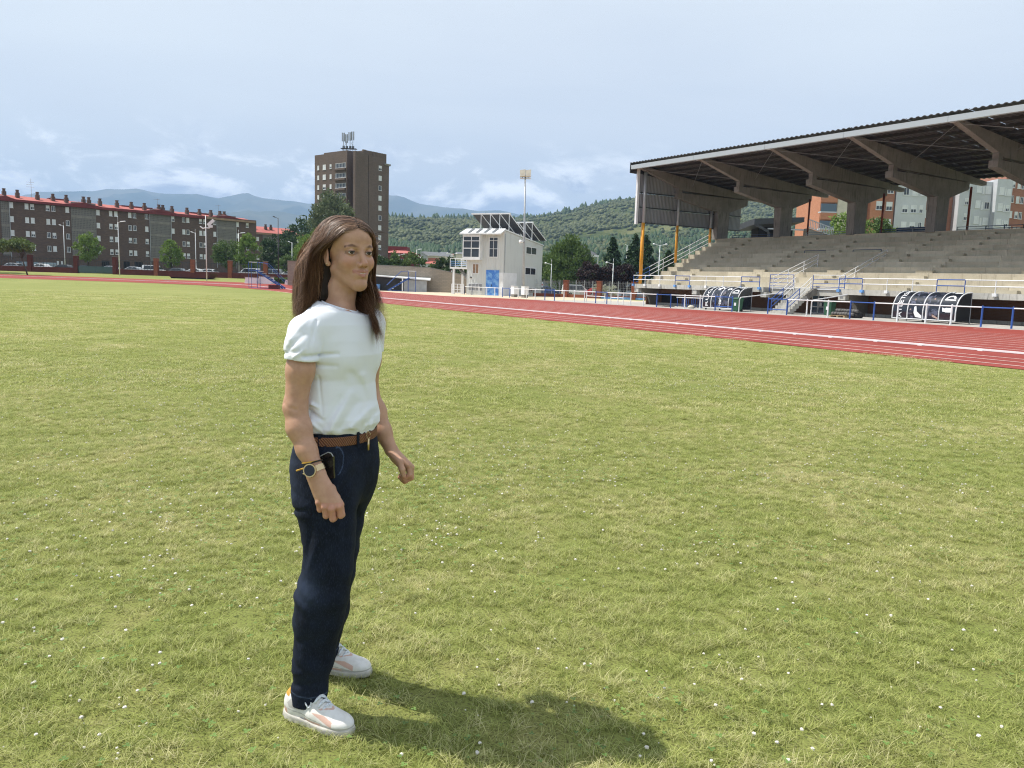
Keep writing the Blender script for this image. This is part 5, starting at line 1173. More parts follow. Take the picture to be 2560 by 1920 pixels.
# ------------------------------------------------------------------ small town houses between the tower and the booth
def house(x0, x1, y, dp, z1, zr_, wall, roof, label, hip=False, z0=0):
    g_ = empty('town_house', (x0, y, 0), 0, label, 'house'); w = x1 - x0
    mb = MB(); mb.box(0, w, 0, dp, z0, z1); mb.build('wall', wall, g_)
    if zr_ > z1:
        if hip: mb = MB(); mb.add([(-.3, -.3, z1), (w + .3, -.3, z1), (w + .3, dp + .3, z1), (-.3, dp + .3, z1), (w * .35, dp / 2, zr_), (w * .65, dp / 2, zr_)], [(0, 1, 5, 4), (1, 2, 5), (2, 3, 4, 5), (3, 0, 4), (0, 3, 2, 1)])
        else: mb = MB(); mb.prism([(-.4, z1 + .004), (dp + .4, z1 + .004), (dp / 2, zr_)], 'x', -.3, w + .3)
        mb.build('roof', roof, g_)
    return g_
g_ = house(-46, -33.4, 262, 12, 11.0, 12.1, 'red_wall', 'red_tile', 'dark red house with a pale red roof beside the brick tower', True); win(g_, 7.5, 7.6, 1.6, 3.0, 'open')
house(-46, -38, 271, 8, 13.6, 13.6, 'red_wall', 'red_tile', 'flat topped red block behind the dark red house')
g_ = empty('town_house', (-30.6, 250, 0), 0, 'white gabled house with a grey roof left of the booth', 'house')
mb = MB(); mb.prism([(0, 8.4), (2.2, 8.4), (2.2, 10.0), (.2, 11.1), (0, 11.0)], 'y', 0, 9); mb.build('wall', 'white_wall', g_); mb = MB(); mb.add([(.0, -.2, 11.1), (2.2, -.2, 10.05), (8.2, -.2, 10.2), (5.0, 4, 11.4), (.3, 4, 11.5)], [(0, 1, 2, 3, 4)]); mb.build('roof', 'grey_roof', g_, fix=False)
part('side_wall', 'cream_wall', g_, (2.21, 8.0, .1, 8.5, 0, 10.0)); part('base_wall', 'white_wall', g_, (0, 2.2, .05, 8.8, 0, 8.39))
house(-25.0, -21.4, 222, 6, 8.5, 8.5, 'pinkish_brick', 'red_tile', 'low reddish brick house front right of the white gable'); g_ = house(-27.0, -21.5, 219, 8, 6.8, 7.75, 'white_wall', 'red_tile', 'low grey building with a pale red roof behind the block wall')
for x in (1, 2.6, 4.2): win(g_, x, 5.4, .9, 1.6, 'open')
house(-26.4, -21.8, 262, 8, 10.3, 11.6, 'red_wall', 'grey_roof', 'brick house with a grey hipped roof left of the booth', True)
house(-31, -26.9, 400, 10, 16.5, 17.7, 'cream_wall', 'grey_roof', 'far cream house at the foot of the hill left of the booth')
house(-20, -12, 380, 10, 14.5, 15.8, 'white_wall', 'red_tile', 'far white house with a red roof just left of the booth', True)
for i, (x, y, w, z1_, wl, rf2) in enumerate(((-60, 330, 10, 13, 'cream_wall', 'red_tile'), (-48, 420, 14, 16, 'white_wall', 'red_tile'), (-12, 330, 12, 12, 'red_wall', 'red_tile'), (2, 300, 9, 10.5, 'white_wall', 'grey_roof'), (-38, 360, 9, 14.5, 'cream_wall', 'grey_roof'))):
    house(x, x + w, y, 9, z1_, z1_ + 1.4, wl, rf2, ['far cream house with a red roof behind the tower', 'far white house with a red roof behind the red house', 'far red house behind the booth', 'far white house behind the booth', 'far cream house with a grey roof left of the white gable'][i], i % 2 == 0)
dm = empty('conservatory', (14.2, 158, 6.2), 0, 'grey glazed roof with white arches and a ball lamp behind the big tree', 'pavilion')
mb = MB(); mb.add([(-4, 0, 1.2), (.6, 0, .7), (2.2, 0, 2.0), (-1.2, 2, 4.2), (-3, 0, 3.6)], [(0, 1, 2, 3, 4)]); mb.add([(-4, 0, 1.2), (-3, 0, 3.6), (-1.2, 2, 4.2), (-4, 6, 1.2)], [(0, 1, 2, 3)]); mb.build('roof', 'grey_roof', dm, fix=False)
for x in (.6, 1.5, 2.4): mb = MB(); mb.tube((x, 0, -2.8), (x, 0, 1.6), .09, 6); mb.build('arch_post', 'white_paint', dm)
part('arch_beam', 'white_paint', dm, (.4, 2.6, -.1, .1, 1.5, 1.85)); mb = MB(); mb.lathe([(.05, -.4), (.35, -.25), (.42, 0), (.3, .3), (.03, .4)], 12, (.3, -.4, 2.0)); mb.build('ball_lamp', 'white_paint', dm, True)

# ------------------------------------------------------------------ residential blocks behind the stand
def rblock(x0, x1, y, z1_, mat, label, dp=12, z0=0, skew=0.):
    g_ = empty('residential_block', (x0, y, 0), skew, label, 'apartment building', 'residential blocks behind the stand'); mb = MB(); mb.box(0, x1 - x0, 0, dp, z0, z1_); mb.build('wall', mat, g_); return g_
g_ = rblock(54.6, 57.2, 142, 24, 'orange_brick', 'orange brick corner with glazed balconies, leftmost block behind the stand')
for z in (16.2, 13.2, 19.2, 22.0):
    mb = MB(); mb.box(-.35, 2.5, -1.3, -.001, z - .1, z + .12); mb.build('balcony_slab', 'white_wall', g_); mb = MB(); mb.box(-.3, 2.45, -1.25, -1.15, z + .12, z + 1.5); f_ = mb.build('balcony_glass', 'window_glass_blue', g_); mb = MB(); mb.box(-.35, 2.5, -1.32, -1.2, z - 1.3, z - .1); mb.build('balcony_front', 'orange_brick', g_)
rblock(57.25, 61.0, 141, 26, 'cream_wall', 'plain cream rendered gable next to the orange brick corner')
rblock(61.5, 62.85, 141.5, 26, 'pinkish_brick', 'narrow brick strip coloured as shaded, left of the brick wall coloured as sunlit')  # shade put into the colour by a darker brick
g_ = rblock(62.9, 65.2, 140.4, 26, 'orange_brick', 'orange brick wall coloured as sunlit, with shuttered windows behind the stand')  # sunlight put into the colour: brighter brick than the strips beside it
for z in (23.5, 20.6, 17.6, 14.6, 11.6): win(g_, 1.55, z, 1.15, 1.5, 'half')
g_ = rblock(65.25, 67.3, 140.9, 26, 'pinkish_brick', 'reddish brick strip coloured as shaded, left of the white block')  # darker brick again paints the shaded face
for z in (23.5, 20.6, 17.6, 14.6, 11.6): win(g_, 1.2, z, 1.1, 1.5, 'half')
g_ = rblock(67.6, 73.1, 141, 26, 'white_wall', 'white rendered block with three windows per floor behind the stand')
for z in (23.2, 20.3, 17.25, 14.3, 11.3):
    for x, w in ((1.75, 1.0), (3.3, 1.0), (4.65, .65)): win(g_, x, z, w, 1.35)
g_ = rblock(73.15, 76.2, 144, 26, 'pinkish_brick', 'brick strip between the white block and the fourth stand column')
for z in (22.8, 19.8, 16.8, 13.8):
    for x in (.5, 1.4): win(g_, x, z, .6, 1.4, 'shut')
g_ = rblock(80.0, 84.4, 153, 27, 'pinkish_brick', 'dark reddish brick strip right of the fourth stand column')
for z in (22.9, 20.0, 17.0, 14.2): win(g_, 2.9, z, .8, 1.7, 'shut')
g_ = rblock(84.45, 87.1, 151, 25, 'white_wall', 'narrow light block recessed beside the rain pipe')
for z in (22.9, 20.1, 17.2, 14.2): win(g_, 1.5, z, .7, 1.3, 'half')
g_ = rblock(87.15, 91.2, 152, 24.05, 'white_wall', 'white block with narrow slit windows right of the rain pipe')
for z in (22.7, 19.75, 16.8, 13.9): win(g_, 1.55, z, .95, 1.45); win(g_, 3.3, z - .2, .95, 1.35); win(g_, 2.4, z - .3, .3, 1.4, 'shut', cols=1)
g_ = rblock(91.25, 94.2, 150.6, 24.4, 'white_wall', 'white projecting block at the right with a stepped top')
for z in (22.2, 19.2, 16.3, 13.4): win(g_, .95, z, .9, 1.4); win(g_, 2.35, z - .2, .7, 1.2); win(g_, 1.7, z - .2, .25, 1.3, 'shut', cols=1)
g_ = rblock(94.3, 112, 153, 27, 'pinkish_brick', 'reddish brick block at the right edge with many small windows')
for z in (24.0, 21.2, 18.3, 15.4, 12.5):
    for x in (.65, 1.5, 2.6, 3.4, 4.7, 5.8, 7.2, 8.6, 10, 11.5): win(g_, x, z - .1 * x, .62, 1.3, rgw.choice(['shut', 'half', 'open']))
# second small stand roof and ramp behind
cn = empty('canopy_building', (27.8, 92, 0), R(6), 'small dark corrugated canopy on steel posts behind the terrace', 'canopy')
mb = MB(); mb.add([(0, 0, 9.4), (6.1, 0, 9.95), (6.1, 6, 9.5), (0, 6, 9.0), (0, 0, 10.1), (6.1, 0, 10.5), (6.1, 6, 10.1), (0, 6, 9.7)], [(0, 3, 2, 1), (4, 5, 6, 7), (0, 1, 5, 4), (1, 2, 6, 5), (2, 3, 7, 6), (3, 0, 4, 7)]); mb.build('roof', 'dark_metal', cn)
mb = MB(); mb.add([(0, .05, 9.4), (1.9, .05, 8.5), (1.9, .05, 8.8), (.1, .05, 9.7), (0, .2, 9.4), (1.9, .2, 8.5), (1.9, .2, 8.8), (.1, .2, 9.7)], [(0, 1, 2, 3), (7, 6, 5, 4), (0, 4, 5, 1), (1, 5, 6, 2), (2, 6, 7, 3), (3, 7, 4, 0)]); mb.build('bracket', 'dark_metal', cn)
part('back_wall', 'dark_hole', cn, (1.8, 6.2, 3, 5, 0, 9.4)); part('cross_beam', 'galvanised', cn, (1.8, 6.2, .1, .3, 8.95, 9.1)); part('post', 'dark_metal', cn, (1.75, 1.95, 0, .2, 0, 8.6))
rp_ = empty('outdoor_ramp', (34.2, 92, 0), 0, 'slatted ramp balustrade sloping down behind the terrace', 'ramp')
for z in (0, .9): mb = MB(); mb.beam((0, 0, 9.3 + z), (2.9, 0, 8.35 + z), .08, .1); mb.build('rail', 'galvanised', rp_)
for k in range(16): t = k / 15; mb = MB(); mb.beam((2.9 * t, 0, 9.3 - .95 * t), (2.9 * t, 0, 10.2 - .95 * t), .05, .07, (0, 1, 0)); mb.build('slat', 'galvanised', rp_)
mb = MB(); mb.prism([(0, 0), (2.9, 0), (2.9, 8.3), (0, 9.2)], 'y', .1, 1.6); mb.build('ramp_wall', 'dark_concrete', rp_)

# ================================================================== trees
def leafmat(name, c1, c2, tr_=.25):
    mt, n = new(name, .6, 0, .25); at = n.node('ShaderNodeAttribute', attribute_name='tint'); sp_ = n.node('ShaderNodeSeparateColor'); n.link(at.outputs['Color'], sp_.inputs[0])
    w = n.coord('World'); f = n.rng(n.noise(w, .8, 3, .6), .3, .7); c = n.mix(n.m('MULTIPLY', n.m('ADD', sp_.outputs[0], f), .5), c1, c2); n.base(c)
    tr = n.node('ShaderNodeBsdfTranslucent'); n.link(c, tr.inputs[0]); m_ = n.node('ShaderNodeMixShader'); m_.inputs[0].default_value = tr_; n.link(n.bsdf.outputs[0], m_.inputs[1]); n.link(tr.outputs[0], m_.inputs[2]); n.link(m_.outputs[0], n.out.inputs[0])
leafmat('leaf_mid', (.055, .10, .025), (.13, .19, .05)); leafmat('leaf_bright', (.10, .17, .03), (.22, .31, .07)); leafmat('leaf_dark', (.025, .055, .018), (.06, .10, .03)); leafmat('leaf_poplar', (.07, .10, .04), (.19, .22, .12))
leafmat('leaf_purple', (.020, .012, .014), (.055, .030, .028), .15); leafmat('leaf_conifer', (.018, .045, .016), (.045, .085, .025), .1); leafmat('leaf_pine', (.06, .10, .02), (.15, .20, .05)); leafmat('hill_leaf', (.024, .042, .014), (.130, .145, .045), .1)
leafmat('leaf_white', (.30, .33, .22), (.55, .55, .45))
def leaves(pts, size, rg, droop=0., dirs=None, aspect=1.6):
    n_ = len(pts); a = rg.normal(0, 1, (n_, 3)); 
    if dirs is not None: a = dirs + rg.normal(0, .35, (n_, 3))
    a[:, 2] -= droop; a /= np.linalg.norm(a, axis=1)[:, None]; b = np.cross(a, rg.normal(0, 1, (n_, 3))); b /= np.linalg.norm(b, axis=1)[:, None]
    s_ = size * rg.uniform(.6, 1.3, (n_, 1)); A_ = pts - a * s_ * .5 * aspect; C_ = pts + a * s_ * .5 * aspect; B_ = pts + b * s_ * .38; D_ = pts - b * s_ * .38
    v = np.stack([A_, B_, C_, D_], 1).reshape(-1, 3); f = np.arange(n_ * 4).reshape(-1, 4); t = np.repeat(rg.uniform(0, 1, n_), 4); return v, f, t
def leaf_mesh(v, f, t, mat):
    me = bpy.data.meshes.new('leaves'); me.vertices.add(len(v)); me.vertices.foreach_set('co', v.astype(np.float32).ravel()); me.loops.add(f.size); me.loops.foreach_set('vertex_index', f.astype(np.int32).ravel())
    me.polygons.add(len(f)); me.polygons.foreach_set('loop_start', np.arange(0, f.size, f.shape[1], dtype=np.int32)); me.update(calc_edges=True)
    at = me.color_attributes.new('tint', 'FLOAT_COLOR', 'POINT'); c_ = np.stack([t, t, t, np.ones_like(t)], 1).astype(np.float32); at.data.foreach_set('color', c_.ravel()); me.materials.append(MATS[mat]); return me
def tree(name, x, y, z0, h, r, ctr, mat, label, seed, n_=2600, leaf=.30, cat='tree', shape='round', lean=(0, 0), group=None, nb=16, trunk=.16, rz_=None):
    """trunk and limbs carry many small clumps; leaves hang round the clump centres"""
    rg = np.random.default_rng(seed); g_ = empty(name, (x, y, z0), 0, label, cat, group)
    cz = h * ctr; rzv = rz_ or (h - cz)
    cl = []
    for _ in range(400):
        if len(cl) >= nb * 4: break
        u_ = rg.normal(0, 1, 3); u_ /= np.linalg.norm(u_); k = rg.uniform(.35, 1) ** .5; p = u_ * k
        if shape == 'cone':
            t = rg.uniform(0, 1); rr = (1 - t) ** .8 * r * rg.uniform(.5, 1); a = rg.uniform(0, 6.28); p = np.array([rr * math.cos(a), rr * math.sin(a), h * (.12 + .86 * t)]); cl.append((p, .32 * r * (1.1 - t * .8))); continue
        if shape == 'flat' and p[2] < -.25: continue
        px = p * np.array([r, r, rzv]) * np.array([1, 1, 1]); 
        if shape == 'flame': px[:2] *= (1 - .45 * max(0, p[2])); 
        px = px + np.array([lean[0] * h, lean[1] * h, cz]); cl.append((px, r * rg.uniform(.20, .34)))
    P_, Dd = [], []
    per = max(4, n_ // len(cl))
    for c_, rr in cl:
        u_ = rg.normal(0, 1, (per, 3)); u_ /= np.linalg.norm(u_, axis=1)[:, None]; k = rg.uniform(.4, 1.05, (per, 1)); P_.append(c_ + u_ * k * rr * np.array([1, 1, .8])); d_ = u_ * .6 + np.array([0, 0, .55 if shape in ('flame', 'round') else -.35]); Dd.append(d_)
    P_ = np.concatenate(P_); Dd = np.concatenate(Dd); v, f, t = leaves(P_, leaf, rg, dirs=Dd if shape != 'round' else None)
    o = bpy.data.objects.new('crown', leaf_mesh(v, f, t, mat)); col.objects.link(o); o.parent = g_
    mb = MB(); top = (lean[0] * h * .9, lean[1] * h * .9, h * (.8 if shape == 'cone' else max(.35, ctr)))
    mb.tube((0, 0, -.2), (lean[0] * h * .45, lean[1] * h * .45, top[2] * .5), trunk, 8, trunk * .8); mb.tube((lean[0] * h * .45, lean[1] * h * .45, top[2] * .5), top, trunk * .8, 7, trunk * .4)
    for c_, rr in cl[:: max(1, len(cl) // 9)]: mb.tube((lean[0] * h * .5, lean[1] * h * .5, min(top[2], c_[2]) * .62), tuple(c_), trunk * .38, 5, trunk * .1)
    mb.build('trunk', 'trunk_bark', g_, True); return g_
# left side
tree('umbrella_pine', -84.6, 134.6, .6, 6.0, 2.9, .78, 'leaf_pine', 'dark trunked pine with a wide flat crown, leaning left, beyond the track', 1, 3600, .26, shape='flat', lean=(-.28, 0), nb=22, rz_=1.5, trunk=.13)
tree('umbrella_pine', -93.5, 139, .8, 5.8, 2.6, .78, 'leaf_pine', 'pine crown cut by the left edge of the picture', 2, 3000, .26, shape='flat', nb=20, rz_=1.4)
tree('street_tree', -84.4, 153.5, 1.3, 8.2, 2.4, .60, 'leaf_bright', 'light green street tree in front of the first stairwell', 3, 3200, .28, shape='flame', nb=20, rz_=3.1)
tree('street_tree', -69.6, 157, 1.3, 7.2, 2.15, .60, 'leaf_bright', 'light green rounded street tree between the lamp and the mast', 4, 3000, .26, shape='flame', nb=18, rz_=2.7)
tree('street_tree', -60.2, 163, 1.3, 7.9, 3.3, .62, 'leaf_mid', 'dark green round street tree at the last stairwell', 5, 4200, .30, nb=24, rz_=2.9)
tree('street_tree', -54.9, 160, 1.3, 9.0, 2.5, .58, 'leaf_bright', 'upright yellowish green tree right of the round dark one', 6, 3000, .34, shape='flame', nb=18, rz_=3.8)
tree('street_tree', -52.0, 168, 1.3, 9.3, 3.0, .56, 'leaf_dark', 'very dark green tree behind the blue stand', 7, 4200, .32, nb=24, rz_=4.1)
tree('street_tree', -48.4, 165, 1.3, 7.4, 2.6, .55, 'leaf_dark', 'dark green bush like tree right of the very dark one', 8, 3400, .32, nb=20, rz_=3.6)
tree('street_tree', -44.2, 151, 1.2, 4.9, 2.0, .55, 'leaf_mid', 'low loose willow like tree by the brick wall behind the hair', 9, 2400, .26, nb=14, rz_=2.2)
tree('street_tree', -41.0, 158, 1.2, 9.6, 4.0, .62, 'leaf_bright', 'bright green tree just behind the back of the woman\'s hair', 10, 4600, .34, shape='flame', nb=26, rz_=3.8)
tree('poplar_tree', -41.5, 176, .8, 20.2, 5.2, .72, 'leaf_poplar', 'tall pale leaved poplar in front of the brick tower above the head', 11, 6500, .42, shape='flame', nb=30, rz_=5.6, trunk=.35)
tree('street_tree', -58, 215, .8, 17.5, 6, .68, 'leaf_dark', 'distant dark round tree left of the poplar', 12, 3000, .6, nb=20, rz_=5)
tree('street_tree', -33.5, 150, .6, 8.0, 4.2, .58, 'leaf_mid', 'green tree hidden mostly behind the face, left of the tower foot', 13, 3600, .34, nb=22, rz_=3.4)
# behind the block wall
for i, (x, y, h, r, lab) in enumerate(((-24.4, 140, 5.9, 2.3, 'green tree at the foot of the brick tower, behind the block wall'), (-22.2, 141, 6.7, 1.8, 'narrow green tree right of the tower foot, behind the block wall'), (-19.0, 142, 6.9, 2.5, 'full green tree in the middle of the block wall, left of the white gable'), (-12.0, 136, 6.3, 2.3, 'dark leafy tree right next to the booth balcony'), (-14.6, 138, 4.6, 1.9, 'low leafy tree left of the balcony tree'), (-8.0, 150, 8.6, 2.6, 'tree hidden behind the booth balcony'))):
    tree('garden_tree', x, y, 0, h, r, .58, 'leaf_mid' if i % 3 else 'leaf_dark', lab, 20 + i, 3600, .28, nb=22, rz_=h * .42)
# right of the booth
tree('broadleaf_tree', 9.4, 137, 0, 10.3, 4.4, .52, 'leaf_mid', 'big full green tree right of the booth', 30, 9000, .34, shape='flame', nb=44, rz_=4.9, trunk=.3)
tree('broadleaf_tree', 5.4, 142, 0, 7.4, 2.8, .52, 'leaf_mid', 'smaller green tree tucked behind the right corner of the booth', 31, 3500, .34, nb=24, rz_=3.4)
tree('purple_tree', 11.9, 123.5, 0, 5.5, 2.0, .58, 'leaf_purple', 'dark purple leaved tree in front of the big green tree', 32, 3400, .24, nb=22, rz_=2.4)
tree('purple_tree', 14.8, 124.5, 0, 5.0, 1.9, .58, 'leaf_purple', 'middle purple leaved tree behind the mesh fence', 33, 3200, .24, nb=20, rz_=2.2)
tree('purple_tree', 17.2, 124, 0, 5.5, 1.8, .58, 'leaf_purple', 'rightmost purple leaved tree beside the yellow post', 34, 3200, .24, nb=20, rz_=2.4)
tree('conifer', 17.3, 140, 0, 10.6, 3.0, .5, 'leaf_conifer', 'dark conifer left of the yellow post', 35, 5200, .34, shape='cone', nb=30)
tree('conifer', 20.4, 134, 0, 10.8, 2.9, .5, 'leaf_conifer', 'tall dark conifer directly at the yellow post', 36, 5200, .34, shape='cone', nb=30)
tree('conifer', 24.8, 150, 0, 11.8, 3.3, .5, 'leaf_conifer', 'dark conifer right of the yellow post behind the terrace', 37, 4800, .36, shape='cone', nb=28)
tree('conifer', 28.6, 146, 0, 8.8, 3.2, .5, 'leaf_dark', 'lower dark conifer seen through the end rail of the terrace', 38, 3800, .36, shape='cone', nb=24)
tree('conifer', 13.8, 150, 0, 8.6, 2.8, .5, 'leaf_conifer', 'conifer half hidden between the big tree and the purple trees', 39, 3800, .34, shape='cone', nb=24)
tree('shrub', 12.3, 112.4, 0, 2.2, 1.1, .5, 'leaf_white', 'pale blossoming shrub at the mesh fence near the stand', 40, 1500, .12, cat='shrub', nb=14, rz_=1.1, trunk=.05)
tree('shrub', 13.9, 112.0, 0, 1.9, 1.0, .5, 'leaf_white', 'second pale shrub closer to the stand corner', 41, 1400, .12, cat='shrub', nb=12, rz_=.95, trunk=.05)
tree('garden_tree', 47.5, 112, 0, 14.0, 3.2, .70, 'leaf_bright', 'green treetop between the second and third stand columns', 42, 3000, .34, nb=22, rz_=3.4)
tree('garden_tree', 53.5, 116, 0, 13.8, 3.0, .72, 'leaf_mid', 'green treetop showing above the terrace left of the navy banner', 43, 2800, .34, nb=20, rz_=3.0)
hd = empty('hedge', (-37, 130.5, .5), 0, 'low clipped green hedge beyond the track, right of the blue stand', 'hedge')
rg = np.random.default_rng(44); P_ = np.stack([rg.uniform(-4, 6, 2600), rg.uniform(-.8, .8, 2600), rg.uniform(0, 1.0, 2600)], 1); v, f, t = leaves(P_, .2, rg); o = bpy.data.objects.new('foliage', leaf_mesh(v, f, t, 'leaf_mid')); col.objects.link(o); o.parent = hd
part('core', 'leaf_dark', hd, (-3.8, 5.8, -.6, .6, 0, .8))

# ================================================================== hills and mountains
def interp_profile(pts): xs_ = [p[0] for p in pts]; zs_ = [p[1] for p in pts]; return lambda x: float(np.interp(x, xs_, zs_))
from mathutils import noise as mnoise
def fbm(x, y, s, o=5): return mnoise.fractal(Vector((x / s, y / s, 1.7)), .9, 2.1, o)
hz = interp_profile([(-900, 40), (-620, 48), (-449, 58), (-326, 72), (-195, 99), (-149, 98), (-88, 101), (-2, 103), (28, 107), (65, 114), (95, 122), (125, 129), (155, 136), (186, 140), (283, 144), (472, 146), (800, 165), (1500, 180), (3000, 170)])
def hill_z(x, y):
    """slope rising from about 420 m to a crest near 1200 m"""
    xr = x * 1200 / max(y, 300.); t = np.clip((y - 430) / (1200 - 430), 0, 1); s_ = t ** .85 * (1 - .0 * t)
    z = hz(xr) * s_ * (y / 1200 if y < 1200 else 1) ** .25
    z += fbm(x, y, 260) * 13 * math.sin(math.pi * min(1, t)) + fbm(x, y, 70, 3) * 3.0 * math.sin(math.pi * min(1, t))
    if y > 1200: z = hz(xr) * (1 - .25 * min(1, (y - 1200) / 700)) 
    return z - 1.0
ny_, nx2 = 60, 150
vs, fs = [], []
for j in range(ny_):
    y = 400 + (2100 - 400) * (j / (ny_ - 1)) ** 1.15
    for i in range(nx2): x = (-.85 + 2.6 * i / (nx2 - 1)) * y; vs.append((x, y, hill_z(x, y)))
for j in range(ny_ - 1):
    for i in range(nx2 - 1): k = j * nx2 + i; fs.append((k, k + 1, k + nx2 + 1, k + nx2))
mt, n = new('hill_ground', .95, 0, .1); w = n.coord('World'); f = n.noise(w, .012, 6, .65, .5); g = n.noise(w, .09, 5, .7)
c = n.mix(n.rng(g, .35, .65), (.035, .055, .018), (.085, .105, .035)); c = n.mix(n.rng(f, .50, .62), c, (.15, .155, .065)); n.base(c); n.bump(g, 1., 6.)
tag(mesh_obj('hill', vs, fs, 'hill_ground', smooth=True), kind='structure')
# woods on the slope: crowns as lumpy low spheres of a few faces, one mesh
rg = np.random.default_rng(77)
bm = bmesh.new(); bmesh.ops.create_icosphere(bm, subdivisions=1, radius=1); iv = np.array([v.co[:] for v in bm.verts]); if_ = np.array([[v.index for v in f_.verts] for f_ in bm.faces]); bm.free()
P_, S_ = [], []
for _ in range(60000):
    y = 440 + 780 * rg.uniform(0, 1) ** .75; x = rg.uniform(-.5, 1.15) * y
    m1 = mnoise.noise(Vector((x / 120, y / 120, 0))); 
    if m1 < -.18 and rg.uniform() < .8: continue
    if y > 1150 and x < -700: continue
    P_.append((x, y, hill_z(x, y))); S_.append(rg.uniform(1.5, 3.4) * (1.15 if m1 > .2 else .85))
    if len(P_) > 34000: break
P_ = np.array(P_); S_ = np.array(S_)
v = P_[:, None, :] + iv[None] * S_[:, None, None] * np.stack([rg.uniform(.9, 1.3, len(P_)), rg.uniform(.9, 1.3, len(P_)), rg.uniform(.7, 1.2, len(P_))], 1)[:, None, :] * rg.uniform(.75, 1.2, (len(P_), len(iv), 1)) + np.array([0, 0, 1.]) * S_[:, None, None] * .35
f = (if_[None] + (np.arange(len(P_)) * len(iv))[:, None, None]).reshape(-1, 3); t = np.repeat(np.clip(rg.normal(.42, .30, len(P_)) + .35 * np.array([mnoise.noise(Vector((p[0] / 70, p[1] / 70, 5))) for p in P_]), 0, 1), len(iv))
o = bpy.data.objects.new('hill_woods', leaf_mesh(v.reshape(-1, 3), f, t, 'hill_leaf')); col.objects.link(o); tag(o, 'mixed green scrub and woods covering the hillside', 'woods', kind='stuff')
# conifers: along the crest and a dense dark stand at the foot
cn_v = np.array([[0.6 * math.cos(a), .6 * math.sin(a), .0] for a in np.linspace(0, 6.28, 7)[:-1]] + [[.42 * math.cos(a), .42 * math.sin(a), .55] for a in np.linspace(.5, 6.78, 7)[:-1]] + [[0, 0, 1.4]])
cf_ = np.array([[i, (i + 1) % 6, 6 + (i + 1) % 6] for i in range(6)] + [[i, 6 + (i + 1) % 6, 6 + i] for i in range(6)] + [[6 + i, 6 + (i + 1) % 6, 12] for i in range(6)])
P_, S_ = [], []
for _ in range(1500):
    x = rg.uniform(-420, 800); den_ = .25 + .9 * max(0, mnoise.noise(Vector((x / 60, 3, 0))) + .35)
    if rg.uniform() < den_ * .85: y = rg.uniform(1150, 1215); P_.append((x, y, hill_z(x, y) - 1)); S_.append(rg.uniform(3.8, 8.2))
for _ in range(5200):
    y = rg.uniform(440, 720); x = rg.uniform(-.36, -.10) * y if rg.uniform() < .7 else rg.uniform(-.1, .4) * y; P_.append((x, y, hill_z(x, y) - .5)); S_.append(rg.uniform(3.5, 6.2))
P_ = np.array(P_); S_ = np.array(S_)
v = P_[:, None, :] + cn_v[None] * S_[:, None, None] * rg.uniform(.8, 1.15, (len(P_), len(cn_v), 1)); f = (cf_[None] + (np.arange(len(P_)) * len(cn_v))[:, None, None]).reshape(-1, 3); t = np.repeat(rg.uniform(0, 1, len(P_)), len(cn_v))
o = bpy.data.objects.new('conifer_woods', leaf_mesh(v.reshape(-1, 3), f, t, 'leaf_conifer')); col.objects.link(o); tag(o, 'dark conifers in a line on the crest and in a dense wood at the foot of the hill', 'woods', kind='stuff')
# far ranges
def range_(name, prof_, ydist, width, mat, x0, x1, amp, seed, nrow=34, ncol=220, base=0.):
    pf = interp_profile(prof_); vs, fs = [], []
    for j in range(nrow):
        t = j / (nrow - 1); y = ydist - width + width * 2 * t; k = 1 - abs(2 * t - 1)
        for i in range(ncol):
            xr = x0 + (x1 - x0) * i / (ncol - 1); x = xr * (y / ydist); h = pf(xr) * (k ** .8)
            h += (mnoise.ridged_multi_fractal(Vector((x / 900, y / 900, seed)), .9, 2.1, 5, 1., 2.) - 1.) * amp * (k * (1 - k) * 4) ** .8; vs.append((x, y, h + base))
    for j in range(nrow - 1):
        for i in range(ncol - 1): k = j * ncol + i; fs.append((k, k + 1, k + ncol + 1, k + ncol))
    return tag(mesh_obj(name, vs, fs, mat, smooth=True), kind='structure')
mt, n = new('mountain_ground', .95, 0, .1); w = n.coord('World'); f = n.noise(w, .0012, 8, .65, .5)
n.base(n.mix(n.rng(f, .4, .62), (.035, .055, .030), (.13, .13, .085)))
range_('mountain_range', [(-7500, 420), (-5238, 588), (-4615, 648), (-4262, 694), (-4096, 709), (-3900, 720), (-3786, 724), (-3713, 744), (-3651, 758), (-3527, 757), (-3414, 765), (-3342, 750), (-3240, 720), (-3137, 703), (-3065, 711), (-2920, 735), (-2827, 731), (-2735, 711), (-2642, 686), (-2591, 705), (-2498, 718), (-2422, 748), (-2338, 718), (-2221, 695), (-2095, 690), (-1968, 685), (-1842, 658), (-1600, 700), (-1302, 771), (-1132, 766), (-992, 730), (-888, 698), (-733, 674), (-547, 665), (-372, 648), (-269, 656), (-186, 669), (-103, 656), (42, 610), (400, 560), (1500, 500), (4000, 400), (7000, 300)], 7000, 1700, 'mountain_ground', -7500, 7000, 150, 3.3)
range_('front_range', [(-5000, 260), (-3600, 300), (-2600, 340), (-2221, 364), (-2027, 382), (-1768, 419), (-1703, 434), (-1658, 422), (-1619, 433), (-1509, 433), (-1419, 414), (-1316, 404), (-1100, 395), (-864, 400), (-700, 360), (-400, 300), (500, 260), (3000, 200)], 5000, 1100, 'mountain_ground', -5000, 3000, 110, 9.1)
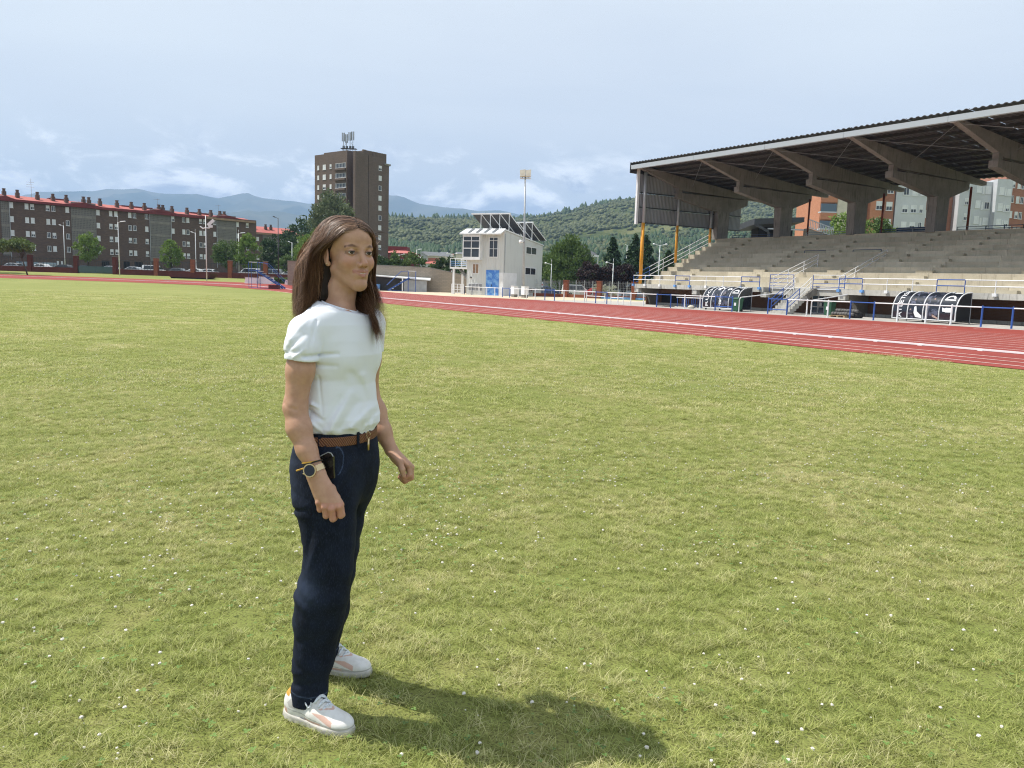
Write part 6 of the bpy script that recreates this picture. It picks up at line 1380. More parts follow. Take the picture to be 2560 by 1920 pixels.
# ------------------------------------------------------------------ air
mt = bpy.data.materials.new('haze'); mt.use_nodes = True; t_ = mt.node_tree; t_.nodes.clear()
pv = t_.nodes.new('ShaderNodeVolumePrincipled'); ot = t_.nodes.new('ShaderNodeOutputMaterial'); t_.links.new(pv.outputs[0], ot.inputs['Volume'])
pv.inputs['Color'].default_value = (.44, .66, 1.0, 1); pv.inputs['Density'].default_value = 1.6e-4; pv.inputs['Anisotropy'].default_value = .0
hb = MB(); hb.box(-9500, 9500, -3200, 9300, -8, 800); o = hb.build('haze', None); o.data.materials.append(mt); tag(o, kind='stuff')
o['label'] = 'pale blue air between the camera and the far mountains'; o['category'] = 'haze'
# ================================================================== the woman
import openvdb as vdb
def v3(*a): return np.array(a, dtype=np.float32)
def s_ell(P, c, r, rot=None):
    q = [P[i] - c[i] for i in range(3)]
    if rot is not None: q = [rot[i][0] * q[0] + rot[i][1] * q[1] + rot[i][2] * q[2] for i in range(3)]
    k0 = np.sqrt(sum((q[i] / r[i]) ** 2 for i in range(3))); k1 = np.sqrt(sum((q[i] / r[i] ** 2) ** 2 for i in range(3))) + 1e-9
    return k0 * (k0 - 1) / k1
def s_sph(P, c, r): return np.sqrt((P[0] - c[0]) ** 2 + (P[1] - c[1]) ** 2 + (P[2] - c[2]) ** 2) - r
def s_cap(P, a, b, ra, rb=None):
    rb = ra if rb is None else rb; ba = [b[i] - a[i] for i in range(3)]; l2 = sum(x * x for x in ba)
    h = np.clip(sum((P[i] - a[i]) * ba[i] for i in range(3)) / l2, 0, 1)
    return np.sqrt(sum((P[i] - a[i] - ba[i] * h) ** 2 for i in range(3))) - (ra + (rb - ra) * h)
def smin(a, b, k):
    h = np.clip(.5 + .5 * (b - a) / k, 0, 1); return b + (a - b) * h - k * h * (1 - h)
def smax(a, b, k): return -smin(-a, -b, k)
def chain(P, pts, k=.02):
    d = None
    for a, b in zip(pts[:-1], pts[1:]):
        e = s_cap(P, a[:3], b[:3], a[3], b[3]); d = e if d is None else smin(d, e, k)
    return d
def sdf_mesh(fn, lo, hi, res):
    ax = [np.arange(lo[i], hi[i], res, dtype=np.float32) for i in range(3)]
    P = np.meshgrid(*ax, indexing='ij', sparse=True)
    d = fn(P); d = np.ascontiguousarray(np.broadcast_to(d, [len(a) for a in ax]), dtype=np.float32); bgv = 4 * res; d = np.clip(d, -bgv, bgv)
    g = vdb.FloatGrid(bgv); g.copyFromArray(d); pts, tri, quads = g.convertToPolygons(isovalue=0.0, adaptivity=0.0)
    pts = pts * res + np.array(lo, dtype=np.float32)
    return pts, quads
def fixed(pts, quads, name, mat, parent, origin):
    me = bpy.data.meshes.new(name); q_ = quads[:, ::-1]
    me.vertices.add(len(pts)); me.vertices.foreach_set('co', (pts - np.array(origin, dtype=np.float32)).astype(np.float32).ravel()); me.loops.add(q_.size); me.loops.foreach_set('vertex_index', q_.astype(np.int32).ravel())
    me.polygons.add(len(q_)); me.polygons.foreach_set('loop_start', np.arange(0, q_.size, 4, dtype=np.int32)); me.polygons.foreach_set('use_smooth', np.ones(len(q_), dtype=bool)); me.update(calc_edges=True)
    # make sure faces look outwards
    c = pts.mean(0); s_ = 0.
    p = pts[q_]; nrm = np.cross(p[:, 2] - p[:, 0], p[:, 3] - p[:, 1]); s_ = float((p.mean(1) * nrm).sum() - (c * nrm).sum())
    if s_ < 0: me.flip_normals()
    me.materials.append(MATS[mat]); o = bpy.data.objects.new(name, me); col.objects.link(o); o.parent = parent; return o
def paint(o, fn, origin, name='tint'):
    me = o.data; n_ = len(me.vertices); co = np.empty(n_ * 3, dtype=np.float32); me.vertices.foreach_get('co', co); co = co.reshape(-1, 3) + np.array(origin, dtype=np.float32)
    c = np.concatenate([np.clip(fn(co), 0, 1), np.ones((n_, 1))], 1).astype(np.float32); at = me.color_attributes.new(name, 'FLOAT_COLOR', 'POINT'); at.data.foreach_set('color', c.ravel())
PO = (-.58, 2.5, 0.)
wm = empty('person', PO, 0, 'woman in a white T-shirt and dark jeans standing on the lawn, looking to the right', 'person')

# ---- skin, cloth, hair materials
mt, n = new('skin', .48, 0, .4)
at = n.node('ShaderNodeAttribute', attribute_name='tint'); sc_ = n.node('ShaderNodeSeparateColor'); n.link(at.outputs['Color'], sc_.inputs[0]); w = n.coord('World')
c = n.mix(n.rng(n.noise(w, 38, 4, .6), .3, .7), (.46, .258, .172), (.53, .312, .212)); c = n.mix(sc_.outputs[1], c, (.52, .215, .155)); c = n.mix(sc_.outputs[0], c, (.40, .16, .135)); c = n.mix(sc_.outputs[2], c, (.14, .07, .045)); n.base(c)
n.bump(n.noise(w, 420, 3, .6), .12, .002); n.bsdf.inputs['Subsurface Weight'].default_value = .12; n.bsdf.inputs['Subsurface Radius'].default_value = (.012, .005, .003); n.bsdf.inputs['Subsurface Scale'].default_value = 1.
mt, n = new('tshirt_cotton', .88, 0, .2); w = n.coord('World'); n.base((.80, .82, .87)); n.bump(n.noise(w, 700, 2, .5), .15, .001); n.bsdf.inputs['Sheen Weight'].default_value = .15
mt, n = new('denim', .85, 0, .2); w = n.coord('World'); tw = n.noise(n.coord('World', scale=(1, 1, .25)), 420, 2, .6)
at = n.node('ShaderNodeAttribute', attribute_name='tint'); sc_ = n.node('ShaderNodeSeparateColor'); n.link(at.outputs['Color'], sc_.inputs[0])
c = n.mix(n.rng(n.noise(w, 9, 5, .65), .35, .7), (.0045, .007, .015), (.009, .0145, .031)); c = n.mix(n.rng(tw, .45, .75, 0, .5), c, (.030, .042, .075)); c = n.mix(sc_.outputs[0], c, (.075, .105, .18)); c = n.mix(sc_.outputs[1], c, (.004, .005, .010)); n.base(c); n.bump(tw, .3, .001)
mt, n = new('hair', .42, 0, .5); at = n.node('ShaderNodeAttribute', attribute_name='tint'); sc_ = n.node('ShaderNodeSeparateColor'); n.link(at.outputs['Color'], sc_.inputs[0])
c = n.mix(sc_.outputs[0], (.034, .015, .009), (.33, .175, .10)); c = n.mix(n.m('MULTIPLY', sc_.outputs[1], .7), c, (.58, .38, .24)); n.base(c)
plain('hair_under', (.022, .012, .008), .8, var=.5, scale=60); plain('brow_brown', (.07, .035, .022), .8); plain('lash', (.012, .008, .007), .6)
plain('eye_white', (.62, .58, .55), .25, var=.03); plain('iris_brown', (.055, .032, .015), .15); plain('pupil', (.004, .004, .004), .1); plain('teeth', (.66, .62, .56), .3, var=.05)
mt, n = new('braided_leather', .6, 0, .35); w = n.coord('World'); ch = n.node('ShaderNodeTexWave', wave_type='BANDS', bands_direction='DIAGONAL'); n.link(w, ch.inputs[0]); ch.inputs['Scale'].default_value = 60; ch.inputs['Distortion'].default_value = 1.5
n.base(n.mix(ch.outputs['Fac'], (.10, .038, .018), (.26, .115, .055))); n.bump(ch.outputs['Fac'], .7, .003)
plain('gold', (.62, .48, .28), .25, .9, var=.05); plain('watch_face', (.010, .014, .022), .08, var=.02); plain('phone_black', (.01, .01, .011), .12); plain('yellow_band', (.55, .32, .05), .7)
mt, n = new('shoe_upper', .65, 0, .3); at = n.node('ShaderNodeAttribute', attribute_name='tint'); sc_ = n.node('ShaderNodeSeparateColor'); n.link(at.outputs['Color'], sc_.inputs[0]); w = n.coord('World')
c = n.mix(n.rng(n.noise(w, 30, 4, .6), .3, .7), (.68, .66, .62), (.78, .77, .74)); c = n.mix(sc_.outputs[0], c, (.60, .36, .28)); c = n.mix(sc_.outputs[1], c, (.40, .385, .37)); c = n.mix(sc_.outputs[2], c, (.55, .30, .06)); n.base(c); n.bump(n.noise(w, 300, 2, .5), .2, .001)
plain('shoe_sole', (.52, .50, .45), .75, var=.2, scale=25); plain('lace_white', (.72, .76, .80), .8, var=.06, scale=40)

def rotz(P, c, ang):      # world -> frame turned by ang about c (x forward, y left)
    ca, sa = math.cos(ang), math.sin(ang); dx, dy = P[0] - c[0], P[1] - c[1]
    return [ca * dx + sa * dy, -sa * dx + ca * dy, P[2] - c[2]]
# ---------------------------------------------------------------- head (local: x forward, y to her left, z up, 0 at eye height)
HC = (-.540, 2.495, 1.556); HY = R(-45.5)
def face(P):
    d = s_ell(P, (-.014, 0, .035), (.096, .0735, .080))
    d = smin(d, s_ell(P, (.028, 0, .045), (.056, .058, .052)), .02)
    d = smin(d, s_ell(P, (.024, 0, -.030), (.060, .054, .082)), .02)
    for s_ in (-1, 1):
        d = smin(d, s_cap(P, (.004, s_ * .048, -.052), (.064, s_ * .013, -.099), .0145, .0155), .022)
        d = smin(d, s_ell(P, (.054, s_ * .037, -.030), (.026, .023, .024)), .020)          # cheekbone / smiling cheek
        d = smin(d, s_cap(P, (.074, s_ * .012, .015), (.066, s_ * .042, .014), .0085, .008), .012)   # brow ridge
    d = smin(d, s_sph(P, (.071, 0, -.100), .0165), .018)
    d = smin(d, s_ell(P, (.074, 0, -.066), (.017, .027, .022)), .014)
    for s_ in (-1, 1): d = smax(d, -s_ell(P, (.086, s_ * .031, -.001), (.0145, .018, .0125)), .012)
    # nose
    d = smin(d, s_cap(P, (.078, 0, .006), (.0985, 0, -.032), .0062, .0082), .011)
    d = smin(d, s_sph(P, (.0995, 0, -.0345), .0092), .006)
    for s_ in (-1, 1):
        d = smin(d, s_ell(P, (.0885, s_ * .0115, -.039), (.0098, .0066, .0066)), .006)
        d = smax(d, -s_ell(P, (.093, s_ * .0063, -.0455), (.0055, .0034, .0042)), .003)
        # fold from nostril to mouth corner
        d = d + .0022 * np.exp(-((s_cap(P, (.088, s_ * .019, -.040), (.078, s_ * .031, -.064), 0.) / .0045) ** 2))
        # lids
        e = s_sph(P, (.0665, s_ * .0315, 0), .0142)
        d = smin(d, e, .004)
        d = smax(d, -s_ell(P, (.079, s_ * .0315, -.0008), (.012, .0128, .0040)), .0014)
        d = d + .0010 * np.exp(-((s_cap(P, (.077, s_ * .019, .0075), (.073, s_ * .043, .0070), 0.) / .0022) ** 2))
    # lips: bowed, corners drawn up and back
    for s_ in (-1, 1):
        d = smin(d, s_cap(P, (.0905, 0, -.0580), (.0765, s_ * .0265, -.0570), .0038, .0018), .004)
        d = smin(d, s_cap(P, (.0890, 0, -.0730), (.0765, s_ * .0245, -.0600), .0046, .0018), .004)
        d = smax(d, -s_cap(P, (.0975, 0, -.0660), (.0825, s_ * .0270, -.0580), .0042, .0010), .0015)
    d = d + .0022 * np.exp(-((s_cap(P, (.084, -.012, -.0815), (.084, .012, -.0815), 0.) / .006) ** 2))
    return d
def ear(P, s_):
    c = (-.006, s_ * .0735, -.012); q_ = rotz(P, c, 0); a = R(14 * s_)
    e = s_ell(P, c, (.0175, .0065, .030), [[.96, s_ * .2, .18], [-s_ * .2, .98, 0], [-.18, 0, .98]])
    e = smax(e, -s_ell(P, (-.003, s_ * .0800, -.008), (.0095, .0055, .017)), .003)
    return smin(e, s_sph(P, (.003, s_ * .0705, -.037), .0075), .006)
def head_fn(W):
    P = rotz(W, HC, HY); d = face(P)
    for s_ in (-1, 1): d = smin(d, ear(P, s_), .004)
    nk = s_cap(W, (-.574, 2.497, 1.345), (-.553, 2.503, 1.47), .050, .046); d = smin(d, nk, .022)
    d = smin(d, s_cap(W, (-.540, 2.458, 1.375), (-.580, 2.468, 1.45), .008, .010), .03)
    tr = s_ell(W, (-.572, 2.5, 1.325), (.085, .11, .05)); return smin(d, tr, .04)
pts, quads = sdf_mesh(head_fn, (-.70, 2.34, 1.33), (-.40, 2.64, 1.69), .0017)
head_parts = [(pts, quads)]
# ---------------------------------------------------------------- arms and hands
SH = (-.642, 2.357, 1.306); EL = (-.664, 2.336, 1.078); WR = (-.587, 2.294, .888)
def arm_r(W):
    d = chain(W, [(*SH, .046), (-.650, 2.343, 1.19, .0405), (*EL, .0340)], .02)
    d = smin(d, chain(W, [(*EL, .0335), (-.650, 2.326, 1.015, .0360), (-.622, 2.310, .950, .029), (*WR, .0230)], .02), .02)
    d = smin(d, s_sph(W, (-.692, 2.347, 1.070), .0125), .014)            # point of the elbow
    d = d + .003 * np.exp(-((s_cap(W, (-.690, 2.318, 1.092), (-.655, 2.300, 1.075), 0.) / .007) ** 2))
    K_ = [(-.5125, 2.270, .787), (-.5345, 2.263, .781), (-.5560, 2.266, .786), (-.5765, 2.274, .797)]
    rad = (.0112, .0114, .0108, .0098)
    palm = None
    for i, k in enumerate(K_):
        st_ = (WR[0] + (.012, .004, -.006, -.014)[i], WR[1] - .004, WR[2] - .012); e = s_cap(W, st_, (k[0], k[1] + .006, k[2] + .004), .0175, rad[i] + .0022); palm = e if palm is None else smin(palm, e, .014)
    palm = smin(palm, s_cap(W, (WR[0] + .006, WR[1] + .016, WR[2] - .04), (-.552, 2.292, .800), .016, .013), .016)
    d = smin(d, palm, .014)
    fl_ = (.029, .032, .029, .024)
    for i, k in enumerate(K_):
        r_ = rad[i]; p1 = (k[0] + .003, k[1] + .004, k[2] - fl_[i]); p2 = (p1[0] - .001, p1[1] + .024, p1[2] - .005); p3 = (p2[0] - .004, p2[1] + .012, p2[2] + .020)
        f_ = chain(W, [(*k, r_), (*p1, r_ * .88), (*p2, r_ * .82), (*p3, r_ * .70)], .004); f_ = smin(f_, s_sph(W, (k[0], k[1] - .002, k[2]), r_ * .98), .004)
        d = smin(d, f_, .0035)
    th = chain(W, [(WR[0] + .010, WR[1] + .012, WR[2] - .030, .014), (-.546, 2.306, .832, .0125), (-.530, 2.309, .803, .0105), (-.524, 2.306, .776, .0085)], .008)
    return smin(d, th, .008)
pts, quads = sdf_mesh(arm_r, (-.73, 2.22, .715), (-.47, 2.43, 1.34), .0020); head_parts.append((pts, quads))
SL = (-.500, 2.645, 1.318); ELL = (-.512, 2.705, 1.085); WL = (-.420, 2.655, .887)
def arm_l(W):
    d = chain(W, [(*SL, .050), (-.505, 2.675, 1.20, .043), (*ELL, .036)], .02)
    d = smin(d, chain(W, [(*ELL, .035), (-.482, 2.692, 1.01, .0375), (-.452, 2.672, .945, .030), (*WL, .0225)], .02), .02)
    K_ = [(-.3525, 2.640, .832), (-.3470, 2.655, .822), (-.3500, 2.671, .812), (-.3570, 2.686, .806)]
    rad = (.0108, .0108, .0102, .0092); palm = None
    for i, k in enumerate(K_):
        e = s_cap(W, (WL[0] + .006, WL[1] - .004 + .005 * i, WL[2] - .012), k, .0165, rad[i] + .0018); palm = e if palm is None else smin(palm, e, .012)
    palm = smin(palm, s_cap(W, (-.400, 2.650, .855), (-.372, 2.655, .822), .018, .0165), .012); d = smin(d, palm, .012)
    for i, k in enumerate(K_):
        r_ = rad[i]; p1 = (k[0] + .004 - .002 * i, k[1] - .004, k[2] - (.033, .036, .032, .026)[i]); p2 = (p1[0] - .020, p1[1] - .004, p1[2] - .012); p3 = (p2[0] - .012, p2[1] + .001, p2[2] + .010)
        d = smin(d, chain(W, [(*k, r_), (*p1, r_ * .9), (*p2, r_ * .83), (*p3, r_ * .7)], .004), .0035)
    th = chain(W, [(WL[0] + .010, WL[1] - .018, WL[2] - .016, .0135), (-.383, 2.620, .850, .0125), (-.372, 2.610, .824, .0105), (-.366, 2.610, .800, .0085)], .006)
    return smin(d, th, .006)
pts, quads = sdf_mesh(arm_l, (-.56, 2.56, .735), (-.31, 2.76, 1.34), .0022); head_parts.append((pts, quads))
# ankles and a plain trunk core so that the body is whole under the clothes
def legs_core(W):
    d = s_ell(W, (-.566, 2.5, 1.16), (.085, .10, .24)); d = smin(d, s_ell(W, (-.575, 2.5, .90), (.09, .12, .10)), .05)
    d = smin(d, chain(W, [(-.592, 2.42, .86, .07), (-.598, 2.405, .48, .045), (-.664, 2.425, .07, .030)], .03), .04)
    return smin(d, chain(W, [(-.552, 2.58, .86, .07), (-.60, 2.65, .48, .045), (-.708, 2.755, .07, .030)], .03), .04)
pts, quads = sdf_mesh(legs_core, (-.76, 2.30, .04), (-.42, 2.80, 1.42), .006); head_parts.append((pts, quads))
allp = np.concatenate([p for p, _ in head_parts]); off = 0; qs = []
for p, q_ in head_parts: qs.append(q_ + off); off += len(p)
body = fixed(allp, np.concatenate(qs), 'body', 'skin', wm, PO)
def seg_d(P, a, b):
    ba = np.array(b) - np.array(a); h = np.clip(((P - np.array(a)) @ ba) / (ba @ ba), 0, 1); return np.linalg.norm(P - np.array(a) - h[:, None] * ba, axis=1)
def skin_paint(W):
    ca, sa = math.cos(HY), math.sin(HY); dx, dy = W[:, 0] - HC[0], W[:, 1] - HC[1]; P = np.stack([ca * dx + sa * dy, -sa * dx + ca * dy, W[:, 2] - HC[2]], 1)
    lip = np.zeros(len(P)); 
    for s_ in (-1, 1):
        lip = np.maximum(lip, 1 - ss(.0034, .0056, seg_d(P, (.0925, 0, -.0585), (.077, s_ * .0262, -.0572)))); lip = np.maximum(lip, 1 - ss(.0042, .0062, seg_d(P, (.0925, 0, -.0725), (.077, s_ * .0242, -.0600))))
    lip *= (P[:, 0] > .07)
    bl = np.zeros(len(P))
    for s_ in (-1, 1): bl = np.maximum(bl, .45 * np.exp(-(np.linalg.norm(P - np.array((.072, s_ * .042, -.034)), axis=1) / .018) ** 2)); bl = np.maximum(bl, .35 * np.exp(-(np.linalg.norm(P - np.array((.0, s_ * .074, -.01)), axis=1) / .02) ** 2))
    bl = np.maximum(bl, .4 * np.exp(-(np.linalg.norm(P - np.array((.103, 0, -.036)), axis=1) / .012) ** 2))
    bl = np.maximum(bl, .45 * ((W[:, 2] < .80) & (W[:, 2] > .6)) * 1.0)      # knuckles and fingertips are redder
    dk = np.zeros(len(P))
    for s_ in (-1, 1): dk = np.maximum(dk, .55 * (1 - ss(.0016, .0042, np.abs(np.sqrt(((P[:, 1] - s_ * .0315) / .0132) ** 2 + ((P[:, 2] + .0008) / .0046) ** 2) - 1) * .0045)) * (P[:, 0] > .062) * (np.abs(P[:, 2]) < .009)); dk = np.maximum(dk, .9 * (np.linalg.norm(P - np.array((.093, s_ * .0063, -.0462)), axis=1) < .0052))
        # eyebrows, soft edged
    for s_ in (-1, 1):
        b_ = np.minimum(seg_d(P, (.081, s_ * .014, .0175), (.0775, s_ * .033, .0215)), seg_d(P, (.0775, s_ * .033, .0215), (.066, s_ * .049, .0165))); dk = np.maximum(dk, .92 * (1 - ss(.0024, .0056, b_)))
    return np.stack([lip * .7, bl, dk], 1)
paint(body, skin_paint, PO)
# eyes
def HW(p): ca, sa = math.cos(HY), math.sin(HY); return Vector((HC[0] + ca * p[0] - sa * p[1] - PO[0], HC[1] + sa * p[0] + ca * p[1] - PO[1], HC[2] + p[2] - PO[2]))
for s_ in (-1, 1):
    bm = bmesh.new(); bmesh.ops.create_uvsphere(bm, u_segments=28, v_segments=22, radius=.0126); gz = Vector((1, -.10 + .0, -.02)).normalized()
    for f_ in bm.faces:
        a = f_.calc_center_median().normalized().angle(gz); f_.material_index = 2 if a < .20 else (1 if a < .50 else 0); f_.smooth = True
    me = bpy.data.meshes.new('eye'); bm.to_mesh(me); bm.free()
    for k in ('eye_white', 'iris_brown', 'pupil'): me.materials.append(MATS[k])
    o = bpy.data.objects.new('eye', me); col.objects.link(o); o.parent = wm; o.location = HW((.0665, s_ * .0315, 0)); o.rotation_euler = (0, 0, HY)
    mb = MB(); mb.path([HW((.0665 + .0143 * math.cos(a) * .95, s_ * .0315 + .0125 * math.sin(a) * 1.0, .0034 * math.cos(a) ** 1 + .0002)) for a in np.linspace(-1.15, 1.15, 12)], .0009, 5); mb.build('eyelash', 'lash', wm)
mb = MB(); mb.path([HW((.0895 - .0100 * (y / .018) ** 2, y, -.0640 + .0022 * (y / .018) ** 2)) for y in np.linspace(-.018, .018, 9)], .0024, 6); mb.build('teeth', 'teeth', wm, True)
bm = bmesh.new(); bmesh.ops.create_icosphere(bm, subdivisions=2, radius=.0030); me = bpy.data.meshes.new('earring'); bm.to_mesh(me); bm.free(); me.materials.append(MATS['gold']); o = bpy.data.objects.new('earring', me); col.objects.link(o); o.parent = wm; o.location = HW((.004, -.0785, -.0375))

# ---------------------------------------------------------------- T-shirt
TC = (-.567, 2.50); TY = R(-25)
Tz = np.array([.95, .985, 1.005, 1.03, 1.08, 1.14, 1.20, 1.235, 1.28, 1.33, 1.37, 1.40, 1.43])
TAf = np.array([.098, .106, .122, .124, .112, .108, .120, .129, .122, .108, .088, .066, .058]); TAb = np.array([.105, .108, .114, .112, .102, .099, .100, .103, .105, .102, .092, .076, .066]); TB = np.array([.146, .152, .164, .163, .150, .145, .150, .155, .158, .155, .128, .082, .068])
def cloth_noise(W, f=1.):
    x, y, z = [a * f for a in W]
    return (np.sin(31 * x + 17 * z + 2.1 * np.sin(23 * y + 9 * z)) * np.sin(19 * y - 27 * z + 1.7 * np.sin(29 * x)) + .5 * np.sin(67 * x - 41 * z + 2 * np.sin(37 * y + 3)) * np.sin(53 * y + 31 * z))
def seg2(W, a, b, w_, y_lim=2.56, up_=1):   # crease across the side facing -y, given in x,z
    ba = (b[0] - a[0], b[1] - a[1]); l2 = ba[0] ** 2 + ba[1] ** 2; h = np.clip(((W[0] - a[0]) * ba[0] + (W[2] - a[1]) * ba[1]) / l2, 0, 1)
    dd = np.sqrt((W[0] - a[0] - ba[0] * h) ** 2 + (W[2] - a[1] - ba[1] * h) ** 2); return np.exp(-(dd / w_) ** 2) * np.clip((y_lim - W[1]) / .05, 0, 1) * (1 - .6 * h)
TAf *= .955; TAb *= .97; TB *= .95
def torso(W, g=0.):
    P = rotz(W, (*TC, 0), TY); z = W[2]; af = np.interp(z, Tz, TAf) + g; ab = np.interp(z, Tz, TAb) + g; b_ = np.interp(z, Tz, TB) + g
    a_ = np.where(P[0] > 0, af, ab); e = 2.05; k = (np.abs(P[0] / a_) ** e + np.abs(P[1] / b_) ** e) ** (1 / e)
    # bust: two soft forms
    d = (k - 1) * np.minimum(a_, b_) * .95
    bs = smin(s_ell(P, (.060, -.058, 1.222), (.048, .056, .058)), s_ell(P, (.060, .058, 1.222), (.048, .056, .058)), .03)
    return smin(d, bs - g, .02)
def shirt(W):
    d = torso(W); d = smax(d, np.broadcast_to(W[2] - 1.418, d.shape), .03)
    sh_ = chain(W, [(-.585, 2.42, 1.350, .044), (-.640, 2.362, 1.309, .0505)], .02); d = smin(d, sh_, .03)
    sl = chain(W, [(-.641, 2.360, 1.308, .0510), (-.644, 2.343, 1.262, .0505), (-.646, 2.335, 1.195, .0500)], .02)
    sl = smax(sl, (1.2225 - W[2]) - .06 * (W[0] + .645), .004); d = smin(d, sl, .010)
    sh2 = chain(W, [(-.555, 2.58, 1.350, .044), (-.500, 2.645, 1.313, .0535)], .02); d = smin(d, sh2, .03)
    s2_ = smax(chain(W, [(-.500, 2.645, 1.322, .060), (-.505, 2.668, 1.21, .054)], .02), 1.225 - W[2], .004); d = smin(d, s2_, .010)
    # creases
    f = 0
    for a, b, w_, am in (((-.625, 1.238), (-.540, 1.243), .0055, .0050), ((-.622, 1.208), (-.545, 1.205), .007, .0028), ((-.620, 1.160), (-.53, 1.155), .012, .0022), ((-.60, 1.17), (-.585, 1.05), .004, .0016),
                         ((-.560, 1.000), (-.505, 1.115), .012, -.0042), ((-.535, 1.01), (-.49, 1.085), .012, .0035), ((-.585, 1.005), (-.535, 1.10), .012, .003), ((-.50, 1.01), (-.455, 1.06), .010, -.0035), ((-.475, 1.005), (-.445, 1.04), .009, .003),
                         ((-.622, 1.085), (-.600, 1.075), .006, -.004), ((-.625, 1.06), (-.585, 1.035), .007, .005), ((-.62, 1.03), (-.59, 1.00), .006, -.004), ((-.505, 1.18), (-.465, 1.09), .012, .002), ((-.475, 1.17), (-.455, 1.06), .010, -.002),
                         ((-.600, 1.345), (-.612, 1.24), .0045, .0016), ((-.672, 1.26), (-.63, 1.30), .008, .0030), ((-.690, 1.245), (-.64, 1.255), .006, .0028), ((-.67, 1.29), (-.625, 1.345), .008, -.002), ((-.655, 1.235), (-.62, 1.262), .005, -.0025), ((-.645, 1.385), (-.60, 1.352), .003, .0018)):
        f = f + am * seg2(W, a, b, w_)
    d = d + 2.1 * f + .0013 * cloth_noise(W, .8)
    for z_ in (1.2335,): d = d + .0007 * np.exp(-(((W[2] - z_ + .06 * (W[0] + .645)) / .0012) ** 2)) * (W[0] < -.58)
    # gathered hem tucked in
    P = rotz(W, (*TC, 0), TY); ang = np.arctan2(P[1], P[0]); d = d + .0028 * np.sin(ang * 17 + 2 * np.sin(ang * 5)) * np.exp(-((W[2] - .995) / .022) ** 2)
    d = smax(d, (.984 - .012 * np.sin(ang + 1.1)) - W[2], .010)
    # openings for neck and arms
    nk = s_cap(W, (-.580, 2.50, 1.30), (-.545, 2.487, 1.48), .0575, .0575); nk = np.sqrt((W[0] + .572) ** 2 + (W[1] - 2.497) ** 2) - .098; cut_ = smax(nk, -(W[2] - (1.387 - .29 * (W[0] + .575))), .002); d = smax(d, -cut_, .004)
    d = smax(d, -smax(chain(W, [(-.650, 2.343, 1.19, .0445), (-.646, 2.338, 1.25, .0455)], .01), W[2] - 1.234, .002), .002)
    return d
pts, quads = sdf_mesh(shirt, (-.74, 2.26, .955), (-.40, 2.74, 1.45), .0030); sh_o = fixed(pts, quads, 'tshirt', 'tshirt_cotton', wm, PO)
def collar(W):
    nk = s_cap(W, (-.580, 2.50, 1.30), (-.545, 2.487, 1.48), .0590, .0590); pl = W[2] - (1.387 - .29 * (W[0] + .575))
    d = smax(np.abs(nk) - .0022, np.abs(pl + .004) - .0095, .003); return smax(d, np.broadcast_to(W[2] - 1.425, d.shape), .002)
pts, quads = sdf_mesh(collar, (-.68, 2.40, 1.32), (-.47, 2.60, 1.44), .0020); fixed(pts, quads, 'collar', 'tshirt_cotton', wm, PO)

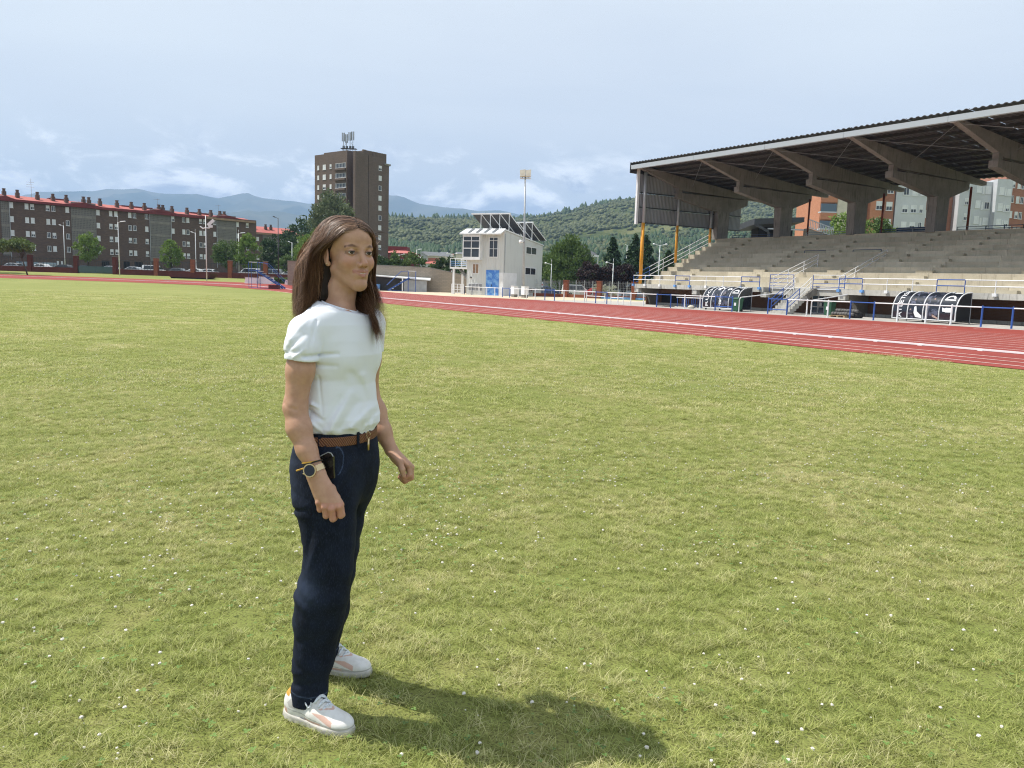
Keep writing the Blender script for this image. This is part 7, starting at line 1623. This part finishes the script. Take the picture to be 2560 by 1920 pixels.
# ---------------------------------------------------------------- jeans
LN = [(-.590, 2.424, .86, .092), (-.588, 2.410, .765, .0925), (-.578, 2.402, .69, .0835), (-.5755, 2.400, .62, .079), (-.579, 2.400, .55, .0765), (-.595, 2.403, .46, .0825), (-.612, 2.412, .37, .0780), (-.632, 2.422, .22, .0640), (-.648, 2.432, .10, .0545), (-.652, 2.434, .055, .0540)]
LF = [(-.560, 2.572, .86, .090), (-.570, 2.588, .74, .084), (-.585, 2.604, .63, .075), (-.600, 2.625, .53, .071), (-.618, 2.648, .44, .071), (-.645, 2.69, .28, .070), (-.692, 2.748, .06, .0585)]
def jeans(W):
    P = rotz(W, (-.572, 2.5, 0), TY); z = W[2]
    zz = np.array([.68, .76, .82, .86, .90, .94, .985]); af = np.interp(z, zz, [.078, .092, .105, .110, .109, .104, .098]); ab = np.interp(z, zz, [.085, .103, .119, .126, .124, .112, .102]); b_ = np.interp(z, zz, [.140, .156, .164, .164, .160, .152, .142])
    a_ = np.where(P[0] > 0, af, ab); e = 2.2; k = (np.abs(P[0] / a_) ** e + np.abs(P[1] / b_) ** e) ** (1 / e); pel = (k - 1) * np.minimum(a_, b_) * .95
    pel = smax(smax(pel, z - .983, .004), .72 - z, .07)
    d = smin(pel, chain(W, LN, .025), .035); d2 = chain(W, LF, .03); d = smin(d, smin(pel, d2, .04), .014)
    f = 0
    for a, b, w_, am, yl in (((-.715, .815), (-.60, .775), .012, .0022, 2.6), ((-.70, .735), (-.625, .757), .006, .0055, 2.6), ((-.70, .722), (-.60, .735), .009, -.003, 2.6), ((-.69, .90), (-.60, .915), .012, .003, 2.6), ((-.61, .70), (-.640, .52), .010, .0045, 2.6), ((-.585, .66), (-.655, .50), .012, -.0045, 2.6), ((-.655, .62), (-.66, .50), .010, .004, 2.6),
                             ((-.70, .49), (-.60, .44), .014, .0045, 2.6), ((-.69, .455), (-.58, .40), .014, -.0040, 2.6), ((-.70, .40), (-.62, .33), .014, .0030, 2.6), ((-.67, .30), (-.57, .34), .014, .003, 2.6), ((-.70, .24), (-.62, .18), .012, .004, 2.6), ((-.70, .18), (-.60, .22), .012, -.0035, 2.6), ((-.70, .135), (-.61, .16), .009, .004, 2.6),
                             ((-.53, .80), (-.47, .90), .012, .003, 2.7), ((-.56, .78), (-.50, .90), .012, -.003, 2.7), ((-.50, .95), (-.46, .82), .008, .004, 2.7), ((-.515, .78), (-.515, .45), .010, .004, 2.7)):
        f = f + am * seg2(W, a, b, w_, yl)
    d = d + f + .0010 * cloth_noise(W, .75) + .0006 * cloth_noise(W, 1.9) - .0016 * np.exp(-((W[0] - np.interp(z, [.05, .2, .47, .63, .86, .98], [-.640, -.626, -.588, -.572, -.585, -.575])) / .0022) ** 2) * (W[1] < 2.43)
    # turned-up cuffs
    for L_, zc_ in ((LN, 0.), (LF, 0.)):
        b2, a2 = L_[-1], L_[-2]; t0 = (.108 - b2[2]) / (a2[2] - b2[2]); pa = [b2[i] + (a2[i] - b2[i]) * t0 for i in range(3)]
        cf = smax(s_cap(W, (b2[0] - .002, b2[1], .03), tuple(pa), b2[3] + .0045, (.0590 if L_ is LN else .0645)), z - .106 + .10 * (W[0] + .65), .002); cf = smax(cf, .060 - z, .003); d = smin(d, cf, .0015)
        d = smax(d, -smax(s_cap(W, (b2[0], b2[1], -.05), (b2[0] + .004, b2[1] - .002, .080), b2[3] - .006, b2[3] - .006), z - .085, .002), .002)
    d = smax(d, .060 - z, .003)
    # pocket groove and side seam
    P2 = (W[0], W[2]); d = d + .0018 * np.exp(-((np.sqrt((W[0] + .545 + .0 * z) ** 2 + (W[2] - .905) ** 2 * .25) - .020) / .0022) ** 2) * (W[1] < 2.42) * (W[0] > -.545) * (W[2] > .86)
    return d
pts, quads = sdf_mesh(jeans, (-.78, 2.27, .035), (-.41, 2.84, .995), .0034); jn = fixed(pts, quads, 'jeans', 'denim', wm, PO)
def denim_paint(W):
    z = W[:, 2]; n_ = len(W); a = np.zeros((n_, 3))
    x0 = np.interp(z, [.05, .2, .47, .63, .86, .98], [-.665, -.648, -.612, -.600, -.600, -.585]); near = W[:, 1] < np.interp(z, [.05, .5, .9], [2.42, 2.36, 2.36])
    a[:, 0] = np.maximum(a[:, 0], .0 * x0)
    a[:, 0] = np.maximum(a[:, 0], .75 * np.exp(-((np.abs(z - .107 + .10 * (W[:, 0] + .65))) / .0016) ** 2))
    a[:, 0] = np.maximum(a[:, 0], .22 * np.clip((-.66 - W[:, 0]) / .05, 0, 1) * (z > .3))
    a[:, 0] = np.maximum(a[:, 0], .30 * np.exp(-((z - .49) / .05) ** 2 - ((W[:, 0] + .63) / .05) ** 2))
    cr = np.abs(np.sqrt((W[:, 0] + .545) ** 2 + (z - .905) ** 2 * .25) - .0225) < .0012; a[:, 0] = np.maximum(a[:, 0], .6 * (cr & (W[:, 1] < 2.42) & (W[:, 0] > -.545) & (z > .865)))
    return a
paint(jn, denim_paint, PO)
def belt(W):
    P = rotz(W, (-.572, 2.5, 0), TY); z = W[2]; ang = np.arctan2(P[1], P[0]); zc_ = .968 - .006 * np.cos(ang)
    a_ = np.where(P[0] > 0, .1035, .108); k = (np.abs(P[0] / a_) ** 2.2 + np.abs(P[1] / .154) ** 2.2) ** (1 / 2.2); d = np.abs((k - 1) * .10) - .0030; return smax(d, np.abs(z - zc_) - .0150, .002)
pts, quads = sdf_mesh(belt, (-.76, 2.32, .935), (-.42, 2.68, .995), .0024); fixed(pts, quads, 'belt', 'braided_leather', wm, PO)
TF = Matrix.Rotation(TY, 3, 'Z')
for ang in (-1.15, -.2, -2.2, .9):
    px2, py2 = .108 * math.cos(ang), .158 * math.sin(ang); c0 = TF @ Vector((px2, py2, 0)) + Vector((-.572 - PO[0], 0, 0)); nrm = (TF @ Vector((math.cos(ang) / .108, math.sin(ang) / .158, 0))).normalized(); tn = Vector((-nrm.y, nrm.x, 0))
    mb = MB(); mb.hexa([c0 + tn * -.005 + Vector((0, 0, .945)), c0 + tn * .005 + Vector((0, 0, .945)), c0 + tn * .005 + nrm * .003 + Vector((0, 0, .945)), c0 - tn * .005 + nrm * .003 + Vector((0, 0, .945))], [c0 + tn * -.005 + Vector((0, 0, .988)), c0 + tn * .005 + Vector((0, 0, .988)), c0 + tn * .005 + nrm * .003 + Vector((0, 0, .988)), c0 - tn * .005 + nrm * .003 + Vector((0, 0, .988))]); mb.build('belt_loop', 'denim', wm)
mb = MB(); cpt = Vector((-.462 - PO[0], 2.462 - PO[1], .972)); mb.path([cpt + Vector((.006 * math.cos(a), 0, .012 * math.sin(a))) for a in np.linspace(0, 5.6, 12)], .0014, 5); mb.tube(cpt + Vector((0, 0, -.012)), cpt + Vector((0, -.003, -.05)), .004, 6); mb.build('belt_clip', 'gold', wm, True)

# ---------------------------------------------------------------- watch, bands, phone
axw = Vector((EL[0] - WR[0], EL[1] - WR[1], EL[2] - WR[2])).normalized(); axw = (Vector((-.624, 2.310, .955)) - Vector(WR)).normalized()
def ring(name, mat, c, ax, r_, w_, t_, parent=wm, nseg=28, sx=1.0):
    a = ax.orthogonal().normalized(); b = ax.cross(a); vs, fs = [], []
    for i in range(nseg):
        th_ = 2 * math.pi * i / nseg; dr = a * math.cos(th_) + b * math.sin(th_)
        for rr, hh in ((r_, -w_ / 2), (r_ + t_, -w_ / 2), (r_ + t_, w_ / 2), (r_, w_ / 2)): p = Vector(c) - Vector(PO) + dr * rr + ax * hh; vs.append(p)
    for i in range(nseg):
        j = (i + 1) % nseg
        for k in range(4): fs.append((4 * i + k, 4 * i + (k + 1) % 4, 4 * j + (k + 1) % 4, 4 * j + k))
    mb = MB(); mb.add(vs, fs); return mb.build(name, mat, parent, False)
wc = Vector(WR) + axw * .006
wt = empty('wristwatch', tuple(wc), 0, 'round dark faced watch with a pale gold band on the woman\'s right wrist', 'watch')
o = ring('watch_band', 'gold', Vector(PO), axw, .0262, .018, .0022, wt)
fn_ = Vector((-.15, -.98, .10)); fn_ = (fn_ - axw * fn_.dot(axw)).normalized(); cc_ = fn_ * .0285 + Vector((-.006, 0, 0))
mb = MB(); mb.tube(cc_ - fn_ * .003, cc_ + fn_ * .0045, .0205, 32); mb.build('watch_case', 'gold', wt, False); mb = MB(); mb.tube(cc_ + fn_ * .0046, cc_ + fn_ * .0054, .0168, 32); mb.build('watch_face', 'watch_face', wt)
mb = MB(); mb.tube(cc_ - axw.cross(fn_) * .0205, cc_ - axw.cross(fn_) * .0245, .003, 8); mb.build('crown', 'gold', wt)
ring('bracelet', 'lash', Vector(WR) + axw * .030, (axw + Vector((.10, 0, .28))).normalized(), .0282, .0045, .0028); ring('bracelet', 'yellow_band', Vector(WR) + axw * .034, (axw + Vector((.22, 0, .45))).normalized(), .0292, .0040, .0022)
p0 = Vector(WR) + axw * .020 + Vector((-.024, -.012, -.006)) - Vector(PO); mb = MB(); mb.path([p0, p0 + Vector((-.012, -.004, -.003)), p0 + Vector((-.026, -.005, -.008))], .0026, 6); mb.build('bracelet_knot', 'yellow_band', wm, True)
ph = empty('phone', (-.566, 2.333, .908), 0, 'dark phone sticking out of the front pocket of the jeans', 'phone')
mb = MB(); prf = [(-.030, -.05), (.022, -.05), (.024, .018), (.019, .027), (.008, .030), (-.020, .018), (-.030, .010)]; mb.prism(prf, 'y', -.004, .006); o = mb.build('phone_body', 'phone_black', ph); o.rotation_euler = (R(-4), R(-6), R(-12))
mb = MB(); mb.path([(-.030, -.0045, .012), (-.018, -.0045, .0205), (.008, -.0045, .0315), (.019, -.0045, .0285), (.0245, -.0045, .018)], .0016, 5); o = mb.build('phone_edge', 'galvanised', ph); o.rotation_euler = (R(-4), R(-6), R(-12))

# ---------------------------------------------------------------- shoes
def shoe(heel, yaw, mirror):
    hx, hy = heel
    def fn(W):
        P = rotz(W, (hx, hy, 0), yaw); P = [P[0], P[1] * mirror, P[2]]
        up_ = s_ell(P, (.205, .002, .034), (.064, .043, .030)); up_ = smin(up_, s_ell(P, (.140, .0, .044), (.075, .040, .040)), .02); up_ = smin(up_, s_ell(P, (.048, 0, .052), (.053, .037, .066)), .02)
        up_ = smin(up_, s_cap(P, (.115, 0, .070), (.085, 0, .088), .026, .026), .015)
        up_ = smax(up_, .022 - P[2], .006)
        op = s_cap(P, (.055, 0, .075), (.070, 0, .16), .029, .034); up_ = smax(up_, -op, .004); up_ = smax(up_, P[2] - (.094 + .35 * np.clip(.045 - P[0], 0, .06)), .004)
        tng = smax(s_cap(P, (.165, 0, .062), (.100, 0, .108), .016, .015), -(s_cap(P, (.055, 0, .06), (.07, 0, .16), .026, .03)), .004); return smin(up_, tng, .006)
    x0, x1 = min(hx, hx + .3 * math.cos(yaw)) - .07, max(hx, hx + .3 * math.cos(yaw)) + .07; y0, y1 = min(hy, hy + .3 * math.sin(yaw)) - .07, max(hy, hy + .3 * math.sin(yaw)) + .07
    g_ = wm
    pts, quads = sdf_mesh(fn, (x0, y0, .005), (x1, y1, .14), .0022); o = fixed(pts, quads, 'shoe', 'shoe_upper', g_, PO)
    def pnt(W):
        ca, sa = math.cos(yaw), math.sin(yaw); dx, dy = W[:, 0] - hx, W[:, 1] - hy; x = ca * dx + sa * dy; y = (-sa * dx + ca * dy) * mirror; z = W[:, 2]; a = np.zeros((len(W), 3))
        t1 = np.abs(z - (.058 - .35 * (x - .165))) < .0085; a[:, 0] = ((t1 & (x > .135) & (x < .215) & (z < .062)) | ((x < .03) & (z > .02) & (z < .05) & (x > -.02)) | ((np.abs(x - .172 - .02 * np.cos(y * 90)) < .005) & (z > .05) & (np.abs(y) < .026)) | ((np.abs(z - .030) < .004) & (x > .1) & (x < .17))) * .85
        a[:, 1] = (((z < .034) & (x > .17)) | ((x > .03) & (x < .075) & (z > .055) & (z < .085) & (np.abs(x - .052) + .8 * np.abs(z - .068) < .022)) | (np.abs(z - (.040 - .1 * (x - .13))) < .0018)) * .7
        a[:, 2] = ((x < .035) & (z > .088)) * 1.0; return a
    paint(o, pnt, PO)
    def sole(W):
        P = rotz(W, (hx, hy, 0), yaw); P = [P[0], P[1] * mirror, P[2]]; x = P[0]; hw = np.interp(x, [-.01, .02, .10, .19, .24, .275], [.030, .039, .038, .049, .044, .026])
        q_ = np.maximum(np.abs(P[1]) - hw, np.maximum(-.006 - x, x - .272)); q_ = smax(q_, -(-.004 + .0) - 0 * x + (-P[2]) , .004); top_ = np.interp(x, [0, .05, .15, .27], [.034, .030, .026, .030]); d = smax(q_, P[2] - top_, .006)
        e_ = s_ell(P, (.133, 0, .01), (.147, .053, .08)); return smax(d, e_, .006) + .0008 * np.sin(x * 240) * (P[2] < .014)
    pts, quads = sdf_mesh(sole, (x0, y0, -.012), (x1, y1, .05), .0024); fixed(pts, quads, 'shoe_sole', 'shoe_sole', o, PO)
    Rm = Matrix.Rotation(yaw, 3, 'Z')
    def SW(x, y, z): return Rm @ Vector((x, y * mirror, z)) + Vector((hx - PO[0], hy - PO[1], 0))
    for k in range(5):
        x = .108 + k * .0155; z = .1245 - k * .0108; mb = MB(); sg = 1 if k % 2 else -1
        mb.path([SW(x - .004, -.024, z - .014), SW(x, -.012, z - .0005), SW(x + .003, 0, z + .0035), SW(x + .004, .012, z - .0005), SW(x + .004, .024, z - .014)], .0036, 6); mb.path([SW(x - .002, -.02, z - .008), SW(x + .006, 0, z + .002), SW(x + .013, .02, z - .012)], .0026, 5); mb.build('lace', 'lace_white', o, True)
    mb = MB(); mb.path([SW(.104, 0, .110), SW(.100, -.018, .106), SW(.106, -.034, .088), SW(.118, -.036, .074), SW(.125, -.030, .078), SW(.112, -.010, .106)], .0024, 5); mb.path([SW(.104, 0, .110), SW(.112, .018, .104), SW(.124, .030, .084), SW(.136, .024, .084), SW(.110, .004, .109)], .0024, 5); mb.build('lace_bow', 'lace_white', o, True)
shoe((-.728, 2.449), math.atan2(2.335 - 2.449, -.484 + .728), 1)
shoe((-.760, 2.776), R(-11.5), 1)

# ---------------------------------------------------------------- hair
rg = np.random.default_rng(5)
def skull(P):
    d = s_ell(P, (-.014, 0, .035), (.096, .0735, .080)); d = smin(d, s_ell(P, (.028, 0, .045), (.056, .058, .052)), .02); return smin(d, s_ell(P, (.024, 0, -.030), (.060, .054, .082)), .02)
def hairline(x, y, z): return np.minimum(-(z - .0745 + 6.5 * y ** 2), x - np.where(z < .03, .004 + .88 * z, .024 + .22 * z))       # < 0 where hair grows
def hair_under(W):
    P = rotz(W, HC, HY); d = skull(P) - .0028
    d = smax(d, hairline(*P), .006); d = smax(d, -.075 - P[2], .01)
    back = smax(s_ell(P, (-.055, 0, -.055), (.055, .066, .085)), P[0] + .012, .008); d = smin(d, back, .03)
    lf = s_cap(P, (-.008, .068, .01), (-.008, .060, -.13), .012, .013); d = smin(d, lf, .02)
    rb = s_cap(P, (-.045, -.058, .0), (-.040, -.062, -.13), .026, .028); return smin(d, rb, .02)
pts, quads = sdf_mesh(hair_under, (-.76, 2.34, 1.36), (-.40, 2.66, 1.70), .0030)
hu = fixed(pts, quads, 'hair', 'hair_under', wm, PO)
NS_ = 26000; SEG = 17
u_ = rg.normal(0, 1, (NS_ * 4, 3)); u_ /= np.linalg.norm(u_, axis=1)[:, None]; P_ = np.array([-.012, 0, .034]) + u_ * np.array([.098, .0765, .083])
def grad(P, e=.002):
    g = np.stack([skull([P[:, 0] + e, P[:, 1], P[:, 2]]) - skull([P[:, 0] - e, P[:, 1], P[:, 2]]), skull([P[:, 0], P[:, 1] + e, P[:, 2]]) - skull([P[:, 0], P[:, 1] - e, P[:, 2]]), skull([P[:, 0], P[:, 1], P[:, 2] + e]) - skull([P[:, 0], P[:, 1], P[:, 2] - e])], 1)
    return g / (np.linalg.norm(g, axis=1)[:, None] + 1e-9)
for _ in range(2): P_ = P_ - grad(P_) * (skull(P_.T) - .003)[:, None]
x, y, z = P_.T
ok = (hairline(x, y, z) < rg.normal(0, .0012, len(P_))) & (z > -.035 - .02 * (x < -.05)) & ~((np.abs(y) > .05) & (x > -.004) & (z < .012))
P_ = P_[ok][:NS_]; M_ = len(P_); x, y, z = P_.T; nr = grad(P_)
part_y = -.004 + .006 * np.sin(x * 60)
side = np.where(y > part_y, 1., -1.)
ini = np.stack([np.where(side > 0, -.10, -.62), side * np.where(side > 0, .95, .75), np.full(M_, .12)], 1) + rg.normal(0, .07, (M_, 3)); ini[x < -.05] += np.array([-.35, 0, -.2])
ini -= nr * (ini * nr).sum(1)[:, None] * .9; ini /= np.linalg.norm(ini, axis=1)[:, None]
lay = rg.uniform(0, 1, M_) ** .7; thick = .002 + np.where(side > 0, .012, .022) * lay
# locks: a coarse and a fine family, blended
def fam(n1, n2, seed, amp): c_ = (np.floor((np.arctan2(y, -x) + 4) * n1) + 97 * np.floor(z * n2) + 13 * np.floor(lay * 3)).astype(int); return np.random.default_rng(seed).normal(0, amp, (9973, 4))[np.abs(c_ * 7919) % 9973]
k1, k2 = fam(5, 22, 8, 1.), fam(16, 70, 9, 1.)
pos = P_.copy(); vel = ini.copy(); path_ = [pos.copy()]
Lh = np.where(side > 0, .288, .290) + rg.normal(0, .016, M_) + k1[:, 3] * .014 - (1 - lay) * .02; st_ = Lh / SEG; ca, sa = math.cos(HY), math.sin(HY)
for k in range(SEG):
    t = k / SEG; vel = vel + np.array([0, 0, -1.]) * np.where(side > 0, .40, .30)[:, None]
    ph = 6.5 * t + k1[:, 2] * 1.5 + k2[:, 2] * .5; tanv = np.stack([-pos[:, 1], pos[:, 0], np.zeros(M_)], 1); tanv /= np.linalg.norm(tanv, axis=1)[:, None] + 1e-6; out_ = np.stack([pos[:, 0] + .01, pos[:, 1], np.zeros(M_)], 1); out_ /= np.linalg.norm(out_, axis=1)[:, None] + 1e-6
    wv = tanv * (np.sin(ph) * .30)[:, None] + out_ * (np.cos(ph * 1.2) * .22)[:, None]
    vel += wv * min(1, 2.2 * t) + k1[:, :3] * .035 * (t > .2) + k2[:, :3] * .030 * (t > .1) + rg.normal(0, .035, (M_, 3))
    vel += out_ * (np.where(side > 0, -.02, .085 * (.25 < t < .9)) + np.where(side > 0, .0, .26 * (t > .84)))[:, None] * (.3 + lay)[:, None]
    vel /= np.linalg.norm(vel, axis=1)[:, None]; pos = pos + vel * st_[:, None]
    th_ = .0032 + thick * min(1, .08 + 2.4 * t); s_ = skull(pos.T); ins = s_ < th_
    if ins.any(): g = grad(pos[ins]); pos[ins] += g * (th_ - s_)[ins, None]; v_ = vel[ins]; dn = (v_ * g).sum(1); vel[ins] = v_ - g * np.minimum(dn, 0)[:, None]
    dd = pos[:, :2] - np.array((-.02, 0)); l = np.linalg.norm(dd, axis=1); lim = .054 + thick * .8; ins = (l < lim) & (pos[:, 2] < -.03); pos[ins, :2] = np.array((-.02, 0)) + dd[ins] / l[ins, None] * lim[ins, None]
    ns_ = (side < 0) & (pos[:, 2] < .030) & (pos[:, 0] > -.024 + .010 * lay); pos[ns_, 0] -= (pos[ns_, 0] + .024) * .55
    fs_ = (side > 0) & (pos[:, 2] < .05) & (pos[:, 2] > -.12) & (pos[:, 1] < .056); pos[fs_, 1] += (.056 - pos[fs_, 1]) * .5
    fx = (side > 0) & (pos[:, 2] < .05) & (pos[:, 2] > -.10) & (pos[:, 0] > .030); pos[fx, 0] -= (pos[fx, 0] - .030) * .5
    zz_ = pos[:, 2]; lim = np.interp(zz_, [-.24, -.12, 0., .04, .07], [.050, .064, .078, .090, .3]) + .014 * lay; ov = (side > 0) & (pos[:, 1] > lim) & (pos[:, 0] > -.09); pos[ov, 1] = lim[ov] + (pos[ov, 1] - lim[ov]) * .3; vel[ov, 1] = np.minimum(vel[ov, 1], 0)
    ov = (side > 0) & (zz_ < -.10) & (pos[:, 0] > -.06); pos[ov, 0] += .0075
    rr_ = np.hypot(pos[:, 0] + .01, pos[:, 1]); lim = np.interp(zz_, [-.2, -.1, 0., .05, .08], [.134, .132, .118, .108, .3]) + .032 * lay; ov = rr_ > lim; f__ = (lim[ov] + (rr_[ov] - lim[ov]) * .3) / rr_[ov]; pos[ov, 0] = (pos[ov, 0] + .01) * f__ - .01; pos[ov, 1] *= f__
    wz = pos[:, 2] + HC[2]; wx = HC[0] + ca * pos[:, 0] - sa * pos[:, 1]; wy = HC[1] + sa * pos[:, 0] + ca * pos[:, 1]
    for a_, b_, r_ in (((-.585, 2.42, 1.350), (-.640, 2.358, 1.312), .060), ((-.57, 2.5, 1.33), (-.59, 2.56, 1.33), .090)):
        W_ = np.stack([wx, wy, wz], 1); ba = np.array(b_) - np.array(a_); h = np.clip(((W_ - np.array(a_)) @ ba) / (ba @ ba), 0, 1); cl_ = np.array(a_) + h[:, None] * ba; dv = W_ - cl_; l = np.linalg.norm(dv, axis=1); lim = r_ + .003 + .014 * lay; ins = (l < lim) & (side < 0)
        W_[ins] = cl_[ins] + dv[ins] / l[ins, None] * lim[ins, None]; wx, wy, wz = W_.T
    for _ in range(2):
        td = torso([wx, wy, wz]); ins = (side > 0) & (td < .004 + .012 * lay) & (wz < 1.40); pu = (.004 + .012 * lay - td)[ins]; wx[ins] += .88 * pu; wy[ins] -= .47 * pu
    dx, dy = wx - HC[0], wy - HC[1]; pos = np.stack([ca * dx + sa * dy, -sa * dx + ca * dy, wz - HC[2]], 1); path_.append(pos.copy())
S_ = np.stack(path_, 1)
nsm = S_.copy(); nsm[:, 1:-1] = .5 * S_[:, 1:-1] + .25 * (S_[:, :-2] + S_[:, 2:]); S_ = nsm
Wd = np.stack([HC[0] + ca * S_[..., 0] - sa * S_[..., 1] - PO[0], HC[1] + sa * S_[..., 0] + ca * S_[..., 1] - PO[1], HC[2] + S_[..., 2]], -1)
cen = np.array([HC[0] - PO[0], HC[1] - PO[1], 0]); onr = Wd - cen; onr[..., 2] = np.maximum(S_[..., 2] - .02, 0) * 1.2; onr += rg.normal(0, .03, (M_, 1, 3))
tg = np.gradient(Wd, axis=1); b1 = np.cross(tg, onr); b1 /= np.linalg.norm(b1, axis=2)[..., None] + 1e-9
tt = np.linspace(0, 1, SEG + 1)[None, :, None]; wd_ = .00044 * (1 - .8 * tt ** 3) * rg.uniform(.6, 1.4, (M_, 1, 1))
vv = np.stack([Wd + b1 * wd_, Wd - b1 * wd_], 2).reshape(-1, 3); base_ = (np.arange(M_) * (SEG + 1) * 2)[:, None]; kk = (np.arange(SEG) * 2)[None, :]
ff = np.stack([base_ + kk, base_ + kk + 1, base_ + kk + 3, base_ + kk + 2], -1).reshape(-1, 4)
tint = np.clip(.36 + k1[:, 1] * .16 + k2[:, 1] * .18 + rg.normal(0, .16, M_) + .3 * (lay - .5), 0, 1); hl = np.clip(k2[:, 3] * .4 + k1[:, 3] * .25, 0, 1) * (lay > .3)
c4 = np.zeros((M_, SEG + 1, 2, 4), dtype=np.float32); c4[..., 0] = (tint[:, None] + .28 * np.linspace(-.3, 1, SEG + 1)[None])[..., None]; c4[..., 1] = hl[:, None, None]; c4[..., 3] = 1
me = bpy.data.meshes.new('hair_strands'); me.vertices.add(len(vv)); me.vertices.foreach_set('co', vv.astype(np.float32).ravel()); me.loops.add(ff.size); me.loops.foreach_set('vertex_index', ff.astype(np.int32).ravel()); me.polygons.add(len(ff)); me.polygons.foreach_set('loop_start', np.arange(0, ff.size, 4, dtype=np.int32)); me.polygons.foreach_set('use_smooth', np.ones(len(ff), dtype=bool)); me.update(calc_edges=True)
at = me.color_attributes.new('tint', 'FLOAT_COLOR', 'POINT'); at.data.foreach_set('color', np.clip(c4, 0, 1).ravel()); me.materials.append(MATS['hair'])
o = bpy.data.objects.new('hair_strands', me); col.objects.link(o); o.parent = hu
